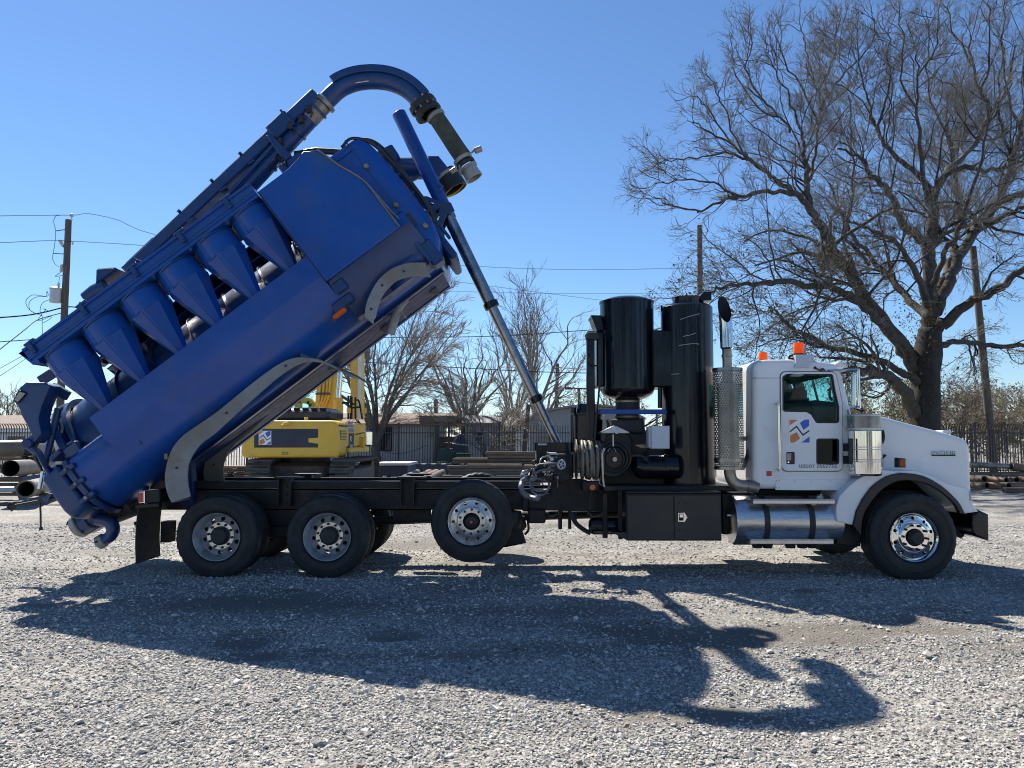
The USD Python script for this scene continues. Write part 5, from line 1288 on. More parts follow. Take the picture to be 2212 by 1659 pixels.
put(fh, 'bulkhead_flange', bodybox(4.60, 4.66, .40, .98, NY + .10, FYN - NY - .1, .01), 'dark_blue_paint', False)
put(fh, 'sticker', bodybox(4.66, 4.80, .26, .48, NY + .166, NY + .175), 'slate_panel', False)
for t0 in (-.62, -.30, .02, .34):
    put(fh, 'head_rib', bodybox(4.93, 5.03, t0, t0 + .035, NY + .32, FYN - NY - .32, .006), 'dark_blue_paint')
put(fh, 'head_rail', bodybox(5.02, 5.06, -.80, .80, NY + .42, NY + .50, .008), 'dark_blue_paint')
put(fh, 'seam_ring', bodybox(4.70, 4.715, -1.012, .40, NY + .165, NY + .19), 'dark_blue_paint', False)
put(fh, 'hydraulic_hose', tube(np.array([BW(4.62, -.95, NY + .14), BW(4.80, -.99, NY + .2), BW(4.97, -.80, NY + .26), BW(5.05, -.30, NY + .26), BW(5.06, .2, NY + .22), BW(5.0, .62, NY + .2)]), .02, 8, True, 5), 'hose_black')
put(fh, 'hydraulic_hose', tube(np.array([BW(4.72, -1.02, NY + .5), BW(4.95, -1.0, NY + .5), BW(5.06, -.75, NY + .45), BW(5.08, -.2, NY + .40), BW(5.06, .5, NY + .36)]), .028, 8, True, 5), 'hose_black')
for s_, t_ in ((4.72, .10), (4.72, -.55), (4.86, .55)):
    put(fh, 'fitting', cyl(BW(s_, t_, NY + .12), BW(s_, t_, NY + .2), .035, 12, .008), 'worn_steel')
put(VT, 'under_skirt', bodyprism(sym([(NY + .06, .40), (NY + .10, .66), (NY + .30, .95), (10.4, 1.0)]), 3.42, 4.74, .015), 'dark_blue_paint', 40)
put(VT, 'corner_post', bodybox(4.62, 4.80, .70, 1.05, NY + .12, NY + .42, .03), 'dark_blue_paint')
# tipping sub-frame beams
for f in (lambda m: m, mir):
    b_ = put(VT, 'tipping_beam', f(bodybox(.02, 4.72, .80, 1.045, 10.42, 10.60, .008)), 'under_blue')
    put(b_, 'beam_flange', f(bodybox(.02, 4.72, 1.046, 1.062, 10.40, 10.50)), 'dark_blue_paint', False)
    put(VT, 'hinge_plate', f(prism(np.array([BW(.02, .85, 0), BW(.45, .9, 0), BW(.45, 1.06, 0), BW(.16, 1.55, 0), BW(.02, 1.5, 0)]), 10.44, 10.60, .01)), 'under_blue')
put(VT, 'belly_plate', bodybox(.05, 4.70, 1.03, 1.05, 10.601, FYN - 10.601), 'under_blue', False)
# top rail of the separator section
RA, RB = -1.24, -1.06


def both(fn):
    return ((lambda m: m), mir)


for f in (lambda m: m, mir):
    r1 = put(VT, 'top_rail', f(bodyprism([(NY, -1.205), (NY - .03, -1.205), (NY - .03, -1.235), (NY + .30, -1.235), (NY + .30, -1.03), (NY + .02, -1.03), (NY + .02, -1.07), (NY, -1.08)], -.17, 3.38, .004)), 'blue_paint', 25)
    put(r1, 'rail_groove', f(bodybox(-.1, 3.36, -1.125, -1.105, NY - .004, NY + .02)), 'dark_blue_paint', False)
    put(r1, 'rail_end', f(prism(np.array([BW(s, t, 0) for s, t in ((-.24, -1.235), (-.17, -1.235), (-.17, -1.0), (-.09, -.975), (-.09, -1.03), (-.165, -1.05))]), NY + .003, NY + .30, .004)), 'blue_paint', False)
    for s in (-.08, .72, 1.52, 2.25, 2.98):
        cl = put(r1, 'clip', f(cat(bodybox(s, s + .06, -1.262, -1.10, NY - .052, NY - .028, .006), bodybox(s - .03, s + .12, -1.265, -1.236, NY - .05, NY + .03, .005), cyl(BW(s + .03, -1.15, NY - .06), BW(s + .03, -1.15, NY), .018, 10))), 'dark_blue_paint')
for s in (-.08, .9, 2.1, 3.2):
    put(VT, 'plenum_tie', bodybox(s, s + .09, -1.17, -1.08, NY + .78, FYN - NY - .78, .006), 'dark_blue_paint')
for f in (lambda m: m, mir):
    put(VT, 'plenum_lid', f(bodybox(-.10, 3.37, -1.225, -1.195, NY + .30, NY + .86, .008)), 'dark_blue_paint')
    put(VT, 'plenum_floor', f(bodybox(-.05, 3.36, -1.035, -1.015, NY + .28, NY + .80)), 'dark_blue_paint', False)
put(VT, 'end_wall', bodybox(3.38, 3.40, -1.02, .02, NY + .1, FYN - NY - .1), 'dark_blue_paint', False)
# cyclone cones, six each side
for f in (lambda m: m, mir):
    for k in range(6):
        s = .145 + .597 * k
        ya = NY + .300
        axis0, axis1, axis2 = BW(s, -1.03, ya), BW(s, -.74, ya), BW(s, .02, ya - .05)
        R0 = .282
        cn = put(VT, 'cyclone_cone', f(lathe([(R0, -.02), (R0, .285), (R0 - .012, .297)], axis0, E2, 40)), 'blue_paint', 40)
        put(cn, 'cone_tip', f(lathe([(R0 + .010, .285), (.062, 1.03), (.060, 1.12), (0, 1.12)], axis0, E2, 8)), 'blue_paint', False)
        # weld seam bar and the flat fold that runs down the cone
        n0 = np.array([0, -1.0, 0])
        q = lambda ds, t, r: BW(s, t, ya) + E1 * r * math.sin(ds) + n0 * r * math.cos(ds)
        put(cn, 'seam_strip', f(beam(q(-.50, -1.03, R0 + .002), q(-.50, -.76, R0 + .002), .05, .016, n0)), 'blue_paint', False)
        put(cn, 'weld_seam', f(tube(np.array([q(-.12, -.73, R0 - .004), q(-.12, .0, .062)]), .008, 6)), 'blue_paint')
        put(cn, 'flange_ring', f(lathe([(R0 - .01, 0), (R0 + .018, 0), (R0 + .018, .02), (R0 - .01, .02)], BW(s, -1.015, ya), E2, 36)), 'dark_blue_paint', 25)
# rear end of the tank: ring, door, arms
ring = put(VT, 'tailgate', lathe([(0, -.36), (.25, -.355), (.5, -.32), (.72, -.22), (RT + .02, -.06), (RT + .10, -.05), (RT + .115, -.03), (RT + .115, .05), (RT + .06, .07), (RT + .02, .07)], BW(-.62, TC, YC), E1, 64), 'dark_blue_paint')
for k in range(28):
    a = 2 * math.pi * k / 28
    p = BW(-.60, TC, YC) + (RT + .085) * (np.array([0, math.cos(a), 0]) + E2 * math.sin(a))
    put(ring, 'ring_bolt', cyl(p - E1 * .10, p + E1 * .06, .016, 8), 'worn_steel')
put(ring, 'clamp_ring', lathe([(RT + .02, 0), (RT + .085, 0), (RT + .085, .06), (RT + .02, .06)], BW(-.50, TC, YC), E1, 60), 'dark_blue_paint', 25)
put(VT, 'rear_channel', bodyprism(sym([(9.90, .16), (9.84, .24), (9.84, .72), (9.90, .84), (10.1, .9)]), -.98, -.70, .05, 3), 'dark_blue_paint', 40)
yq = lambda pts, Y: W('y', pts, Y)
ap = put(VT, 'lamp_arm', prism(yq([(100, 436), (118, 380), (160, 325), (200, 290), (345, 297), (385, 322), (352, 400), (318, 480), (296, 575), (318, 690), (258, 762), (240, 690), (160, 545), (146, 500)], NY + .08), NY + .08, NY + .34, .02, 2), 'dark_blue_paint')
put(ap, 'work_lamp', prism(yq([(100, 432), (152, 352), (200, 372), (190, 395), (140, 452), (112, 448)], NY + .06), NY + .05, NY + .30, .012, 2), 'frame_black')
put(ap, 'lamp_glass', prism(yq([(112, 428), (150, 366), (192, 378), (182, 394), (136, 444)], NY + .045), NY + .04, NY + .055, .003), 'lens_clear')
put(ap, 'arm_rib', beam(*yq([(205, 300), (345, 305)], NY + .075), .02, .02), 'dark_blue_paint')
put(VT, 'tailgate_arm', cat(prism(yq([(165, 745), (205, 715), (250, 690), (262, 720), (240, 780), (290, 830), (330, 920), (395, 1000), (440, 1050), (425, 1130), (372, 1148), (392, 1090), (340, 980), (275, 865), (205, 815), (170, 790)], NY + .1), NY + .1, NY + .22, .015), cyl(yq([(205, 765)], NY + .05)[0], yq([(205, 765)], NY + .26)[0], .06, 16, .01)), 'dark_blue_paint')
put(VT, 'strut', [beam(*yq([(310, 285), (405, 225)], NY + .4), .06, .12), beam(*yq([(180, 1035), (420, 995)], NY + .5), .04, .05), beam(*yq([(405, 330), (520, 400)], NY + .45), .08, .12)], 'dark_blue_paint')
put(VT, 'latch_bracket', cat(prism(yq([(375, 875), (440, 810), (470, 830), (400, 905)], NY + .2), NY + .2, NY + .5, .01), beam(*yq([(520, 772), (560, 745)], NY + .24), .03, .03)), 'dark_blue_paint')
put(VT, 'door_ram', tube(np.array([BW(-.42, -.52, NY + .42), BW(-.98, .02, NY + .36)]), .045, 14), 'dark_blue_paint')
put(VT, 'door_ram_rod', tube(np.array([BW(-.98, .02, NY + .36), BW(-1.18, .22, NY + .34)]), .026, 12), 'chrome')
for a_, b_ in (((-.95, .10), (-.60, -.30)), ((-.90, .55), (-.70, .30)), ((-.55, -.55), (-.30, -.62))):
    put(VT, 'door_hose', tube(np.array([BW(*a_, NY + .2), BW((a_[0] + b_[0]) / 2 - .06, (a_[1] + b_[1]) / 2 - .05, NY + .12), BW(*b_, NY + .25)]), .016, 7, True, 5), 'hose_black')
for t_ in (.28, .50, .72):
    put(VT, 'door_lug', bodybox(-.74, -.52, t_, t_ + .07, NY + .06, NY + .2, .012), 'dark_blue_paint')
    put(VT, 'lug_pin', cyl(BW(-.63, t_ + .035, NY + .03), BW(-.63, t_ + .035, NY + .08), .022, 10), 'worn_steel')
put(VT, 'locking_box', bodybox(-.62, -.40, .02, .20, NY + .22, NY + .5, .02), 'dark_blue_paint')
rod = put(VT, 'support_rod', tube(yq([(70, 1243), (130, 1238), (330, 1200), (540, 1165)], NY + .2), .018, 8), 'cast_iron')
put(rod, 'hook', cat(tube(yq([(130, 1238), (110, 1262), (85, 1280)], NY + .2), .015, 7), taurus(yq([(85, 1243)], NY + .2)[0], (0, 1, 0), .04, .016, 16, 6)), 'cast_iron')
put(rod, 'rod_holder', prism(yq([(330, 1200), (365, 1150), (400, 1150), (360, 1218), (345, 1212)], NY + .17), NY + .17, NY + .23), 'dark_blue_paint')
put(rod, 'hanging_strap', cat(tube(yq([(305, 1200), (312, 1300), (313, 1405)], NY + .2), .012, 6), tube(yq([(313, 1405), (314, 1430)], NY + .2), .022, 6)), 'hose_black')
# drain valve and outlet pipes under the tailgate
VY = 10.45
vb = put(VT, 'drain_valve', cat(cyl(*yq([(625, 1385), (700, 1340)], VY), .145, 24, .02), cyl(*yq([(690, 1345), (860, 1225)], VY), .12, 22, .02), cyl(*yq([(735, 1310), (755, 1297)], VY), .19, 24, .01), prism(yq([(585, 1220), (640, 1225), (690, 1290), (640, 1330), (600, 1290)], VY), VY - .1, VY + .1, .02), prism(yq([(690, 1180), (720, 1165), (745, 1230), (700, 1260)], VY), VY - .06, VY + .1, .01)), 'dark_blue_paint')
put(vb, 'cap', cat(cyl(*yq([(590, 1408), (628, 1383)], VY), .165, 26, .015), cyl(*yq([(575, 1417), (592, 1406)], VY), .14, 26, .02)), 'grey_band')
put(vb, 'cap_handle', cat(tube(yq([(552, 1352), (522, 1365), (513, 1390)], VY - .1), .012, 6), tube(yq([(620, 1450), (640, 1440)], VY - .1), .015, 6)), 'cast_iron')
put(vb, 'chain', beam(*yq([(562, 1215), (565, 1320)], VY - .05), .03, .05), 'cast_iron')
put(vb, 'lower_flange', prism(yq([(655, 1440), (700, 1350), (770, 1370), (770, 1410), (720, 1440), (680, 1460)], VY + .05), VY, VY + .2, .02), 'dark_blue_paint')
el = put(VT, 'outlet_elbow', tube(yq([(745, 1345), (800, 1350), (850, 1375), (870, 1430), (845, 1478), (800, 1505), (775, 1520)], VY - .1), [.085, .088, .088, .085, .078, .075, .075], 18, True, 4), 'dark_blue_paint')
put(el, 'end_cap', cat(cyl(*yq([(805, 1500), (752, 1532)], VY - .1), .092, 22, .012)), 'grey_band')
put(el, 'cap_handle', tube(yq([(745, 1515), (728, 1525)], VY - .2), .012, 6), 'cast_iron')
put(VT, 'vibrator_drum', cat(cyl(*yq([(850, 1250), (1055, 1170)], VY + .1), .24, 26, .05), cyl(*yq([(860, 1255), (850, 1262)], VY + .1), .10, 16)), 'cast_iron')
put(VT, 'hydraulic_line', cat(*[tube(yq(P, NY + .6), .016, 6, True, 4) for P in ([(770, 1170), (850, 1120), (960, 1060), (1040, 1010)], [(980, 985), (1030, 1010), (1060, 1060), (1000, 1120), (960, 1180)], [(1030, 1080), (1000, 1160), (975, 1200), (985, 1245), (1060, 1210)], [(905, 1115), (930, 1095)])]), 'hose_black')
put(VT, 'bracket_plate', prism(yq([(690, 1210), (760, 1150), (900, 1080), (1050, 960), (1075, 1060), (960, 1120), (840, 1240), (740, 1280)], NY + .75), NY + .75, NY + .85, .01), 'dark_blue_paint')
put(VT, 'curved_pipe', tube(yq([(1090, 1120), (1095, 1030), (1120, 960), (1200, 880), (1330, 790)], NY + .55), .085, 16, True, 4), 'dark_blue_paint')
# grey mudguards: a flat outer lip and the sheet behind it


def resample(P, n):
    P = np.asarray(P, float); L = np.concatenate([[0], np.cumsum(np.linalg.norm(np.diff(P, axis=0), axis=1))]); t = np.linspace(0, L[-1], n)
    return np.stack([np.interp(t, L, P[:, i]) for i in range(P.shape[1])], 1)


def mudguard(outer, inner, y0, y1, mat, f=lambda m: m, lab=None):
    o, i = resample(spline(outer, 5), 48), resample(spline(inner, 5), 48)
    g = put(VT, 'mudguard', f(cat(sheet(o, y0 + .03, y1, .014))), mat, 40, lab)
    put(g, 'lip', f(prism(np.vstack([o, i[::-1]]), y0, y0 + .028, .007, 2)), mat, 40)
    c = 0.5 * (o + i)
    for k in (6, 20, 34):
        put(g, 'bolt', f(cyl(c[k] + [0, y0 - c[k][1] - .012, 0], c[k] + [0, y0 - c[k][1] + .005, 0], .016, 8)), 'cast_iron')
    return g


m1o = W('d', [(985, 608), (996, 510), (1035, 410), (1085, 325), (1150, 258), (1230, 210), (1340, 180), (1462, 178)], NY)
m1i = W('d', [(1040, 650), (1070, 610), (1085, 545), (1125, 440), (1190, 360), (1260, 312), (1380, 285), (1508, 292)], NY)
yd = lambda pts: [((x * 500 / 1536 + 0) , 0) for x in pts]
Y2 = NY + .03
m2o = np.vstack([W('b', [(1352, 968), (1318, 890), (1300, 780), (1312, 680), (1345, 570), (1400, 485), (1480, 412), (1700, 262)], Y2), W('d', [(0, 1208), (200, 1052), (340, 962), (450, 928), (560, 932), (650, 955), (750, 1005), (868, 1078)], Y2)])
m2i = np.vstack([W('b', [(1505, 920), (1485, 830), (1480, 745), (1490, 665), (1530, 580), (1600, 495), (1700, 422)], Y2), W('d', [(0, 1345), (150, 1215), (300, 1085), (430, 1000), (530, 962), (640, 968), (720, 1000), (790, 1035), (866, 1084)], Y2)])
for f, mat, y1 in ((lambda m: m, 'grey_plastic', NY + .60), (lambda m: (m[0] + np.array([0, 1.22, 0]), m[1]), 'tan_plastic', NY + .42)):
    mudguard(m1o, m1i, NY, y1, mat, f)
    mudguard(m2o, m2i, Y2, y1, mat, f)
    for p in ((1365, 150),):
        put(VT, 'guard_bracket', f(beam(W('d', [p], NY + .1)[0], W('d', [(1360, 200)], NY + .4)[0], .05, .07)), 'dark_blue_paint')
    put(VT, 'guard_bracket', f(prism(W('d', [(480, 885), (560, 920), (545, 935), (470, 930)], NY + .05), NY + .05, NY + .5, .01)), 'dark_blue_paint')
    put(VT, 'guard_bracket', f(beam(W('b', [(1310, 605)], NY + .08)[0], W('b', [(1400, 560)], NY + .5)[0], .04, .07)), 'grey_plastic')
# marker lamp on the panel end
mk = put(VT, 'marker_lamp', bodybox(3.26, 3.56, .66, .80, NY + .06, NY + .14, .02), 'dark_blue_paint')
P = W('d', [(752, 607), (822, 552)], NY + .05)
put(mk, 'amber_lens', cat(tube(P, [.034, .034], 16), lathe([(0, -.034), (.024, -.024), (.034, 0)], P[0], P[1] - P[0], 14), lathe([(.034, 0), (.024, .024), (0, .034)], P[1], P[1] - P[0], 14)), 'lens_orange')
put(mk, 'clip', [bodybox(3.16, 3.20, .80, .86, NY + .07, NY + .13, .01), bodybox(3.42, 3.60, .45, .62, NY + .05, NY + .2, .02)], 'dark_blue_paint')
put(VT, 'breather_pipe', cat(tube(W('d', [(1190, 745), (1215, 640), (1240, 560), (1275, 500), (1310, 460)], 10.6), .062, 14, True, 4), tube(W('d', [(1270, 570), (1308, 615)], 10.6), .02, 8)), 'grey_band')
# ------------------------------------------------------------------ hoist ram
YRM = 11.25
cyp = W('c', [(1410, 418), (1795, 1205)], YRM)
ax = (cyp[1] - cyp[0]) / np.linalg.norm(cyp[1] - cyp[0])
end = W('f', [(390, 1590)], YRM)[0]
ax = (end - cyp[0]) / np.linalg.norm(end - cyp[0])
Lr = np.linalg.norm(end - cyp[0])
at = lambda k, pt: float((W(k, [pt], YRM)[0] - cyp[0]) @ ax)
s1, s2, s3 = at('c', (1798, 1210)), at('d', (1985, 535)), at('f', (155, 1120))
ram = put(VT, 'hoist_ram', lathe([(0, 0), (.095, 0), (.105, .012), (.105, s1 - .1), (.118, s1 - .1), (.118, s1), (0, s1)], cyp[0], ax, 32), 'blue_paint', 35)
for nm, a_, b_, rr, cr in (('ram_stage', s1, s2, .090, .112), ('ram_stage', s2, s3, .074, .095), ('ram_stage', s3, Lr, .059, .08)):
    put(ram, nm, cyl(cyp[0] + ax * a_, cyp[0] + ax * b_, rr, 30), 'rod_steel')
    if b_ < Lr:
        put(ram, 'ram_collar', lathe([(rr, -.09), (cr - .008, -.085), (cr, -.075), (cr, 0), (cr - .01, .012), (.05, .012)], cyp[0] + ax * b_, ax, 30), 'black_paint')
g1 = W('c', [(1600, 1105), (1640, 1100), (1740, 1140), (1830, 1150), (1860, 1215), (1800, 1240), (1765, 1330), (1775, 1460), (1730, 1470), (1660, 1340), (1600, 1200)], YRM)
h1 = [W('c', P, YRM) for P in ([(1660, 1145), (1700, 1150), (1690, 1175), (1655, 1160)], [(1690, 1235), (1740, 1195), (1735, 1225), (1700, 1260)], [(1705, 1275), (1745, 1250), (1722, 1310)])]
for yy in (-.16, .12):
    put(VT, 'ram_gusset', prism(g1, YRM + yy, YRM + yy + .04, .005, 1, h1), 'dark_blue_paint', False)
put(VT, 'ram_mount', cat(bodybox(4.96, 5.12, -.62, .30, YRM - .12, YRM + .12, .02), bodybox(4.90, 5.02, .30, .98, YC - .5, YC + .6, .03)), 'dark_blue_paint')
nz = W('c', [(1600, 1180), (1598, 1240), (1594, 1275)], YRM - .35)
put(VT, 'relief_valve', cat(cyl(nz[0], nz[1], .05, 18, .008), cyl(nz[1], nz[2], .008, 6), taurus(W('c', [(1600, 1200)], YRM - .35)[0], (0, 0, 1), .048, .012, 18, 6)), 'chrome')
# ------------------------------------------------------------------ boom with elbow and hose
YBM = 10.68
cc = lambda pts, Y=YBM: W('c', pts, Y)
bl = W('a', [(985, 545)], YBM)[0]
br = cc([(735, 245)])[0]
dB = (br - bl) / np.linalg.norm(br - bl); nB = np.array([dB[2], 0, -dB[0]])
boom = put(VT, 'boom', beam(bl + nB * .10, br + nB * .10, .26, .175, (0, 0, 1), .02), 'dark_blue_paint')
Lb = np.linalg.norm(br - bl)
put(boom, 'boom_sleeve', cat(beam(br - dB * .86 + nB * .095, br - dB * .50 + nB * .095, .30, .23, (0, 0, 1), .012), beam(br - dB * .55 + nB * .1, br - dB * .52 + nB * .1, .34, .30, (0, 0, 1), .005)), 'dark_blue_paint')
for f_ in (.30, .47, .62):
    put(boom, 'boom_clip', cat(beam(bl + dB * Lb * f_ - nB * .0, bl + dB * Lb * (f_ + .012), .30, .03, (0, 0, 1)), beam(bl + dB * Lb * f_ + nB * .20, bl + dB * (Lb * f_ + .1) + nB * .22, .32, .03)), 'dark_blue_paint')
tb0, tb1 = W('a', [(1420, 480)], YBM)[0], cc([(836, 334)])[0]
dT = (tb1 - tb0) / np.linalg.norm(tb1 - tb0)
st_ = put(VT, 'suction_tube', tube(np.array([tb0, tb0 + (tb1 - tb0) * .5, tb1]), .122, 28), 'dark_blue_paint')
for f_, r_b, w_ in ((.985, .165, .05), (.94, .15, .03), (.80, .14, .04), (.70, .14, .03), (.60, .14, .04)):
    p = tb0 + (tb1 - tb0) * f_
    put(st_, 'tube_flange', lathe([(.12, 0), (r_b, 0), (r_b, w_), (.12, w_)], p, dT, 26), 'dark_blue_paint' if f_ < .98 else 'worn_steel', 25)
put(st_, 'worn_sleeve', tube(np.array([tb1 - dT * .34, tb1 - dT * .06]), .126, 28), 'worn_steel')
put(st_, 'side_rail', cat(*[beam(tb0 + dT * .1 + np.array([0, -.16, 0]) + nB * o, tb1 - dT * .9 + np.array([0, -.16, 0]) + nB * o, .03, .05) for o in (-.06, .05)]), 'dark_blue_paint', False)
for p in ((470, 640), (560, 520), (640, 470), (700, 390)):
    c = cc([p], YBM - .15)[0]
    put(st_, 'fitting', cat(xf(box(-.035, .035, -.03, .03, -.05, .05, .01), np.block([[np.eye(3), c[:, None]], [0, 0, 0, 1]])), tube(np.array([c, c + [.06, -.02, -.05], c + [.03, 0, -.12]]), .012, 6)), 'cast_iron')
arc = spline(cc([(845, 320), (935, 235), (1020, 190), (1110, 166), (1215, 158), (1320, 168), (1420, 200), (1500, 248), (1570, 315), (1622, 385)]), 4)
elb = put(VT, 'boom_elbow', tube(arc, .129, 30), 'dark_blue_paint')
t_, _, _ = frames(arc)
nn = np.stack([-t_[:, 2], 0 * t_[:, 0], t_[:, 0]], 1); nn *= np.sign(nn[:, 2:3].mean())
sl = slice(4, len(arc) - 3)
up_, lo_ = arc[sl] + nn[sl] * .168, arc[sl] + nn[sl] * .06
put(elb, 'wear_back', prism(np.vstack([up_, lo_[::-1]]), YBM - .145, YBM + .145, .012, 2), 'dark_blue_paint', 40)
c = cc([(1118, 172)], YBM - .152)[0]
put(elb, 'scuff_mark', cat(beam(c + [-.08, 0, -.015], c + [.02, 0, .0], .004, .014), beam(c + [0, 0, .0], c + [.10, 0, .012], .004, .012)), 'panel_light', False)
fd = t_[-1]
fl_ = put(VT, 'swivel_flange', lathe([(.13, -.10), (.20, -.10), (.205, -.08), (.205, -.02), (.17, 0), (.17, .05), (.20, .055), (.20, .10), (.14, .10)], arc[-1], fd, 32), 'cast_iron', 25)
for k in range(10):
    a = k * math.pi / 5
    A_ = np.cross(fd, (0, 1.0, 0)); B_ = np.array([0, 1.0, 0])
    p = arc[-1] + .18 * (A_ * math.cos(a) + B_ * math.sin(a))
    put(fl_, 'flange_bolt', cyl(p - fd * .13, p + fd * .02, .017, 8), 'worn_steel')
hp = spline(cc([(1690, 425), (1740, 500), (1800, 590), (1865, 690), (1925, 775)]), 4)
hs = put(VT, 'suction_hose', tube(hp, np.linspace(.118, .125, len(hp)), 28), 'hose_olive', 40)
hd_ = (hp[-1] - hp[0]) / np.linalg.norm(hp[-1] - hp[0])
put(hs, 'hose_band', lathe([(.118, 0), (.138, .005), (.138, .05), (.118, .055)], hp[0] + fd * .02, fd, 28), 'grey_band')
pe = cc([(1905, 765), (1970, 850), (2005, 925)])
d_e = (pe[2] - pe[0]) / np.linalg.norm(pe[2] - pe[0])
for k, (o, w) in enumerate(((.02, .05), (.10, .05), (.17, .04))):
    put(hs, 'hose_clamp', lathe([(.115, 0), (.140, .004), (.140, w), (.115, w + .004)], pe[0] + d_e * o, d_e, 28), 'cast_iron' if k == 1 else 'grey_band')
put(hs, 'hose_mouth', tube(np.array([pe[0] + d_e * .2, pe[0] + d_e * .29, pe[2] + d_e * .02]), [.118, .120, .128], 28, False, 0, .022), 'grey_band')
q = cc([(1995, 735), (2015, 710), (2040, 705), (2070, 695), (2050, 730), (2020, 738)], YBM - .05)
put(hs, 'clamp_lever', [tube(cc([(1985, 735), (2010, 712)], YBM - .05), .014, 7), cyl(*cc([(2010, 720), (2068, 698)], YBM - .05), .045, 14, .01), cyl(*cc([(1820, 890), (1868, 855)], YBM - .15), .035, 12, .01), tube(cc([(1890, 830), (1900, 910)], YBM - .15), .015, 6)], 'worn_steel')
put(elb, 'safety_chain', tube(cc([(1520, 340), (1550, 390), (1575, 440), (1600, 470), (1618, 490)], YBM - .2), .008, 6, True, 3), 'cast_iron')
stp = cc([(400, 640), (450, 640), (600, 800), (545, 850)])
put(VT, 'boom_stand', prism(stp, YBM - .22, YBM - .12, .008), 'dark_blue_paint')
put(VT, 'boom_stand', prism(stp, YBM + .12, YBM + .22, .008), 'dark_blue_paint')
put(VT, 'stand_chain', cat(*[taurus(cc([(480 + 14 * k, 775 + 16 * k)], YBM - .3)[0], (k % 2, 1 - k % 2, .3), .028, .009, 12, 5) for k in range(4)]), 'cast_iron')
# equipment on top of the body
cc = lambda pts, Y=YC: W('c', pts, Y)
put(VT, 'boom_pedestal', cat(cyl(BW(3.95, -1.10, YC), BW(3.95, -1.32, YC), .26, 24, .03), bodybox(3.7, 4.2, -1.22, -1.0, YC - .35, YC + .35, .03)), 'dark_blue_paint')
put(VT, 'top_box', prism(W('a', [(838, 690), (842, 590), (858, 574), (985, 565), (1010, 580), (900, 660)], YC + .2), YC - .1, YC + .6, .02), 'dark_blue_paint')
put(VT, 'ridge_box', bodybox(.32, 1.30, -1.70, -1.20, 10.78, 11.45, .02), 'dark_blue_paint')
put(VT, 'stand_base', bodybox(3.78, 4.14, -1.50, -1.09, YBM - .27, YBM + .27, .02), 'dark_blue_paint')
put(VT, 'boom_rest', prism(W('a', [(985, 560), (1000, 500), (1210, 300), (1230, 330), (1050, 560)], YC + .25), YC + .2, YC + .45, .02), 'dark_blue_paint')
put(VT, 'roof_fitting', [prism(W('a', [(1010, 560), (1105, 475), (1145, 500), (1060, 590)], NY + .5), NY + .3, NY + .8, .01), tube(W('a', [(690, 790), (760, 730), (840, 690)], YC), .12, 12), beam(*W('a', [(668, 748), (705, 775)], YC), .1, .07), beam(*W('a', [(630, 820), (665, 838)], YC), .06, .06)], 'dark_blue_paint')
duct = put(VT, 'top_duct', cat(prism(cc([(1195, 800), (1360, 712), (1378, 712), (1428, 785), (1395, 860), (1270, 850)], YC + .8), YC + .55, YC + 1.05, .03, 2), tube(cc([(1380, 860), (1560, 855), (1660, 855)], YC + .8), .17, 24), prism(cc([(1650, 790), (1735, 790), (1800, 870), (1815, 900), (1740, 950), (1650, 925)], YC + .8), YC + .6, YC + 1.0, .03, 2)), 'dark_blue_paint')
dp = cc([(1770, 905), (1815, 955), (1850, 1015)], YC + .8)
put(duct, 'duct_hose', tube(dp + (dp[2] - dp[0]) * [[0], [0], [.12]], [.19, .20, .205], 26, False, 3, .02), 'hose_black')
put(duct, 'hose_mouth', tube(np.array([dp[2], dp[2] + (dp[2] - dp[0]) * .10]), .182, 26, False, 0, .006), 'yellow_paint')
put(duct, 'duct_band', lathe([(.185, 0), (.205, 0), (.205, .05), (.185, .05)], dp[0] + (dp[2] - dp[0]) * .08, dp[2] - dp[0], 26), 'grey_band')
put(duct, 'duct_stay', [beam(*cc([(1450, 985), (1560, 925)], YC + .4), .05, .05), cyl(*cc([(1760, 990), (1700, 1060)], YC + .2), .02, 8)], 'dark_blue_paint')
put(duct, 'valve_head', cat(lathe([(.0, .12), (.12, .10), (.17, 0), (.17, -.06)], cc([(1090, 815)], YC)[0], (0, 0, 1), 20), beam(*cc([(960, 830), (1010, 815)], YC), .1, .05), cyl(*cc([(1060, 790), (1130, 770)], YC - .05), .05, 12)), 'dark_blue_paint')
put(VT, 'top_hose', tube(cc([(590, 745), (640, 738), (740, 718), (850, 722), (1000, 732), (1090, 745), (1130, 765)], YC - .3), .045, 10, True, 4), 'hose_black')
put(VT, 'top_hose', tube(cc([(1110, 770), (1150, 740), (1200, 735), (1250, 770), (1300, 840), (1360, 895), (1440, 980), (1520, 1060), (1610, 1150)], YC - .45), .032, 10, True, 4), 'hose_brown')
put(VT, 'edge_cable', cat(tube(cc([(765, 705), (830, 750), (940, 830), (1045, 890), (1120, 940), (1170, 985), (1240, 1080), (1330, 1200), (1415, 1310)], NY - .012), .012, 8, True, 4), tube(cc([(1150, 965), (1220, 1040), (1280, 1110), (1350, 1190), (1412, 1250)], NY - .016), .009, 8, True, 4)), 'hose_beige')
put(VT, 'cable_hook', tube(cc([(1440, 1330), (1500, 1370), (1530, 1400), (1560, 1420)], NY + .12), .014, 7), 'worn_steel')
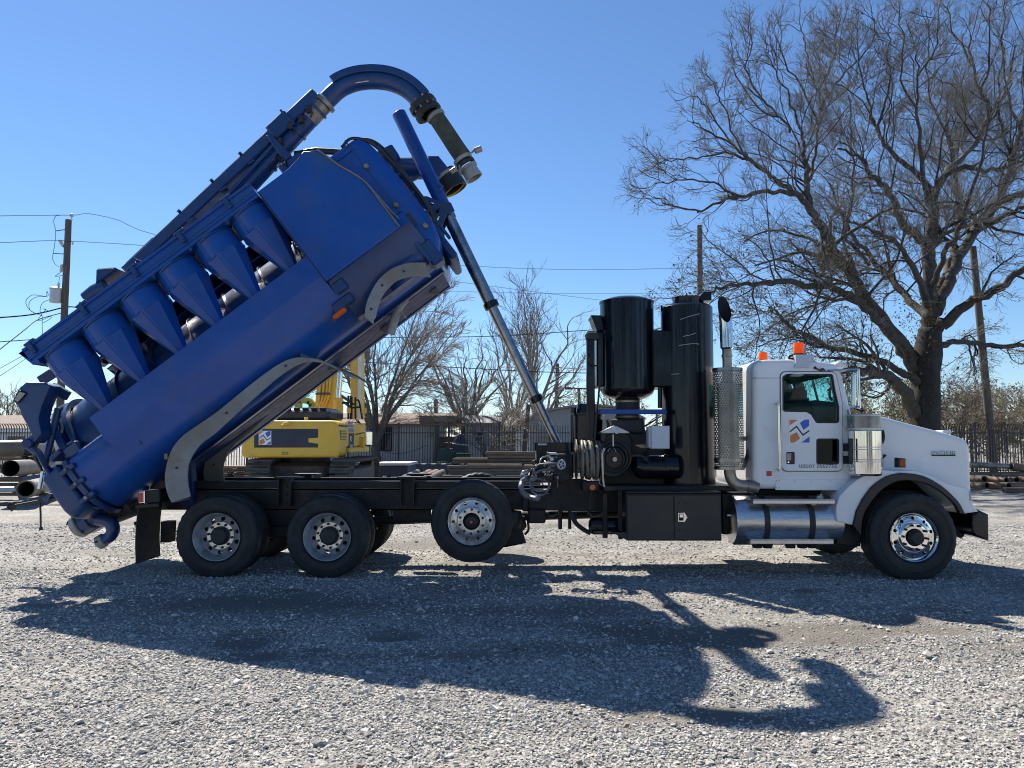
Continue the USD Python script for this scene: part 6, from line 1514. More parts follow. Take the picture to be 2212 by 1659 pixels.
# ------------------------------------------------------------------ chassis
RY = 10.50
fr0, fr1 = W('D', [(345, 1056)], RY)[0], W('D', [(2070, 1101)], RY)[0]
zt, zb = W('e', [(500, 862)], RY)[0][2], W('e', [(500, 1026)], RY)[0][2]
for f in (lambda m: m, mir):
    rl = put(VT, 'frame_rail', f(cat(box(fr0[0], fr1[0], RY, RY + .012, zb, zt), box(fr0[0], fr1[0], RY, RY + .09, zt - .012, zt), box(fr0[0], fr1[0], RY, RY + .09, zb, zb + .012))), 'frame_black', False)
    sz0, sz1 = W('e', [(500, 850)], RY + .01)[0][2], W('e', [(500, 806)], RY + .01)[0][2]
    xs1 = W('e', [(1900, 800)], RY)[0][0]
    put(VT, 'sub_frame_rail', f(cat(box(fr0[0] + .1, xs1, RY + .012, RY + .02, sz0, sz1), box(fr0[0] + .1, xs1, RY + .004, RY + .09, sz1, sz1 + .012), box(fr0[0] + .1, xs1, RY + .004, RY + .09, sz0 - .01, sz0))), 'frame_black', False)
    for bx_ in ((0, 96), (960, 1062)):
        a, c = W('e', [(bx_[0], 775)], RY - .03)[0], W('e', [(bx_[1], 992)], RY - .03)[0]
        u = put(VT, 'frame_upright', f(cat(box(a[0], c[0], RY - .02, RY - .002, c[2], a[2]), box(a[0] - .004, a[0] + .012, RY - .12, RY - .002, c[2], a[2]), box(c[0] - .012, c[0] + .004, RY - .12, RY - .002, c[2], a[2]), box(a[0] - .05, c[0] + .12, RY - .14, RY + .12, a[2] + .001, a[2] + .02))), 'frame_black', False)
        for zz in np.linspace(c[2] + .04, a[2] - .12, 3):
            put(u, 'bolt', f(cyl(((a[0] + c[0]) / 2, RY - .04, zz), ((a[0] + c[0]) / 2, RY - .018, zz), .016, 8)), 'frame_black')
    for k, x in enumerate(np.linspace(fr0[0] + .3, fr1[0] - 2.6, 22)):
        for dz in (.06, -.07):
            if (k * 7 + int(dz * 100)) % 3:
                put(rl, 'bolt', f(cyl((x, RY - .016, (zt + zb) / 2 + dz), (x, RY + .002, (zt + zb) / 2 + dz), .016, 8)), 'frame_black')
for x in np.linspace(fr0[0] + .05, fr1[0] - .3, 9):
    put(VT, 'frame_cross_member', box(x - .05, x + .05, RY + .09, FYN - RY - .09, zb + .04, zt - .04), 'frame_black', False)

# ------------------------------------------------------------------ wheels


def tyre_mesh(r, w, rr=.298, n=132, lug=.007):
    half = [(rr, .05), (rr + .012, .028), (rr + .05, .010), (rr + .10, .001), (r - .075, .006), (r - .035, .022), (r - .016, .036), (r - .004, .05), (r, .07)]
    gro = []
    for c in (.30, .5, .70):
        y = w * c
        gro += [(r, y - .010), (r - .014, y - .006), (r - .014, y + .006), (r, y + .010)]
    prof = half + gro + [(a, w - y) for a, y in half[::-1]]
    V, f = lathe(prof, (0, 0, 0), (0, 1, 0), n)
    V = V.reshape(len(prof), n, 3)
    nh = len(half)
    idx = [i for i, (a, y) in enumerate(prof) if a >= r - .017 and not (abs(a - (r - .014)) < 1e-6)]
    pat = (np.arange(n) % 4 < 2)
    for i in idx:
        if prof[i][1] < .08 or prof[i][1] > w - .08:
            s = np.where(pat, 1.0, 1 - lug / r)[:, None]
            V[i][:, [0, 2]] *= s
    # raised bands round the sidewall
    return V.reshape(-1, 3), f


def revolve_solid(prof):
    m = manifold3d.CrossSection([np.array(prof, float)]).revolve(96)
    return m


def rim_mesh(kind, rr=.298):
    """A disc wheel about +y (outer face at y=0 looking towards -y)."""
    if kind == 'dual':
        prof = [(.075, .150), (.172, .150), (.182, .156), (.205, .176), (.235, .186), (.250, .172), (.256, .10), (.268, .055), (.284, .03), (.292, .004), (rr, 0), (rr + .003, .012), (.292, .045), (.280, .08), (.272, .25), (.225, .215), (.17, .185), (.075, .185)]
        hr, hn, hh, d = .213, 10, .028, .2
    else:
        prof = [(.108, -.012), (.165, -.012), (.176, -.006), (.19, .016), (.225, .030), (.262, .034), (.274, .022), (.288, .006), (rr, 0), (rr + .003, .012), (.285, .04), (.268, .06), (.262, .22), (.252, .22), (.250, .075), (.2, .055), (.165, .03), (.108, .03)]
        hr, hn, hh, d = .233, 10, .0215, .03
    m = revolve_solid(prof)                       # about z; profile y -> z
    for k in range(hn):
        a = 2 * math.pi * (k + .3) / hn
        m = m - manifold3d.Manifold.cylinder(.5, hh, hh, 20, True).translate([hr * math.cos(a), hr * math.sin(a), d])
    V, f = solid(m)
    return np.stack([V[:, 0], V[:, 2], -V[:, 1]], 1), f


RIMS = {k: rim_mesh(k) for k in ('dual', 'steer')}


def wheel(name, cx, cz, yf, r, w, kind, f, inner=False, label=None, spin=0.0, wmat='wheel_alloy'):
    c_, s_ = math.cos(spin), math.sin(spin)
    T = np.array([[c_, 0, s_, cx], [0, 1, 0, yf], [-s_, 0, c_, cz], [0, 0, 0, 1]])
    wl = put(VT, name, f(xf(tyre_mesh(r, w), T)), 'rubber', 40, label)
    put(wl, 'sidewall_rib', f(cat(*[xf(lathe([(a - .004, .004 + o), (a, o - .002), (a + .004, .004 + o)], (0, 0, 0), (0, 1, 0), 72), T) for a, o in ((.318, .018), (r - .085, .004), (r - .11, .001))])), 'rubber')
    rt = xf(RIMS['dual' if kind == 'dual' else 'steer'], np.diag([1, 1, 1, 1]))
    off = np.eye(4); off[1, 3] = .022
    put(wl, 'rim', f(xf(xf(rt, off), T)), 'wheel_grey' if kind == 'dual' else wmat, 30)
    if inner:
        T2 = T.copy(); T2[1, 3] = yf + w + .06
        put(wl, 'inner_tyre', f(xf(tyre_mesh(r, w), T2)), 'rubber', 40)
    fy = .150 + .022 if kind == 'dual' else -.012 + .022
    db = .27 if kind == 'dual' else .16
    put(wl, 'brake_drum', f(xf(lathe([(0, db), (.215, db), (.225, db + .02), (.225, db + .2), (0, db + .2)], (0, 0, 0), (0, 1, 0), 36), T)), 'cast_iron', 30)
    if kind == 'dual':
        put(wl, 'bolt_flange', f(xf(lathe([(.10, fy - .004), (.172, fy - .006), (.178, fy + .002), (.10, fy + .004)], (0, 0, 0), (0, 1, 0), 48), T)), 'wheel_alloy', 30)
    for k in range(10):
        a = 2 * math.pi * (k + .1) / 10
        p = np.array([.150 * math.cos(a), 0, .150 * math.sin(a)])
        put(wl, 'wheel_nut', f(xf(cat(cyl(p + [0, fy - .034, 0], p + [0, fy, 0], .0155, 6), cyl(p + [0, fy - .044, 0], p + [0, fy - .032, 0], .009, 8)), T)), 'cast_iron', 25)
    if kind == 'dual':
        put(wl, 'hub_cap', f(xf(lathe([(0, fy - .085), (.085, fy - .085), (.10, fy - .075), (.102, fy - .05), (.114, fy - .045), (.118, fy - .03), (.118, fy), (.10, fy + .01)], (0, 0, 0), (0, 1, 0), 36), T)), 'cast_iron', 30)
        for k in range(8):
            a = 2 * math.pi * k / 8; p = np.array([.112 * math.cos(a), fy - .05, .112 * math.sin(a)])
            put(wl, 'hub_bolt', f(xf(cyl(p + [0, -.012, 0], p, .010, 6), T)), 'cast_iron', 25)
    elif wmat == 'chrome':
        put(wl, 'hub_cap', f(xf(lathe([(0, -.075), (.07, -.07), (.088, -.05), (.094, 0), (.10, .03)], (0, 0, 0), (0, 1, 0), 36), T)), 'cast_iron', 30)
    else:
        put(wl, 'hub_cap', f(xf(lathe([(0, -.055), (.03, -.055), (.034, -.045), (.060, -.035), (.078, -.012), (.085, .02), (.10, .035)], (0, 0, 0), (0, 1, 0), 36), T)), 'cast_iron', 30)
        put(wl, 'hub_plug', f(xf(cyl((0, -.068, 0), (0, -.05, 0), .018, 12), T)), 'reflector_red')
    return wl


c1 = W('D', [(465.4, 1163.8)], 9.8)[0]; c2 = W('D', [(705, 1161)], 9.8)[0]; c3 = W('D', [(1018.4, 1126.5)], 9.82)[0]; c4 = W('D', [(1977, 1164.7)], 9.62)[0]
for i, f in enumerate((lambda m: m, mir)):
    wheel('dual_wheel', c1[0], .500, 9.80, .520, .275, 'dual', f, True, 'rearmost dual wheel' if i == 0 else None, .2)
    wheel('dual_wheel', c2[0], .500, 9.80, .520, .275, 'dual', f, True, 'second dual wheel' if i == 0 else None, .9)
    wheel('lift_wheel', c3[0], c3[2], 9.82, .520, .30, 'steer', f, False, 'single wheel of the raised lift axle' if i == 0 else None, .4)
    wheel('front_wheel', c4[0], .520, 9.62, .545, .40, 'steer', f, False, 'wide steer wheel with polished rim' if i == 0 else None, .15, 'chrome')
for c, z in ((c1, .5), (c2, .5)):
    put(VT, 'drive_axle', cat(tube(np.array([[c[0], 9.95, z], [c[0], 10.55, z], [c[0], 10.7, z], [c[0], 11.24, z], [c[0], 11.39, z], [c[0], FYN - 9.95, z]]), [.11, .09, .16, .16, .09, .11], 16), lathe([(0, -.26), (.16, -.24), (.22, -.1), (.22, .1), (.15, .25), (0, .3)], (c[0], YC, z), (1, 0, 0), 20)), 'frame_black')
    put(VT, 'leaf_spring', cat(*[box(c[0] - .52 + .07 * k, c[0] + .52 - .07 * k, RY - .06, RY + .02, .52 + .028 * k, .545 + .028 * k) for k in range(6)]), 'frame_black', False)
put(VT, 'walking_beam', cat(beam((c1[0], RY - .05, .50), (c2[0], RY - .05, .50), .10, .16, (0, 0, 1), .02), prism(np.array([((c1[0] + c2[0]) / 2 - .3, zb), ((c1[0] + c2[0]) / 2 + .3, zb), ((c1[0] + c2[0]) / 2 + .12, .5), ((c1[0] + c2[0]) / 2 - .12, .5)]), RY - .03, RY + .06)), 'frame_black')
put(VT, 'lift_axle', cat(tube(np.array([[c3[0], 10.05, c3[2]], [c3[0] + .05, 10.5, c3[2] - .12], [c3[0] + .05, 11.4, c3[2] - .12], [c3[0], FYN - 10.05, c3[2]]]), .085, 14), lathe([(.10, 0), (.20, 0), (.20, .16), (.10, .16)], (c3[0], 10.14, c3[2]), (0, 1, 0), 24), prism(W('e', [(1850, 1060), (1935, 1090), (1950, 1160), (1915, 1200), (1945, 1290), (1800, 1320), (1700, 1330), (1700, 1060)], 10.4), 10.4, 10.7, .02), lathe([(0, 0), (.13, 0), (.15, .1), (.13, .22), (0, .24)], (c3[0] + .5, RY - .1, .55), (0, 0, 1), 18)), 'frame_black')
put(VT, 'drive_shaft', cat(cyl((c2[0] + .3, YC, .58), (c3[0] + 3.2, YC, .72), .06, 14), beam(*W('e', [(900, 1062), (1190, 1052)], RY + .2), .12, .16)), 'frame_black')
put(VT, 'front_axle', cat(tube(np.array([[c4[0], 9.95, .5], [c4[0], 10.4, .40], [c4[0], 11.5, .40], [c4[0], FYN - 9.95, .5]]), .075, 12), box(c4[0] - .7, c4[0] + .7, RY - .02, RY + .06, .5, .6, .02)), 'frame_black')
# mud flap, tail lamp
fa = W('D', [(300, 1222)], 9.76)[0]; fb = W('b', [(1090, 1000)], 9.76)[0]
V_, f_ = box(fa[0] - .006, fa[0] + .006, 9.76, 10.40, fa[2], fb[2])
gz = np.linspace(fb[2], fa[2] + .02, 9)
path = np.array([[fb[0] + .02 * math.sin(3 * k / 8) * -1 + .0 * k, z] for k, z in enumerate(gz)])
put(VT, 'mud_flap', sheet(path, 9.77, 10.42, .014), 'rubber')
q = lambda pts, Y: W('b', pts, Y)
tl = put(VT, 'tail_lamp_box', prism(q([(1140, 878), (1258, 862), (1260, 968), (1140, 978)], 9.80), 9.80, 10.45, .01), 'frame_black')
put(tl, 'chrome_bezel', prism(q([(1092, 880), (1143, 876), (1143, 976), (1092, 978)], 9.78), 9.78, 9.92, .008), 'chrome')
put(tl, 'red_lens', prism(q([(1090, 890), (1128, 887), (1130, 965), (1092, 970)], 9.772), 9.768, 9.90, .006), 'reflector_red')
put(VT, 'flap_hanger', [beam(q([(1080, 1000)], 9.8)[0], q([(1265, 985)], 9.8)[0], .08, .04), beam(q([(1170, 990)], 10.3)[0], q([(1330, 900)], 10.45)[0], .06, .08), cyl(q([(1065, 1135)], 9.9)[0], q([(1095, 1128)], 9.9)[0], .025, 8), box(*(lambda a, b: (a[0], b[0], 10.2, 10.4, b[2], a[2]))(q([(1270, 1120)], 10.2)[0], q([(1335, 1285)], 10.2)[0]))], 'frame_black')
put(VT, 'rear_hinge_block', prism(q([(1120, 860), (1150, 740), (1260, 690), (1310, 790), (1480, 770), (1500, 860)], 10.45), 10.40, 10.62, .02), 'frame_black')
# ------------------------------------------------------------------ hoist base, controls and hose reels
u = lambda pts, Y: W('u', pts, Y)
g_ = lambda pts, Y: W('g', pts, Y)
cp = put(VT, 'control_panel', prism(u([(205, 145), (690, 140), (690, 700), (215, 700)], 10.7), 10.7, 11.0, .015), 'black_paint')
put(cp, 'panel_label', prism(u([(248, 160), (370, 160), (370, 182), (248, 182)], 10.695), 10.694, 10.71), 'panel_light', False)
put(cp, 'lever', cat(*[tube(u([(x, 400), (x + 5, 300), (x - 8, 230)], 10.62), .012, 7) for x in (265, 385, 290)]), 'cast_iron')
put(cp, 'chrome_latch', cat(*[tube(u([(272, 250), (275, 320), (285, 380)], 10.66), .012, 6), tube(u([(222, 260), (226, 390)], 10.66), .014, 6)]), 'rod_steel')
put(VT, 'valve_block', cat(prism(u([(380, 282), (520, 300), (660, 290), (740, 300), (740, 640), (560, 720), (460, 620), (380, 400)], 10.35), 10.35, 10.75, .02), prism(u([(345, 590), (460, 575), (465, 680), (345, 680)], 10.2), 10.2, 10.4, .02), prism(u([(460, 610), (540, 620), (540, 700), (460, 700)], 10.22), 10.22, 10.4, .02)), 'cast_iron')
put(VT, 'control_shelf', prism(u([(380, 280), (500, 285), (520, 312), (400, 310)], 10.3), 10.1, 10.6, .005), 'galvanised', False)
gc = u([(440, 375)], 10.1)[0]
gg = put(VT, 'pressure_gauge', cyl(gc, gc + [0, .05, 0], mm('u', 36, 10.1), 22, .008), 'worn_steel')
put(gg, 'gauge_face', cyl(gc + [0, -.002, 0], gc + [0, .01, 0], mm('u', 27, 10.1), 20), 'panel_light')
hc = u([(572, 450)], 10.05)[0]
hw = put(VT, 'hand_wheel', taurus(hc, (-.5, 1, 0), mm('u', 58, 10.05), .012, 30, 8), 'galvanised')
put(hw, 'spoke', cat(*[tube(np.array([hc, hc + mm('u', 56, 10.05) * (np.array([.89, .45, 0]) * math.cos(a) + np.array([0, 0, 1]) * math.sin(a))]), .008, 6) for a in np.arange(5) * 2 * math.pi / 5]), 'galvanised')
HS = [([(90, 640), (30, 690), (15, 770), (50, 850), (130, 900), (230, 915), (250, 900)], .034, 'hose_grey', 10.0), ([(130, 660), (150, 740), (220, 800), (320, 815), (395, 780), (400, 700)], .015, 'hose_grey', 9.98), ([(140, 740), (180, 830), (270, 875), (360, 840), (405, 740), (390, 690), (250, 655), (140, 655)], .012, 'hose_grey', 9.96),
      ([(185, 600), (190, 520), (250, 460), (340, 440), (480, 432), (560, 440)], .014, 'hose_grey', 10.05), ([(275, 430), (290, 380), (350, 345), (510, 345)], .013, 'hose_grey', 10.15), ([(210, 570), (290, 530), (380, 520), (460, 527)], .016, 'hose_grey', 10.02), ([(170, 700), (220, 690), (300, 690), (395, 690)], .009, 'hose_black', 9.97),
      ([(300, 690), (320, 640), (350, 600), (360, 560)], .012, 'hose_black', 10.0), ([(20, 640), (30, 590), (80, 565), (120, 575)], .016, 'galvanised', 10.1), ([(15, 600), (45, 545), (100, 535)], .014, 'galvanised', 10.12), ([(60, 690), (110, 640), (150, 560), (200, 480)], .018, 'hose_black', 10.05), ([(240, 650), (300, 700), (340, 770)], .008, 'hose_black', 9.95), ([(520, 620), (530, 640), (525, 770)], .01, 'hose_black', 10.1),
      ([(220, 480), (300, 560), (420, 560)], .02, 'hose_black', 10.2), ([(160, 520), (250, 500), (330, 470), (400, 420)], .016, 'hose_black', 10.1), ([(340, 400), (370, 430), (430, 470), (480, 480)], .013, 'hose_grey', 10.12)]
for k, (P, r, m, Y) in enumerate(HS):
    put(VT, 'hydraulic_hose', tube(u(P, Y) + np.array([[0, .05 * math.sin(2.1 * i + k), 0] for i in range(len(P))]), r, 9, True, 5), m)
put(VT, 'hose_fitting', cat(*[cyl(u([p], 10.05)[0], u([q_], 10.05)[0], .022, 10, .004) for p, q_ in (((385, 420), (430, 425)), ((400, 470), (405, 510)), ((330, 455), (355, 480)), ((180, 490), (240, 480)), ((355, 565), (400, 560)), ((510, 630), (535, 625)), ((170, 622), (235, 618)))]), 'worn_steel')
eye = u([(205, 425)], 10.5)[0]
put(VT, 'lifting_eye', taurus(eye, (0, 1, 0), .032, .009, 18, 6), 'cast_iron')
# reel with beige hose, turning about x
rc = u([(960, 385)], 10.45)[0]; RR = mm('u', 262, 10.45)
reel = put(VT, 'hose_reel', cat(cyl(rc + [-.17, 0, 0], rc + [.17, 0, 0], RR * .55, 28), *[lathe([(.02, 0), (RR * 1.06, 0), (RR * 1.09, .006), (RR * 1.06, .012), (.02, .012)], rc + [o, 0, 0], (1, 0, 0), 44) for o in (-.185, .16)]), 'worn_steel', 30)
for k in range(6):
    put(reel, 'hose_turn', taurus(rc + [-.10 + .047 * k, 0, 0], (1, .05 * (k % 3 - 1), .06 * (k % 2)), RR * (.97 - .02 * (k % 2)), .022, 52, 8), 'hose_beige')
put(reel, 'outer_disc', lathe([(.02, 0), (RR * .95, 0), (RR * .97, .006), (.02, .01)], rc + [-.27, .0, 0], (1, 0, 0), 36), 'slate_panel', 30)
# reel with black hose, facing the side
rb = u([(1300, 375)], 10.20)[0]; RB_ = mm('u', 232, 10.2)
reel2 = put(VT, 'hose_reel', cat(cyl(rb + [0, 0, 0], rb + [0, .16, 0], RB_ * .5, 28), lathe([(.02, 0), (RB_ * 1.03, 0), (RB_ * 1.03, .01), (.02, .01)], rb + [0, .17, 0], (0, 1, 0), 44)), 'black_paint', 30)
for k in range(9):
    put(reel2, 'hose_turn', taurus(rb + [.004 * (k % 3), .02 + .03 * (k % 4), .003 * k], (0.02 * (k % 3 - 1), 1, .02 * (k % 2)), RB_ * (.60 + .045 * k), .014, 52, 8), 'hose_black')
put(reel2, 'guide_arm', cat(tube(u([(1170, 225), (1135, 300), (1140, 480), (1150, 680), (1165, 760)], 10.1), .016, 8), tube(u([(1288, 35), (1290, 200)], 10.1), .010, 6)), 'rod_steel')
put(reel2, 'crank', cat(tube(u([(1215, 270), (1240, 215), (1280, 290), (1310, 230), (1325, 275)], 10.12), .008, 6), cyl(rb + [0, -.08, .2 * 0], rb, .03, 12)), 'rod_steel')
kb = put(VT, 'switch_box', prism(u([(862, 685), (1095, 685), (1095, 820), (862, 820)], 10.15), 10.15, 10.35, .012), 'frame_black')
kc = u([(1000, 762)], 10.15)[0]
put(kb, 'orange_knob', cat(lathe([(0, -.05), (.035, -.05), (.042, -.03), (.044, 0), (.03, .01)], kc, (0, 1, 0), 22), cyl(kc + [.012, -.056, -.012], kc + [.012, -.048, -.012], .012, 10)), 'knob_orange')
put(kb, 'hanging_wand', tube(u([(985, 825), (975, 950), (960, 1100)], 10.12), .010, 6), 'cast_iron')
# blower, neck and first tank
f_ = lambda pts, Y: W('f', pts, Y)
TY1 = 10.72
tc = f_([(986, 600)], TY1)[0]; r1 = mm('f', 247, TY1)
zz = lambda k, y, Y, x=986: W(k, [(x, y)], Y)[0][2]
zt1, zb1 = zz('f', 212, TY1), zz('f', 1005, TY1)
cyt = put(VT, 'intake_filter_tank', lathe([(0, zt1 + .085), (r1 * .35, zt1 + .080), (r1 * .68, zt1 + .060), (r1 * .9, zt1 + .028), (r1, zt1), (r1, zb1 + .02), (r1 + .006, zb1), (r1, zb1 - .02), (r1 * .93, zb1 - .07), (r1 * .72, zb1 - .12), (r1 * .45, zb1 - .15), (0, zb1 - .15)], (tc[0], TY1, 0), (0, 0, 1), 64), 'black_paint', 38)
put(cyt, 'dome_rim', lathe([(r1 - .01, zt1 - .012), (r1 + .010, zt1 - .012), (r1 + .010, zt1 + .012), (r1 - .01, zt1 + .012)], (tc[0], TY1, 0), (0, 0, 1), 64), 'black_paint', 20)
put(cyt, 'dome_lug', prism(f_([(974, 195), (984, 150), (992, 152), (1000, 195)], TY1 - r1 * .6), TY1 - r1 * .6, TY1 - r1 * .6 + .02), 'black_paint', False)
put(cyt, 'inlet_spout', cat(prism(f_([(650, 336), (745, 340), (770, 470), (700, 470)], TY1 - .1), TY1 - .2, TY1 + .2, .012), prism(f_([(648, 334), (752, 336), (752, 350), (652, 350)], TY1 - .11), TY1 - .215, TY1 + .21, .004)), 'black_paint')
ny = [(890, 1075), (900, 1110), (875, 1130), (880, 1240), (905, 1250), (1090, 1250), (1100, 1130), (1080, 1110)]
zn = lambda y: zz('f', y, TY1)
rn = mm('f', 105, TY1)
put(VT, 'blower_neck', lathe([(rn * .98, zn(1050)), (rn * .92, zn(1085)), (rn * 1.05, zn(1105)), (rn * 1.07, zn(1200)), (rn * 1.02, zn(1240)), (rn * 1.05, zn(1290)), (rn * 1.4, zn(1300))], (tc[0], TY1, 0), (0, 0, 1), 40), 'cast_iron', 30)
put(VT, 'neck_clamp', cat(*[lathe([(rn * 1.0, -.012), (rn * 1.12, -.012), (rn * 1.12, .012), (rn * 1.0, .012)], (tc[0], TY1, zn(y)), (0, 0, 1), 36) for y in (1122, 1262)]), 'worn_steel', 20)
a, c = f_([(720, 1192)], 10.35)[0], f_([(1352, 1236)], 10.35)[0]
sb = put(VT, 'support_bar', box(a[0], c[0], 10.33, 10.40, c[2], a[2], .006), 'blue_paint')
for y in (1205, 1222):
    p = f_([(732, y)], 10.33)[0]
    put(sb, 'bolt', cyl(p + [0, -.012, 0], p, .010, 8), 'cast_iron')
put(VT, 'blower', cat(prism(f_([(835, 1282), (1145, 1275), (1160, 1390), (1130, 1420), (850, 1400)], 10.45), 10.45, 11.1, .05, 2), prism(f_([(745, 1400), (1180, 1390), (1200, 1560), (1100, 1650), (760, 1640)], 10.5), 10.5, 11.3, .06, 2), cyl(f_([(900, 1520)], 10.4)[0], f_([(900, 1520)], 11.2)[0], .2, 24, .02)), 'cast_iron')
put(VT, 'blower', box(f_([(740, 1600)], 10.6)[0][0], f_([(1560, 1600)], 10.6)[0][0], 10.6, 11.4, zt + .02, zz('f', 1540, 10.6), .03), 'cast_iron', label='engine block between the reels and tank')
put(VT, 'belt_guard', prism(f_([(742, 1402), (855, 1345), (880, 1348), (995, 1402), (995, 1414), (742, 1414)], 10.42), 10.30, 10.75, .006), 'galvanised')
put(VT, 'guard_tag', prism(f_([(838, 1352), (870, 1345), (905, 1420), (880, 1415)], 10.28), 10.28, 10.295), 'house_white', False)
put(VT, 'guard_face', prism(f_([(742, 1415), (995, 1415), (995, 1520), (742, 1520)], 10.43), 10.43, 10.7, .006), 'black_paint')
put(VT, 'filter_canister', cat(lathe([(0, zz('f', 1520, 10.95)), (mm('f', 140, 10.95), zz('f', 1520, 10.95)), (mm('f', 148, 10.95), zz('f', 1250, 10.95)), (mm('f', 158, 10.95), zz('f', 1245, 10.95)), (mm('f', 158, 10.95), zz('f', 1230, 10.95)), (mm('f', 105, 10.95), zz('f', 1225, 10.95)), (mm('f', 92, 10.95), zz('f', 1145, 10.95)), (0, zz('f', 1140, 10.95))], (f_([(618, 1300)], 10.95)[0][0], 10.95, 0), (0, 0, 1), 36), cyl(f_([(490, 1180)], 10.9)[0], f_([(490, 1590)], 10.9)[0], .04, 12)), 'black_paint', 30)
a, c = f_([(618, 470)], 10.42)[0], f_([(694, 1485)], 10.42)[0]
ms = put(VT, 'mast_post', box(a[0], c[0], 10.42, 10.60, c[2], a[2], .008), 'black_paint')
put(ms, 'mast_lamp', prism(f_([(612, 492), (640, 482), (705, 482), (722, 512), (715, 545), (615, 545)], 10.38), 10.36, 10.55, .012, 2), 'cast_iron')
put(ms, 'mast_cable', cat(tube(f_([(610, 500), (600, 520), (618, 560), (622, 800), (615, 1000), (628, 1300), (630, 1470)], 10.38), .009, 6, True, 3), tube(f_([(735, 600), (735, 900), (722, 1100), (700, 1300), (690, 1470)], 10.36), .014, 6, True, 3), tube(f_([(625, 650), (660, 700), (640, 740), (660, 780), (710, 790), (740, 750)], 10.38), .012, 6, True, 3)), 'hose_black')
a, c = f_([(694, 485)], 10.75)[0], f_([(834, 988)], 10.75)[0]
put(VT, 'side_duct', box(a[0], c[0], 10.6, 11.1, c[2], a[2], .02), 'black_paint')
a, c = f_([(1180, 488)], 10.72)[0], f_([(1400, 1000)], 10.72)[0]
put(VT, 'cross_duct', cat(box(a[0], c[0], 10.42, 11.05, c[2], a[2], .02), cyl(f_([(1290, 488)], 10.5)[0] + [0, .0, -.0], f_([(1290, 1180)], 10.5)[0], .03, 10)), 'black_paint')
TY2 = 10.65
t2 = f_([(1543, 900)], TY2)[0]; r2 = mm('f', 236, TY2)
a_, b_ = zz('f', 262, TY2), zz('g', 545, TY2)
st2 = put(VT, 'silencer_tank', lathe([(0, a_ + .055), (r2 * .6, a_ + .055), (r2 * .82, a_ + .04), (r2 * .94, a_ + .022), (r2, a_), (r2, b_), (0, b_)], (t2[0], TY2, 0), (0, 0, 1), 64), 'black_paint', 35)
for y in (862, 1560):
    put(st2, 'weld_band', lathe([(r2 - .005, -.006), (r2 + .004, -.004), (r2 + .004, .004), (r2 - .005, .006)], (t2[0], TY2, zz('f', y, TY2)), (0, 0, 1), 64), 'black_paint', 20)
rc_ = r2 * .56
put(st2, 'outlet_collar', lathe([(rc_, a_ + .05), (rc_, zz('f', 185, TY2)), (rc_ * 1.05, zz('f', 172, TY2)), (rc_ * 1.05, zz('f', 165, TY2)), (rc_ * .9, zz('f', 165, TY2)), (rc_ * .9, a_ + .06)], (t2[0] + .01, TY2, 0), (0, 0, 1), 44), 'black_paint', 30)
put(st2, 'rain_flap', prism(f_([(1640, 168), (1690, 108), (1762, 108), (1765, 190), (1694, 190), (1690, 215)], TY2 - .12), TY2 - .14, TY2 + .14, .01), 'black_paint')
put(st2, 'side_seam', cat(box(t2[0] + r2 - .004, t2[0] + r2 + .012, TY2 - .04, TY2 + .04, b_ + .1, zz('f', 830, TY2)), cyl(f_([(1306, 235)], TY2 - .1)[0], f_([(1308, 290)], TY2 - .1)[0], .012, 6)), 'black_paint', False)
for P in ([(1480, 362), (1560, 335), (1655, 310)], [(1505, 518), (1565, 508), (1622, 488)], [(1470, 600), (1540, 592), (1600, 585), (1650, 590)], [(1366, 862), (1475, 862)]):
    q_ = resample(f_(P, TY2 - r2), 7); dx = q_[:, 0] - t2[0]
    q_[:, 1] = TY2 - np.sqrt(np.maximum(r2 ** 2 - dx ** 2, .001)) - .001
    put(st2, 'scratch', tube(q_, .0035, 5), 'panel_light')
bxw = put(VT, 'control_cabinet', prism(f_([(1212, 1345), (1380, 1343), (1380, 1555), (1212, 1555)], 10.02), 10.02, 10.22, .012, 2), 'panel_light')
put(bxw, 'cabinet_back', prism(f_([(1184, 1352), (1214, 1350), (1214, 1548), (1186, 1545)], 10.06), 10.06, 10.24, .004), 'panel_light', False)
put(bxw, 'cabinet_mount', cat(prism(f_([(1060, 1520), (1190, 1512), (1190, 1545), (1120, 1550)], 10.2), 10.2, 10.24), beam(f_([(1260, 1240)], 10.3)[0], f_([(1260, 1350)], 10.2)[0], .03, .03)), 'worn_steel', False)
q_ = u([(1560, 480), (1985, 490), (2165, 495)], 10.35)
mf_ = put(VT, 'air_receiver', cat(lathe([(0, -.02), (.08, 0), (.135, .04), (.158, .10), (.158, np.linalg.norm(q_[1] - q_[0])), (.172, np.linalg.norm(q_[1] - q_[0])), (.172, np.linalg.norm(q_[1] - q_[0]) + .03), (.158, np.linalg.norm(q_[1] - q_[0]) + .03), (.158, np.linalg.norm(q_[2] - q_[0])), (0, np.linalg.norm(q_[2] - q_[0]))], q_[0], (1, 0, 0), 36)), 'black_paint', 30)
put(mf_, 'receiver_hose', cat(tube(u([(1540, 330), (1600, 320), (1700, 340), (1760, 400)], 10.15), .02, 8, True, 4), tube(u([(1680, 330), (1740, 390), (1790, 430)], 10.16), .012, 6, True, 3), tube(u([(1730, 370), (1790, 325)], 10.16), .012, 6)), 'hose_black')
a, c = g_([(440, 505)], 10.46)[0], g_([(1090, 760)], 10.46)[0]
put(VT, 'pedestal_plate', prism(g_([(435, 510), (700, 500), (870, 560), (1010, 545), (1010, 780), (250, 770), (240, 640), (435, 620)], 10.44), 10.44, 10.49, .004), 'frame_black')
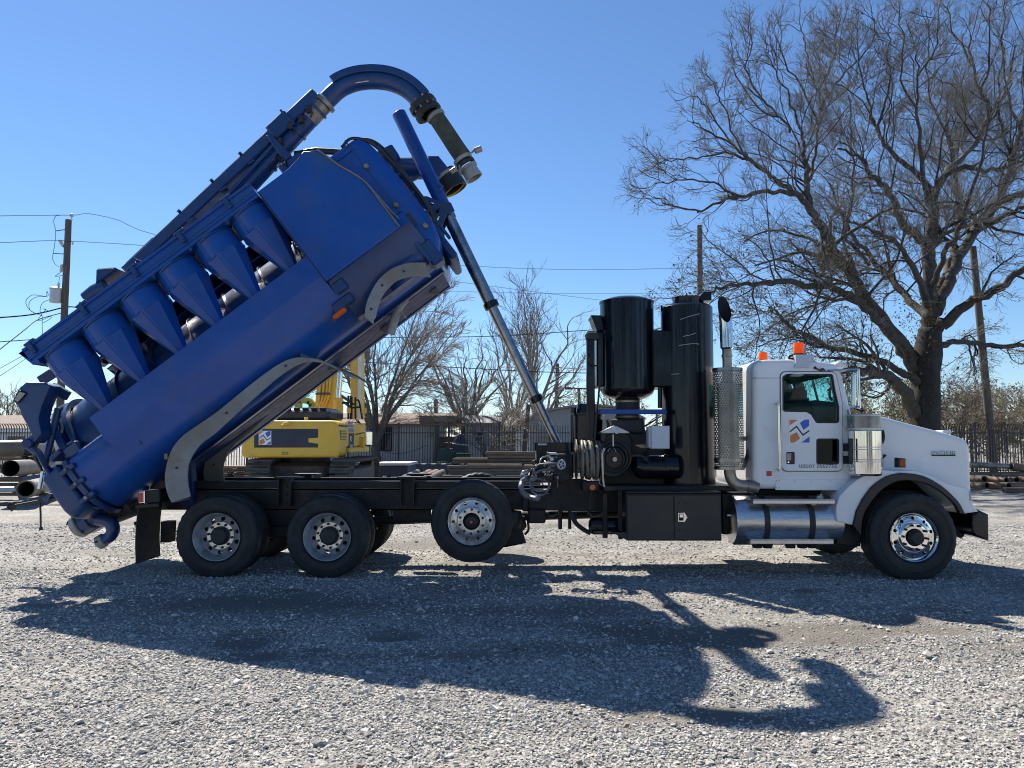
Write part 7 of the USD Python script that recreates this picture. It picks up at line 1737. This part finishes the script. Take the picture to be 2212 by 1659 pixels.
for p in ((450, 635), (510, 635), (595, 637), (672, 637), (752, 640), (822, 637), (892, 632), (127, 636), (127, 725), (218, 725), (805, 725), (890, 725), (365, 673)):
    q_ = g_([p], 10.435)[0]
    put(VT, 'frame_bolt', cyl(q_ + [0, -.012, 0], q_ + [0, .01, 0], .019, 8), 'frame_black')
put(VT, 'deck_plate', box(g_([(860, 560)], 10.4)[0][0], g_([(1950, 560)], 10.4)[0][0], 10.1, 11.8, g_([(860, 605)], 10.1)[0][2], g_([(860, 560)], 10.1)[0][2], .01), 'frame_black')
for p0, p1, Y, w in (((872, 622), (918, 1005), 10.15, .06), ((497, 768), (528, 930), 10.5, .1), ((582, 768), (608, 930), 10.5, .1), ((1005, 600), (1045, 1015), 10.0, .06), ((190, 640), (240, 780), 10.42, .04), ((640, 780), (655, 895), 10.4, .03), ((1050, 780), (1070, 900), 10.3, .03)):
    a, c = g_([p0], Y)[0], g_([p1], Y)[0]
    put(VT, 'hanger_bar', box(a[0], c[0], Y, Y + w, c[2], a[2], .006), 'frame_black')
a, c = g_([(240, 760)], 10.3)[0], g_([(390, 880)], 10.3)[0]
put(VT, 'battery_box', box(a[0], c[0], 10.3, 10.6, c[2], a[2], .02), 'frame_black')
q_ = g_([(757, 902), (1100, 905)], 10.3)
put(VT, 'air_tank', lathe([(0, -.01), (.07, 0), (.10, .02), (.112, .06), (.112, np.linalg.norm(q_[1] - q_[0]))], q_[0], (1, 0, 0), 28), 'black_paint', 35)
put(VT, 'air_hose', cat(tube(g_([(605, 785), (640, 870), (700, 925), (770, 965)], 10.35), .03, 8, True, 4), tube(g_([(750, 780), (790, 805), (840, 800), (880, 780)], 10.4), .022, 8, True, 4), tube(g_([(225, 800), (240, 880), (240, 940), (210, 975)], 10.35), .016, 8, True, 4), tube(g_([(395, 800), (430, 815), (490, 800)], 10.4), .018, 8, True, 4), tube(g_([(500, 765), (545, 757), (590, 764)], 10.4), .01, 6)), 'hose_black')
# tool box between the axles and the tank
x0, z1 = g_([(1085, 637)], 9.78)[0][[0, 2]]; x1, z0 = g_([(1885, 1022)], 9.78)[0][[0, 2]]; xm = g_([(1481, 800)], 9.78)[0][0]
tb = put(VT, 'tool_box', cat(box(x0 - .01, x1 + .01, 9.80, 10.42, z0 - .012, z1 + .015, .012), prism(np.array([(x0 - .2, z0 + .09), (x0, z0 - .01), (x0, z0 + .09)]), 9.82, 10.3)), 'box_black')
for xa, xb in ((x0, xm - .006), (xm + .006, x1)):
    put(tb, 'door', box(xa, xb, 9.782, 9.80, z0 + .008, z1 - .006, .004), 'box_black')
lp = g_([(1515, 790), (1570, 787), (1595, 828), (1570, 868), (1515, 865)], 9.778)
la = put(tb, 'latch', prism(lp, 9.772, 9.784, .003), 'chrome')
put(la, 'latch_pocket', prism(g_([(1522, 797), (1562, 797), (1562, 857), (1522, 857)], 9.77), 9.769, 9.776), 'soot', False)
put(la, 'latch_handle', cat(box(*(lambda a, b: (a[0], b[0], 9.764, 9.771, b[2], a[2]))(g_([(1528, 803)], 9.77)[0], g_([(1556, 828)], 9.77)[0])), taurus(g_([(1578, 826)], 9.77)[0], (0, 1, 0), .011, .003, 16, 6)), 'chrome', False)
for p in ((1526, 705), (1577, 705), (1528, 943), (1580, 943)):
    q_ = g_([p], 9.78)[0]
    put(tb, 'rivet', cyl(q_ + [0, -.004, 0], q_ + [0, .002, 0], .009, 10), 'soot')
put(tb, 'top_edge', box(x0 - .012, x1 + .012, 9.79, 10.42, z1 + .016, z1 + .04, .008), 'box_black')
put(VT, 'back_plate', box(g_([(1885, 800)], 10.2)[0][0], g_([(1990, 800)], 10.2)[0][0] + .3, 10.2, 11.7, g_([(1900, 975)], 10.2)[0][2], g_([(1900, 620)], 10.2)[0][2], .02), 'frame_black')
put(VT, 'air_line_coupling', cyl(*g_([(1925, 812), (2010, 812)], 10.15), .03, 14, .006), 'chrome')
# ------------------------------------------------------------------ cab
CYN = 9.98
CYF = 2 * YC - CYN
h_ = lambda pts, Y=CYN: W('h', pts, Y)


def mf(m):
    return manifold3d.Manifold(manifold3d.Mesh(np.ascontiguousarray(m[0], np.float32), np.ascontiguousarray(m[1], np.uint32)))


def rounded(P, r, n=5):
    """An outline with its corners rounded by r (P: (n,3) or (n,2))."""
    P = np.asarray(P, float); P = P[:, [0, 2]] if P.shape[1] == 3 else P
    g = Polygon(P).buffer(-r).buffer(r, quad_segs=n)
    return np.array(g.exterior.coords)[:-1]


cab_o = h_([(205, 262), (210, 235), (225, 214), (250, 201), (300, 197), (460, 194), (560, 199), (660, 210), (735, 224), (768, 262), (785, 310), (832, 500), (850, 560), (850, 960), (806, 1022), (250, 1022), (226, 1006), (207, 955)])
outer = mf(prism(cab_o, CYN, CYF, .085, 5))
ci = inset(cab_o[:, [0, 2]] if area(cab_o[:, [0, 2]]) > 0 else cab_o[::-1][:, [0, 2]], .05)
inner = mf(prism(ci, CYN + .05, CYF - .05))
win = rounded(h_([(398, 312), (420, 298), (706, 298), (722, 400), (745, 500), (745, 596), (610, 596), (578, 545), (545, 526), (400, 524)]), .022)
lowin = rounded(h_([(612, 705), (745, 705), (745, 858), (612, 858)]), .022)
dwin = rounded(h_([(392, 300), (722, 296), (752, 500), (754, 606), (604, 606), (570, 548), (540, 534), (392, 532)]), .02)
holeW = mf(prism(win, CYN - .2, CYF + .2)); holeL = mf(prism(lowin, CYN - .2, CYN + .3))
ws0, ws1 = h_([(775, 290)])[0], h_([(834, 515)])[0]
wsd = (ws1 - ws0) / np.linalg.norm(ws1 - ws0); wsn = np.array([-wsd[2], 0, wsd[0]])
if wsn[0] < 0: wsn = -wsn
wsh = mf(prism(np.array([ws0 - wsn * .16, ws1 - wsn * .16, ws1 + wsn * .2, ws0 + wsn * .2]), CYN + .11, CYF - .11))
xr = cab_o[0][0]; rz0, rz1 = h_([(300, 560)])[0][2], h_([(300, 330)])[0][2]
rear_h = mf(box(xr - .2, xr + .2, CYN + .42, CYF - .42, rz0, rz1))
cuts = holeW + wsh + rear_h
cab = put(VT, 'cab', solid(outer - inner - cuts - holeL), 'white_paint', 35)
li = mf(prism(inset(ci, .004), CYN + .054, CYF - .054)) - mf(prism(inset(ci, .02), CYN + .07, CYF - .07)) - cuts - holeL
put(cab, 'lining', solid(li), 'cab_dark', 30)
# door
dout = rounded(h_([(382, 278), (728, 278), (752, 380), (772, 480), (776, 905), (398, 905), (384, 860)]), .07, 8)
seam = np.array(Polygon(dout).buffer(.009).exterior.coords)[:-1]
put(cab, 'door_seal', prism(seam, CYN - .003, CYN + .01, 0, 1, [win[::-1], lowin[::-1]]), 'soot', False)
door = put(cab, 'door', prism(dout, CYN - .016, CYN - .0035, .005, 2, [win, lowin]), 'white_paint', 30)
ringo = np.array(Polygon(win).buffer(.014).exterior.coords)[:-1]
put(cab, 'window_rubber', prism(ringo, CYN - .020, CYN + .03, .003, 1, [np.array(Polygon(win).buffer(-.004).exterior.coords)[:-1]]), 'hose_black', 30)
ringl = np.array(Polygon(lowin).buffer(.012).exterior.coords)[:-1]
put(cab, 'window_rubber', prism(ringl, CYN - .021, CYN + .03, .003, 1, [np.array(Polygon(lowin).buffer(-.006).exterior.coords)[:-1]]), 'hose_black', 30)
put(cab, 'door_window', prism(win, CYN + .0, CYN + .005), 'cab_glass', False)
put(cab, 'lower_window', prism(lowin, CYN + .0, CYN + .005), 'lower_glass', False)
put(cab, 'far_window', prism(win, CYF - .03, CYF - .025), 'cab_glass', False)
put(cab, 'windshield', prism(np.array([ws0 - wsn * .025, ws1 - wsn * .025, ws1 - wsn * .018, ws0 - wsn * .018]), CYN + .10, CYF - .10), 'cab_glass', False)
put(cab, 'windshield_pillar', prism(np.array([ws0 - wsn * .015, ws1 - wsn * .015, ws1 + wsn * .006, ws0 + wsn * .006]), YC - .02, YC + .02), 'hose_black', False)
put(cab, 'rear_window', box(xr + .02, xr + .025, CYN + .42, CYF - .42, rz0, rz1), 'cab_glass', False)
logo(cab, 'h', (437, 576, 571, 730), CYN - .0205, .004)
put(cab, 'lettering', text('USDOT 2462736', mm('h', 21, CYN), h_([(500, 886)], CYN - .017)[0], .003), 'decal_navy', False)
hp_ = rounded(h_([(418, 785), (470, 785), (470, 862), (418, 862)]), .015)
dh = put(cab, 'door_handle', prism(hp_, CYN - .024, CYN - .012, .004), 'hose_black')
put(cab, 'handle_paddle', cat(prism(rounded(h_([(424, 792), (446, 792), (446, 838), (424, 838)]), .005), CYN - .034, CYN - .022, .003), cyl(h_([(434, 850)], CYN - .03)[0], h_([(434, 850)], CYN - .02)[0], .010, 12)), 'chrome')
rl_ = h_([(370, 480), (374, 690), (381, 900)], CYN - .06)
gr_ = put(cab, 'grab_rail', tube(rl_, .019, 12), 'chrome')
put(cab, 'grab_rail_foot', cat(*[cat(cyl(p, p + [0, .065, 0], .016, 10), lathe([(0, -.02), (.022, -.018), (.024, .0), (.02, .02), (0, .02)], p, (0, 1, 0), 12)) for p in (rl_[0], rl_[2])]), 'galvanised')
put(cab, 'sticker', prism(h_([(294, 906), (328, 906), (328, 937), (294, 937)], CYN - .001), CYN - .002, CYN + .01), 'decal_red', False)
put(cab, 'skirt_panel', prism(h_([(352, 962), (812, 958), (808, 1028), (352, 1026)], CYN - .006), CYN - .006, CYN + .02, .003), 'white_paint')
for x in (358, 375, 475, 578, 700, 800):
    for y in ((970,) if x not in (358, 375) else (968, 1012)):
        p = h_([(x, y)], CYN - .007)[0]
        put(cab, 'rivet', cyl(p + [0, -.003, 0], p + [0, .004, 0], .006, 8), 'worn_steel')
for i in range(4):
    for y in (281, 308):
        p = h_([(235 + i * 36, y)], CYN)[0]
        if not (i == 3 and y == 281):
            put(cab, 'rivet', cyl(p + [0, -.003, 0], p + [0, .01, 0], .008, 8), 'white_paint')
put(cab, 'roof_seam', box(xr - .003, h_([(372, 0)])[0][0], CYN - .002, CYN + .01, h_([(300, 318)])[0][2], h_([(300, 316)])[0][2]), 'soot', False)
put(cab, 'door_visor_lamp', lathe([(0, -.012), (.05, -.010), (.085, 0), (.05, .012), (0, .016)], h_([(487, 300)], CYN - .06)[0], (0, .15, 1), 24), 'panel_light')
put(cab, 'sun_visor', prism(h_([(700, 245), (748, 212), (800, 248), (790, 252)], CYN + .1), CYN + .05, CYF - .05, .006), 'white_paint')
# cab interior
put(cab, 'seat', cat(box(h_([(410, 0)], 10.3)[0][0], h_([(520, 0)], 10.3)[0][0], 11.1, 11.65, h_([(0, 640)], 10.3)[0][2], h_([(0, 560)], 10.3)[0][2], .06), box(h_([(455, 0)], 11.3)[0][0] - .02, h_([(520, 0)], 11.3)[0][0], 11.12, 11.62, h_([(0, 560)], 11.3)[0][2], h_([(0, 380)], 11.3)[0][2], .05)), 'seat_cloth')
put(cab, 'dashboard', cat(prism(W('w', [(380, 640), (430, 625), (560, 640), (700, 650), (800, 700), (800, 1000), (380, 1000)], 10.35), 10.25, 11.85, .04, 2), box(W('w', [(320, 600)], 10.9)[0][0], W('w', [(362, 600)], 10.9)[0][0], 10.85, 10.95, W('w', [(0, 690)], 10.9)[0][2], W('w', [(0, 595)], 10.9)[0][2])), 'cab_dark')
put(cab, 'steering_wheel', cat(taurus(W('w', [(110, 705)], 11.35)[0], (.55, 0, .83), .20, .016, 36, 8), cyl(W('w', [(110, 710)], 11.35)[0], W('w', [(250, 800)], 11.35)[0], .04, 12)), 'hose_black')
put(cab, 'inner_pillar', cat(beam(*W('w', [(215, 340), (300, 660)], 11.75), .08, .14), beam(*W('w', [(60, 400), (40, 700)], 11.78), .05, .08), tube(W('w', [(690, 460), (650, 480), (645, 580), (680, 625)], 10.15), .018, 8, True, 4)), 'cab_dark')
put(cab, 'passenger_seat', box(W('w', [(470, 0)], 10.4)[0][0], W('w', [(560, 0)], 10.4)[0][0] + .1, 10.25, 10.75, W('w', [(0, 1000)], 10.4)[0][2], W('w', [(0, 800)], 10.4)[0][2], .06), 'seat_cloth')
# beacons
for (x0, x1, y0, y1, Y, lab) in ((466, 532, 92, 163, CYN + .16, None), (244, 301, 153, 196, CYF - .2, None)):
    c, t = W('h', [((x0 + x1) / 2, y1)], Y)[0], W('h', [((x0 + x1) / 2, y0)], Y)[0]
    r = mm('h', (x1 - x0) / 2, Y)
    if Y > 11: c[2] -= .02
    hgt = t[2] - c[2]
    b_ = put(VT, 'beacon', lathe([(0, 0), (r * .96, 0), (r, .01), (r * .98, hgt * .5), (r * .94, hgt - .02), (r * .8, hgt - .004), (0, hgt)], c, (0, 0, 1), 30), 'lens_orange', 40)
    put(b_, 'beacon_base', lathe([(0, -.035), (r * 1.08, -.035), (r * 1.08, -.001), (0, -.001)], c, (0, 0, 1), 28), 'frame_black', 25)
put(VT, 'beacon_mount', cat(prism(h_([(468, 172), (585, 172), (553, 256), (472, 256)], CYN + .05), CYN - .02, CYN + .38, .006), prism(h_([(474, 236), (548, 236), (548, 250), (474, 250)], CYN - .024), CYN - .024, CYN - .018)), 'panel_light')
put(VT, 'beacon_cable', tube(h_([(470, 172), (440, 178), (436, 190), (462, 196)], CYN + .1), .016, 8, True, 3), 'hose_black')
# mirrors
mpo = CYN - .22
put(VT, 'mirror', cat(lathe([(0, -.012), (.025, -.01), (.030, 0), (.030, .01)], h_([(846, 492)], mpo)[0], (0, 0, -1), 22), cyl(h_([(846, 494)], mpo)[0], h_([(846, 292)], mpo)[0], .031, 24, .008), cyl(h_([(846, 292)], mpo)[0], h_([(846, 280)], mpo)[0], .012, 8)), 'chrome')
put(VT, 'mirror_arm', cat(tube(h_([(868, 262), (872, 400), (877, 503)], mpo + .05), .012, 8), tube(h_([(880, 264), (884, 400), (889, 508)], mpo - .03), .012, 8), tube(np.vstack([h_([(668, 268)], CYN + .02), h_([(880, 264)], mpo)]), .013, 8), tube(np.vstack([h_([(760, 276)], CYN + .05), h_([(870, 262)], mpo)]), .012, 8), tube(np.vstack([h_([(820, 500)], CYN), h_([(882, 508)], mpo)]), .012, 8), tube(np.vstack([h_([(846, 490)], mpo), h_([(885, 500)], mpo)]), .010, 6)), 'chrome')
put(VT, 'aerial_cable', cat(tube(h_([(600, 252), (620, 262), (640, 268), (655, 258), (640, 262), (668, 268)], CYN - .02), .010, 6, True, 3), lathe([(0, -.02), (.02, 0), (0, .02)], h_([(603, 252)], CYN - .02)[0], (0, 1, 0), 10)), 'hose_black')
put(VT, 'window_stay', cat(tube(h_([(770, 290), (822, 380)], CYN - .02), .012, 6), tube(h_([(808, 515), (818, 560)], CYN - .03), .014, 6)), 'worn_steel')
put(VT, 'wiper', cat(tube(h_([(835, 500), (870, 515), (905, 530)], CYN + .2), .012, 6), tube(h_([(850, 508), (880, 500), (910, 522)], CYN + .25), .010, 6)), 'hose_black')
# hood
HY = 10.16
hood_p = W('h', [(846, 545), (1005, 553), (1200, 602), (1430, 660), (1540, 692), (1578, 712), (1596, 740), (1604, 775), (1612, 1000), (1620, 1150), (1545, 1160), (1500, 1100), (1400, 1010), (1280, 948), (1150, 935), (1010, 985), (930, 1045), (850, 1010)], HY)
hood_p = np.vstack([spline(hood_p[:10], 3), hood_p[10:]])
hm = prism(hood_p, HY, 2 * YC - HY, .075, 5)
hx0, hx1 = hood_p[:, 0].min(), hood_p[:, 0].max()


def taper(m, k=.10):
    V = np.array(m[0]); s = 1 - k * np.clip((V[:, 0] - hx0) / (hx1 - hx0), 0, 1.1) ** 1.6
    V[:, 1] = YC + (V[:, 1] - YC) * s
    return V, m[1]


hood = put(VT, 'hood', taper(hm, .06), 'white_paint', 45)
lt = text('KENWORTH', mm('h', 24, HY), W('h', [(1350, 802)], HY + .015)[0], .012, True)
V = lt[0]; xa_, xb_ = W('h', [(1350, 800), (1498, 800)], HY)[:, 0]; V[:, 0] = xa_ + (V[:, 0] - V[:, 0].min()) * (xb_ - xa_) / np.ptp(V[:, 0]); V[:, 1] = HY - .004 - (V[:, 1].max() - V[:, 1])
put(hood, 'lettering', taper((V, lt[1]), .06), 'decal_white', False)
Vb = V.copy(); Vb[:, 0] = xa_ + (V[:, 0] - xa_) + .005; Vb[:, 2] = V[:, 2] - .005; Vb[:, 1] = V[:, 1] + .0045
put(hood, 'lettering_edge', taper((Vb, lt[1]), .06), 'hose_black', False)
put(hood, 'badge_bar', taper(prism(W('h', [(1346, 803), (1503, 803), (1501, 811), (1350, 811)], HY - .004), HY - .004, HY + .02), .06), 'hose_black', False)
put(hood, 'hood_latch', cat(prism(W('h', [(1022, 818), (1045, 800), (1056, 806), (1040, 822), (1024, 834)], HY - .04), HY - .05, HY + .02, .008), taurus(W('h', [(1012, 685)], HY - .05)[0], (1, 0, 0), .10, .02, 20, 8)), 'hose_black')
put(hood, 'hood_top_grip', box(*(lambda a: (a[0] - .06, a[0] + .06, HY + .3, HY + .5, a[2] - .02, a[2] + .03))(W('h', [(1440, 660)], HY + .3)[0]), .01), 'panel_light')
put(hood, 'grille_shell', taper(prism(W('h', [(1606, 775), (1622, 770), (1630, 1100), (1618, 1145)], HY), HY + .16, 2 * YC - HY - .16, .02, 2), .06), 'chrome')
for k in range(14):
    zg = W('h', [(1630, 800 + 22 * k)], HY)[0]
    put(hood, 'grille_bar', box(zg[0] + .005, zg[0] + .02, HY + .25, 2 * YC - HY - .25, zg[2] - .01, zg[2] + .01), 'cast_iron', False)
FY = 9.79
fen = W('h', [(840, 1250), (738, 1224), (735, 1130), (757, 1062), (815, 1002), (865, 962), (950, 915), (1030, 895), (1110, 905), (1240, 902), (1330, 932), (1440, 986), (1560, 1012), (1588, 1030), (1600, 1080), (1606, 1130), (1640, 1164), (1545, 1176), (1500, 1098), (1400, 1004), (1280, 938), (1150, 920), (1050, 942), (960, 1004), (900, 1085), (862, 1160)], FY)
for f in (lambda m: m, mir):
    fd_ = put(VT, 'front_mudguard', f(prism(fen, FY, HY + .25, .016, 2)), 'white_paint', 45)
    ao = W('h', [(840, 1252), (862, 1158), (900, 1083), (960, 1002), (1050, 940), (1150, 918), (1280, 936), (1400, 1002), (1500, 1096), (1546, 1177)], FY)
    ai = W('h', [(888, 1320), (900, 1200), (940, 1120), (1000, 1042), (1070, 990), (1150, 965), (1280, 978), (1390, 1035), (1475, 1112), (1510, 1174)], FY)
    o_, i_ = resample(spline(ao, 5), 46), resample(spline(ai, 5), 46)
    put(fd_, 'arch_lip', f(prism(np.vstack([o_, i_[::-1]]), FY - .035, FY + .04, .012, 2)), 'hose_black', 40)
    put(fd_, 'wheel_well', f(sheet(o_ + np.array([0, 0, .012]), FY + .02, 10.62, .012)), 'soot', 40)
    put(fd_, 'splash_guard', f(prism(W('h', [(735, 1225), (845, 1252), (885, 1300), (890, 1385), (740, 1370)], FY + .1), FY + .1, FY + .6, .01)), 'frame_black')
    tlm = put(fd_, 'turn_lamp', f(prism(W('h', [(1128, 822), (1178, 826), (1178, 884), (1128, 884)], FY + .05), FY + .05, FY + .16, .012, 2)), 'cast_iron')
    put(tlm, 'amber_lens', f(prism(W('h', [(1140, 832), (1174, 834), (1174, 878), (1140, 876)], FY + .042), FY + .04, FY + .06, .004)), 'lens_amber')
    put(fd_, 'headlamp', f(prism(W('h', [(1578, 1032), (1590, 1036), (1592, 1096), (1582, 1096)], FY - .004), FY + .01 - .018, FY + .2, .004)), 'lens_clear')
bp_ = W('h', [(1598, 1188), (1640, 1152), (1704, 1180), (1707, 1348), (1612, 1318), (1600, 1290)], 9.80)
put(VT, 'bumper', prism(bp_, 9.80, FYN - 9.80, .03, 3), 'black_paint', 40)
put(VT, 'bumper_bracket', cat(prism(W('h', [(1490, 1178), (1600, 1178), (1612, 1315), (1505, 1290)], 10.2), 10.2, FYN - 10.2, .02), cyl(W('h', [(1520, 1305)], 10.1)[0], W('h', [(1520, 1305)], 10.4)[0], .05, 12)), 'frame_black')
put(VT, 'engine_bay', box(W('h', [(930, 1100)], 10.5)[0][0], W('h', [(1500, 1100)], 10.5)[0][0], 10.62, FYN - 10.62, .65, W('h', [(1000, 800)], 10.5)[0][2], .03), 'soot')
# air cleaner
AY = 9.88
ac = W('h', [(914, 700)], AY)[0]; ra = mm('h', 101, AY)
z_ = lambda y: W('h', [(914, y)], AY - ra)[0][2]
acl = put(VT, 'air_cleaner', lathe([(0, z_(936)), (ra * .9, z_(938)), (ra, z_(925)), (ra, z_(652)), (0, z_(652))], (ac[0], AY, 0), (0, 0, 1), 56), 'chrome', 35)
put(acl, 'intake_screen', lathe([(0, z_(556)), (ra * .97, z_(556)), (ra * .97, z_(646)), (0, z_(646))][::-1], (ac[0], AY, 0), (0, 0, 1), 56), 'steel_perforated', 35)
put(acl, 'cap', lathe([(0, z_(543)), (ra * .95, z_(543)), (ra * .99, z_(547)), (ra * .99, z_(556)), (0, z_(556))], (ac[0], AY, 0), (0, 0, 1), 56), 'galvanised', 30)
for y0, y1, e in ((632, 648, .012), (752, 757, .006), (768, 773, .006), (832, 837, .006), (846, 851, .006)):
    put(acl, 'strap', lathe([(ra - .004, z_(y1)), (ra + e, z_(y1)), (ra + e, z_(y0)), (ra - .004, z_(y0))], (ac[0], AY, 0), (0, 0, 1), 56), 'galvanised', 25)
put(acl, 'mount', cat(*[beam(W('h', [(788, y)], CYN - .03)[0], W('h', [(830, y)], AY - .05)[0], .05, .10) for y in (755, 835)], beam(*W('h', [(828, 700), (828, 850)], AY - ra * .7), .03, .05)), 'cast_iron', False)
# exhaust: perforated heat guard, pipe and slash-cut stack
XY = 10.0
ec = W('h', [(53, 600)], XY)[0]; re_ = mm('h', 92, XY)
gz0, gz1 = W('h', [(74, 900)], XY - re_)[0][2], W('h', [(74, 247)], XY - re_)[0][2]
nc, nr = 34, 44
Vh, Fh, n0 = [], [], 0
sq = np.array([(1, 0), (1, 1), (0, 1), (-1, 1), (-1, 0), (-1, -1), (0, -1), (1, -1)], float)
ci8 = np.array([(math.cos(k * math.pi / 4), math.sin(k * math.pi / 4)) for k in range(8)])
cwid, chei = 2 * math.pi / nc, (gz1 - gz0) / nr
for j in range(nr):
    for i in range(nc):
        o = np.array([(i + .5 + .5 * (j % 2)) * cwid, gz0 + (j + .5) * chei])
        solid_row = j in (0, nr - 1) or j in (2,)
        hr_ = .0 if solid_row and j != 2 else .0115
        A = o + sq * [cwid / 2, chei / 2]; B = o + ci8 * [max(hr_, 1e-4) / re_, max(hr_, 1e-4)]
        Q = np.vstack([A, B])
        Vh.append(np.stack([ec[0] + re_ * np.cos(Q[:, 0]), XY + re_ * np.sin(Q[:, 0]), Q[:, 1]], 1))
        k = np.arange(8); m_ = (k + 1) % 8
        Fh.append(np.vstack([np.stack([k, m_, m_ + 8], 1), np.stack([k, m_ + 8, k + 8], 1)]) + n0); n0 += 16
gd = put(VT, 'exhaust_guard', (np.vstack(Vh), np.vstack(Fh)), 'steel_perforated', False)
put(gd, 'guard_rim', cat(*[lathe([(re_ - .004, z - .02), (re_ + .004, z - .02), (re_ + .004, z + .02), (re_ - .004, z + .02)], (ec[0], XY, 0), (0, 0, 1), 44) for z in (gz0 + .02, gz0 + .12, gz1 - .02)]), 'steel_perforated', 25)
put(gd, 'silencer', cyl((ec[0], XY, gz0 + .03), (ec[0], XY, gz1 - .18), .13, 28, .03), 'exhaust_steel')
e_ = W('f', [(1908, 700)], XY)[0]
zf = lambda y: W('f', [(1908, y)], XY)[0][2]
put(gd, 'stack_pipe', cat(cyl((e_[0], XY, gz1 - .2), (e_[0], XY, zf(622)), mm('f', 43, XY), 26), lathe([(mm('f', 43, XY), -.02), (mm('f', 50, XY), -.015), (mm('f', 50, XY), .015), (mm('f', 43, XY), .02)], (e_[0], XY, zf(700)), (0, 0, 1), 26)), 'exhaust_steel')
rs = mm('f', 59, XY); n = 36
a = np.arange(n) * 2 * np.pi / n
zs = [zf(640), zf(625), zf(500)]
cxs = [e_[0], e_[0], e_[0] - .004]
rings = [np.stack([cx + r * np.cos(a), XY + r * np.sin(a), np.full(n, z)], 1) for cx, z, r in zip(cxs, zs, (rs * .75, rs, rs))]
top = np.stack([e_[0] - .022 + rs * np.cos(a), XY + rs * np.sin(a), zf(268) + .185 * np.sin(a) - .02 * np.cos(a)], 1)
rings.append(.5 * (rings[-1] + top) + [0.004, 0, .02 * 0]); rings.append(top)
Vs = np.vstack(rings); k = np.arange(n); m_ = (k + 1) % n
Fs = np.vstack([np.vstack([np.stack([r * n + k, r * n + m_, (r + 1) * n + m_], 1), np.stack([r * n + k, (r + 1) * n + m_, (r + 1) * n + k], 1)]) for r in range(4)])
put(gd, 'stack_tip', (Vs, Fs), 'chrome', 40)
Vi = np.vstack([top * 1.0, rings[2]]); c0 = np.array([e_[0] - .01, XY, 0])
Vi = np.stack([c0[0] + (Vi[:, 0] - c0[0]) * .965, XY + (Vi[:, 1] - XY) * .965, Vi[:, 2] - .002], 1)
Fi = np.vstack([np.stack([k, m_, n + m_], 1), np.stack([k, n + m_, n + k], 1)])
Vi = np.vstack([Vi, [[e_[0], XY, zs[2]]]]); Fi = np.vstack([Fi, np.stack([n + k, n + m_, np.full(n, 2 * n)], 1)])
put(gd, 'stack_bore', (Vi, Fi), 'soot', 40)
put(gd, 'exhaust_elbow', tube(W('h', [(62, 895), (64, 930), (80, 970), (115, 992), (180, 1000), (240, 1010)], XY + .02), mm('h', 36, XY), 22, True, 4), 'exhaust_steel')
put(gd, 'elbow_clamp', lathe([(.07, -.012), (.084, -.012), (.084, .012), (.07, .012)], W('h', [(178, 1000)], XY + .02)[0], (1, 0, .05), 26), 'exhaust_steel', 25)
put(gd, 'guard_stay', cat(beam(W('h', [(150, 880)], XY + .1)[0], W('h', [(190, 760)], XY + .2)[0], .03, .05), beam(W('h', [(120, 700)], XY + .2)[0], W('h', [(200, 700)], XY + .2)[0], .03, .06)), 'worn_steel', False)
# fuel tank and steps
FTY = 10.13
f0, f1 = W('h', [(68, 1216), (734, 1216)], FTY)
rt = .315
zc = f0[2]
ft = put(VT, 'fuel_tank', lathe([(0, -.02), (rt * .6, -.012), (rt * .93, .0), (rt, .03), (rt, f1[0] - f0[0] - .03), (rt * .93, f1[0] - f0[0]), (rt * .6, f1[0] - f0[0] + .012), (0, f1[0] - f0[0] + .02)], f0, (1, 0, 0), 64), 'aluminium', 40)
for x in (302, 588):
    xs = W('h', [(x, 1216)], FTY - rt)[0][0]
    put(ft, 'strap', lathe([(rt, -.035), (rt + .008, -.035), (rt + .008, .035), (rt, .035)], (xs, FTY, zc), (1, 0, 0), 60), 'cast_iron', 20)
    put(ft, 'step_bracket', box(xs - .03, xs + .03, FTY - rt - .05, FTY - .1, zc + .22, zc + .26), 'worn_steel', False)
for (x0, x1, y0, y1) in ((210, 730, 1090, 1115), (195, 722, 1342, 1370)):
    a, c = W('h', [(x0, y0), (x1, y1)], FTY - rt - .08)
    s = put(ft, 'step', box(a[0], c[0], FTY - rt - .08, FTY - rt + (.16 if y0 < 1200 else .1), c[2], a[2], .006), 'aluminium')
    for i in range(16):
        xx = a[0] + (c[0] - a[0]) * (i + .5) / 16
        put(s, 'tread_bar', box(xx - .03, xx + .03, FTY - rt - .07, FTY - rt + .08, a[2], a[2] + .006), 'aluminium', False)
fc = W('h', [(630, 1070)], FTY - .1)[0]
put(ft, 'filler_cap', cat(cyl(fc + [0, 0, -.05], fc + [0, 0, .02], .05, 20, .008), box(fc[0] - .012, fc[0] + .012, FTY - .15, FTY - .05, fc[2] + .02, fc[2] + .035)), 'galvanised')
put(ft, 'drain_fitting', cat(*[lathe([(0, 0), (.07, 0), (.06, .05), (0, .06)], (W('h', [(x, 1380)], FTY)[0][0], FTY, zc - rt + .01), (0, 0, -1), 16) for x in (235, 300, 445, 520, 585)]), 'cast_iron')
put(ft, 'step_perforation', cat(*[cyl(p + [0, -.004, 0], p, .006, 6) for p in (W('h', [(470 + 16 * (i % 14), 1122 + 9 * (i // 14))], FTY - rt * .82)[0] for i in range(28))]), 'cast_iron', False)
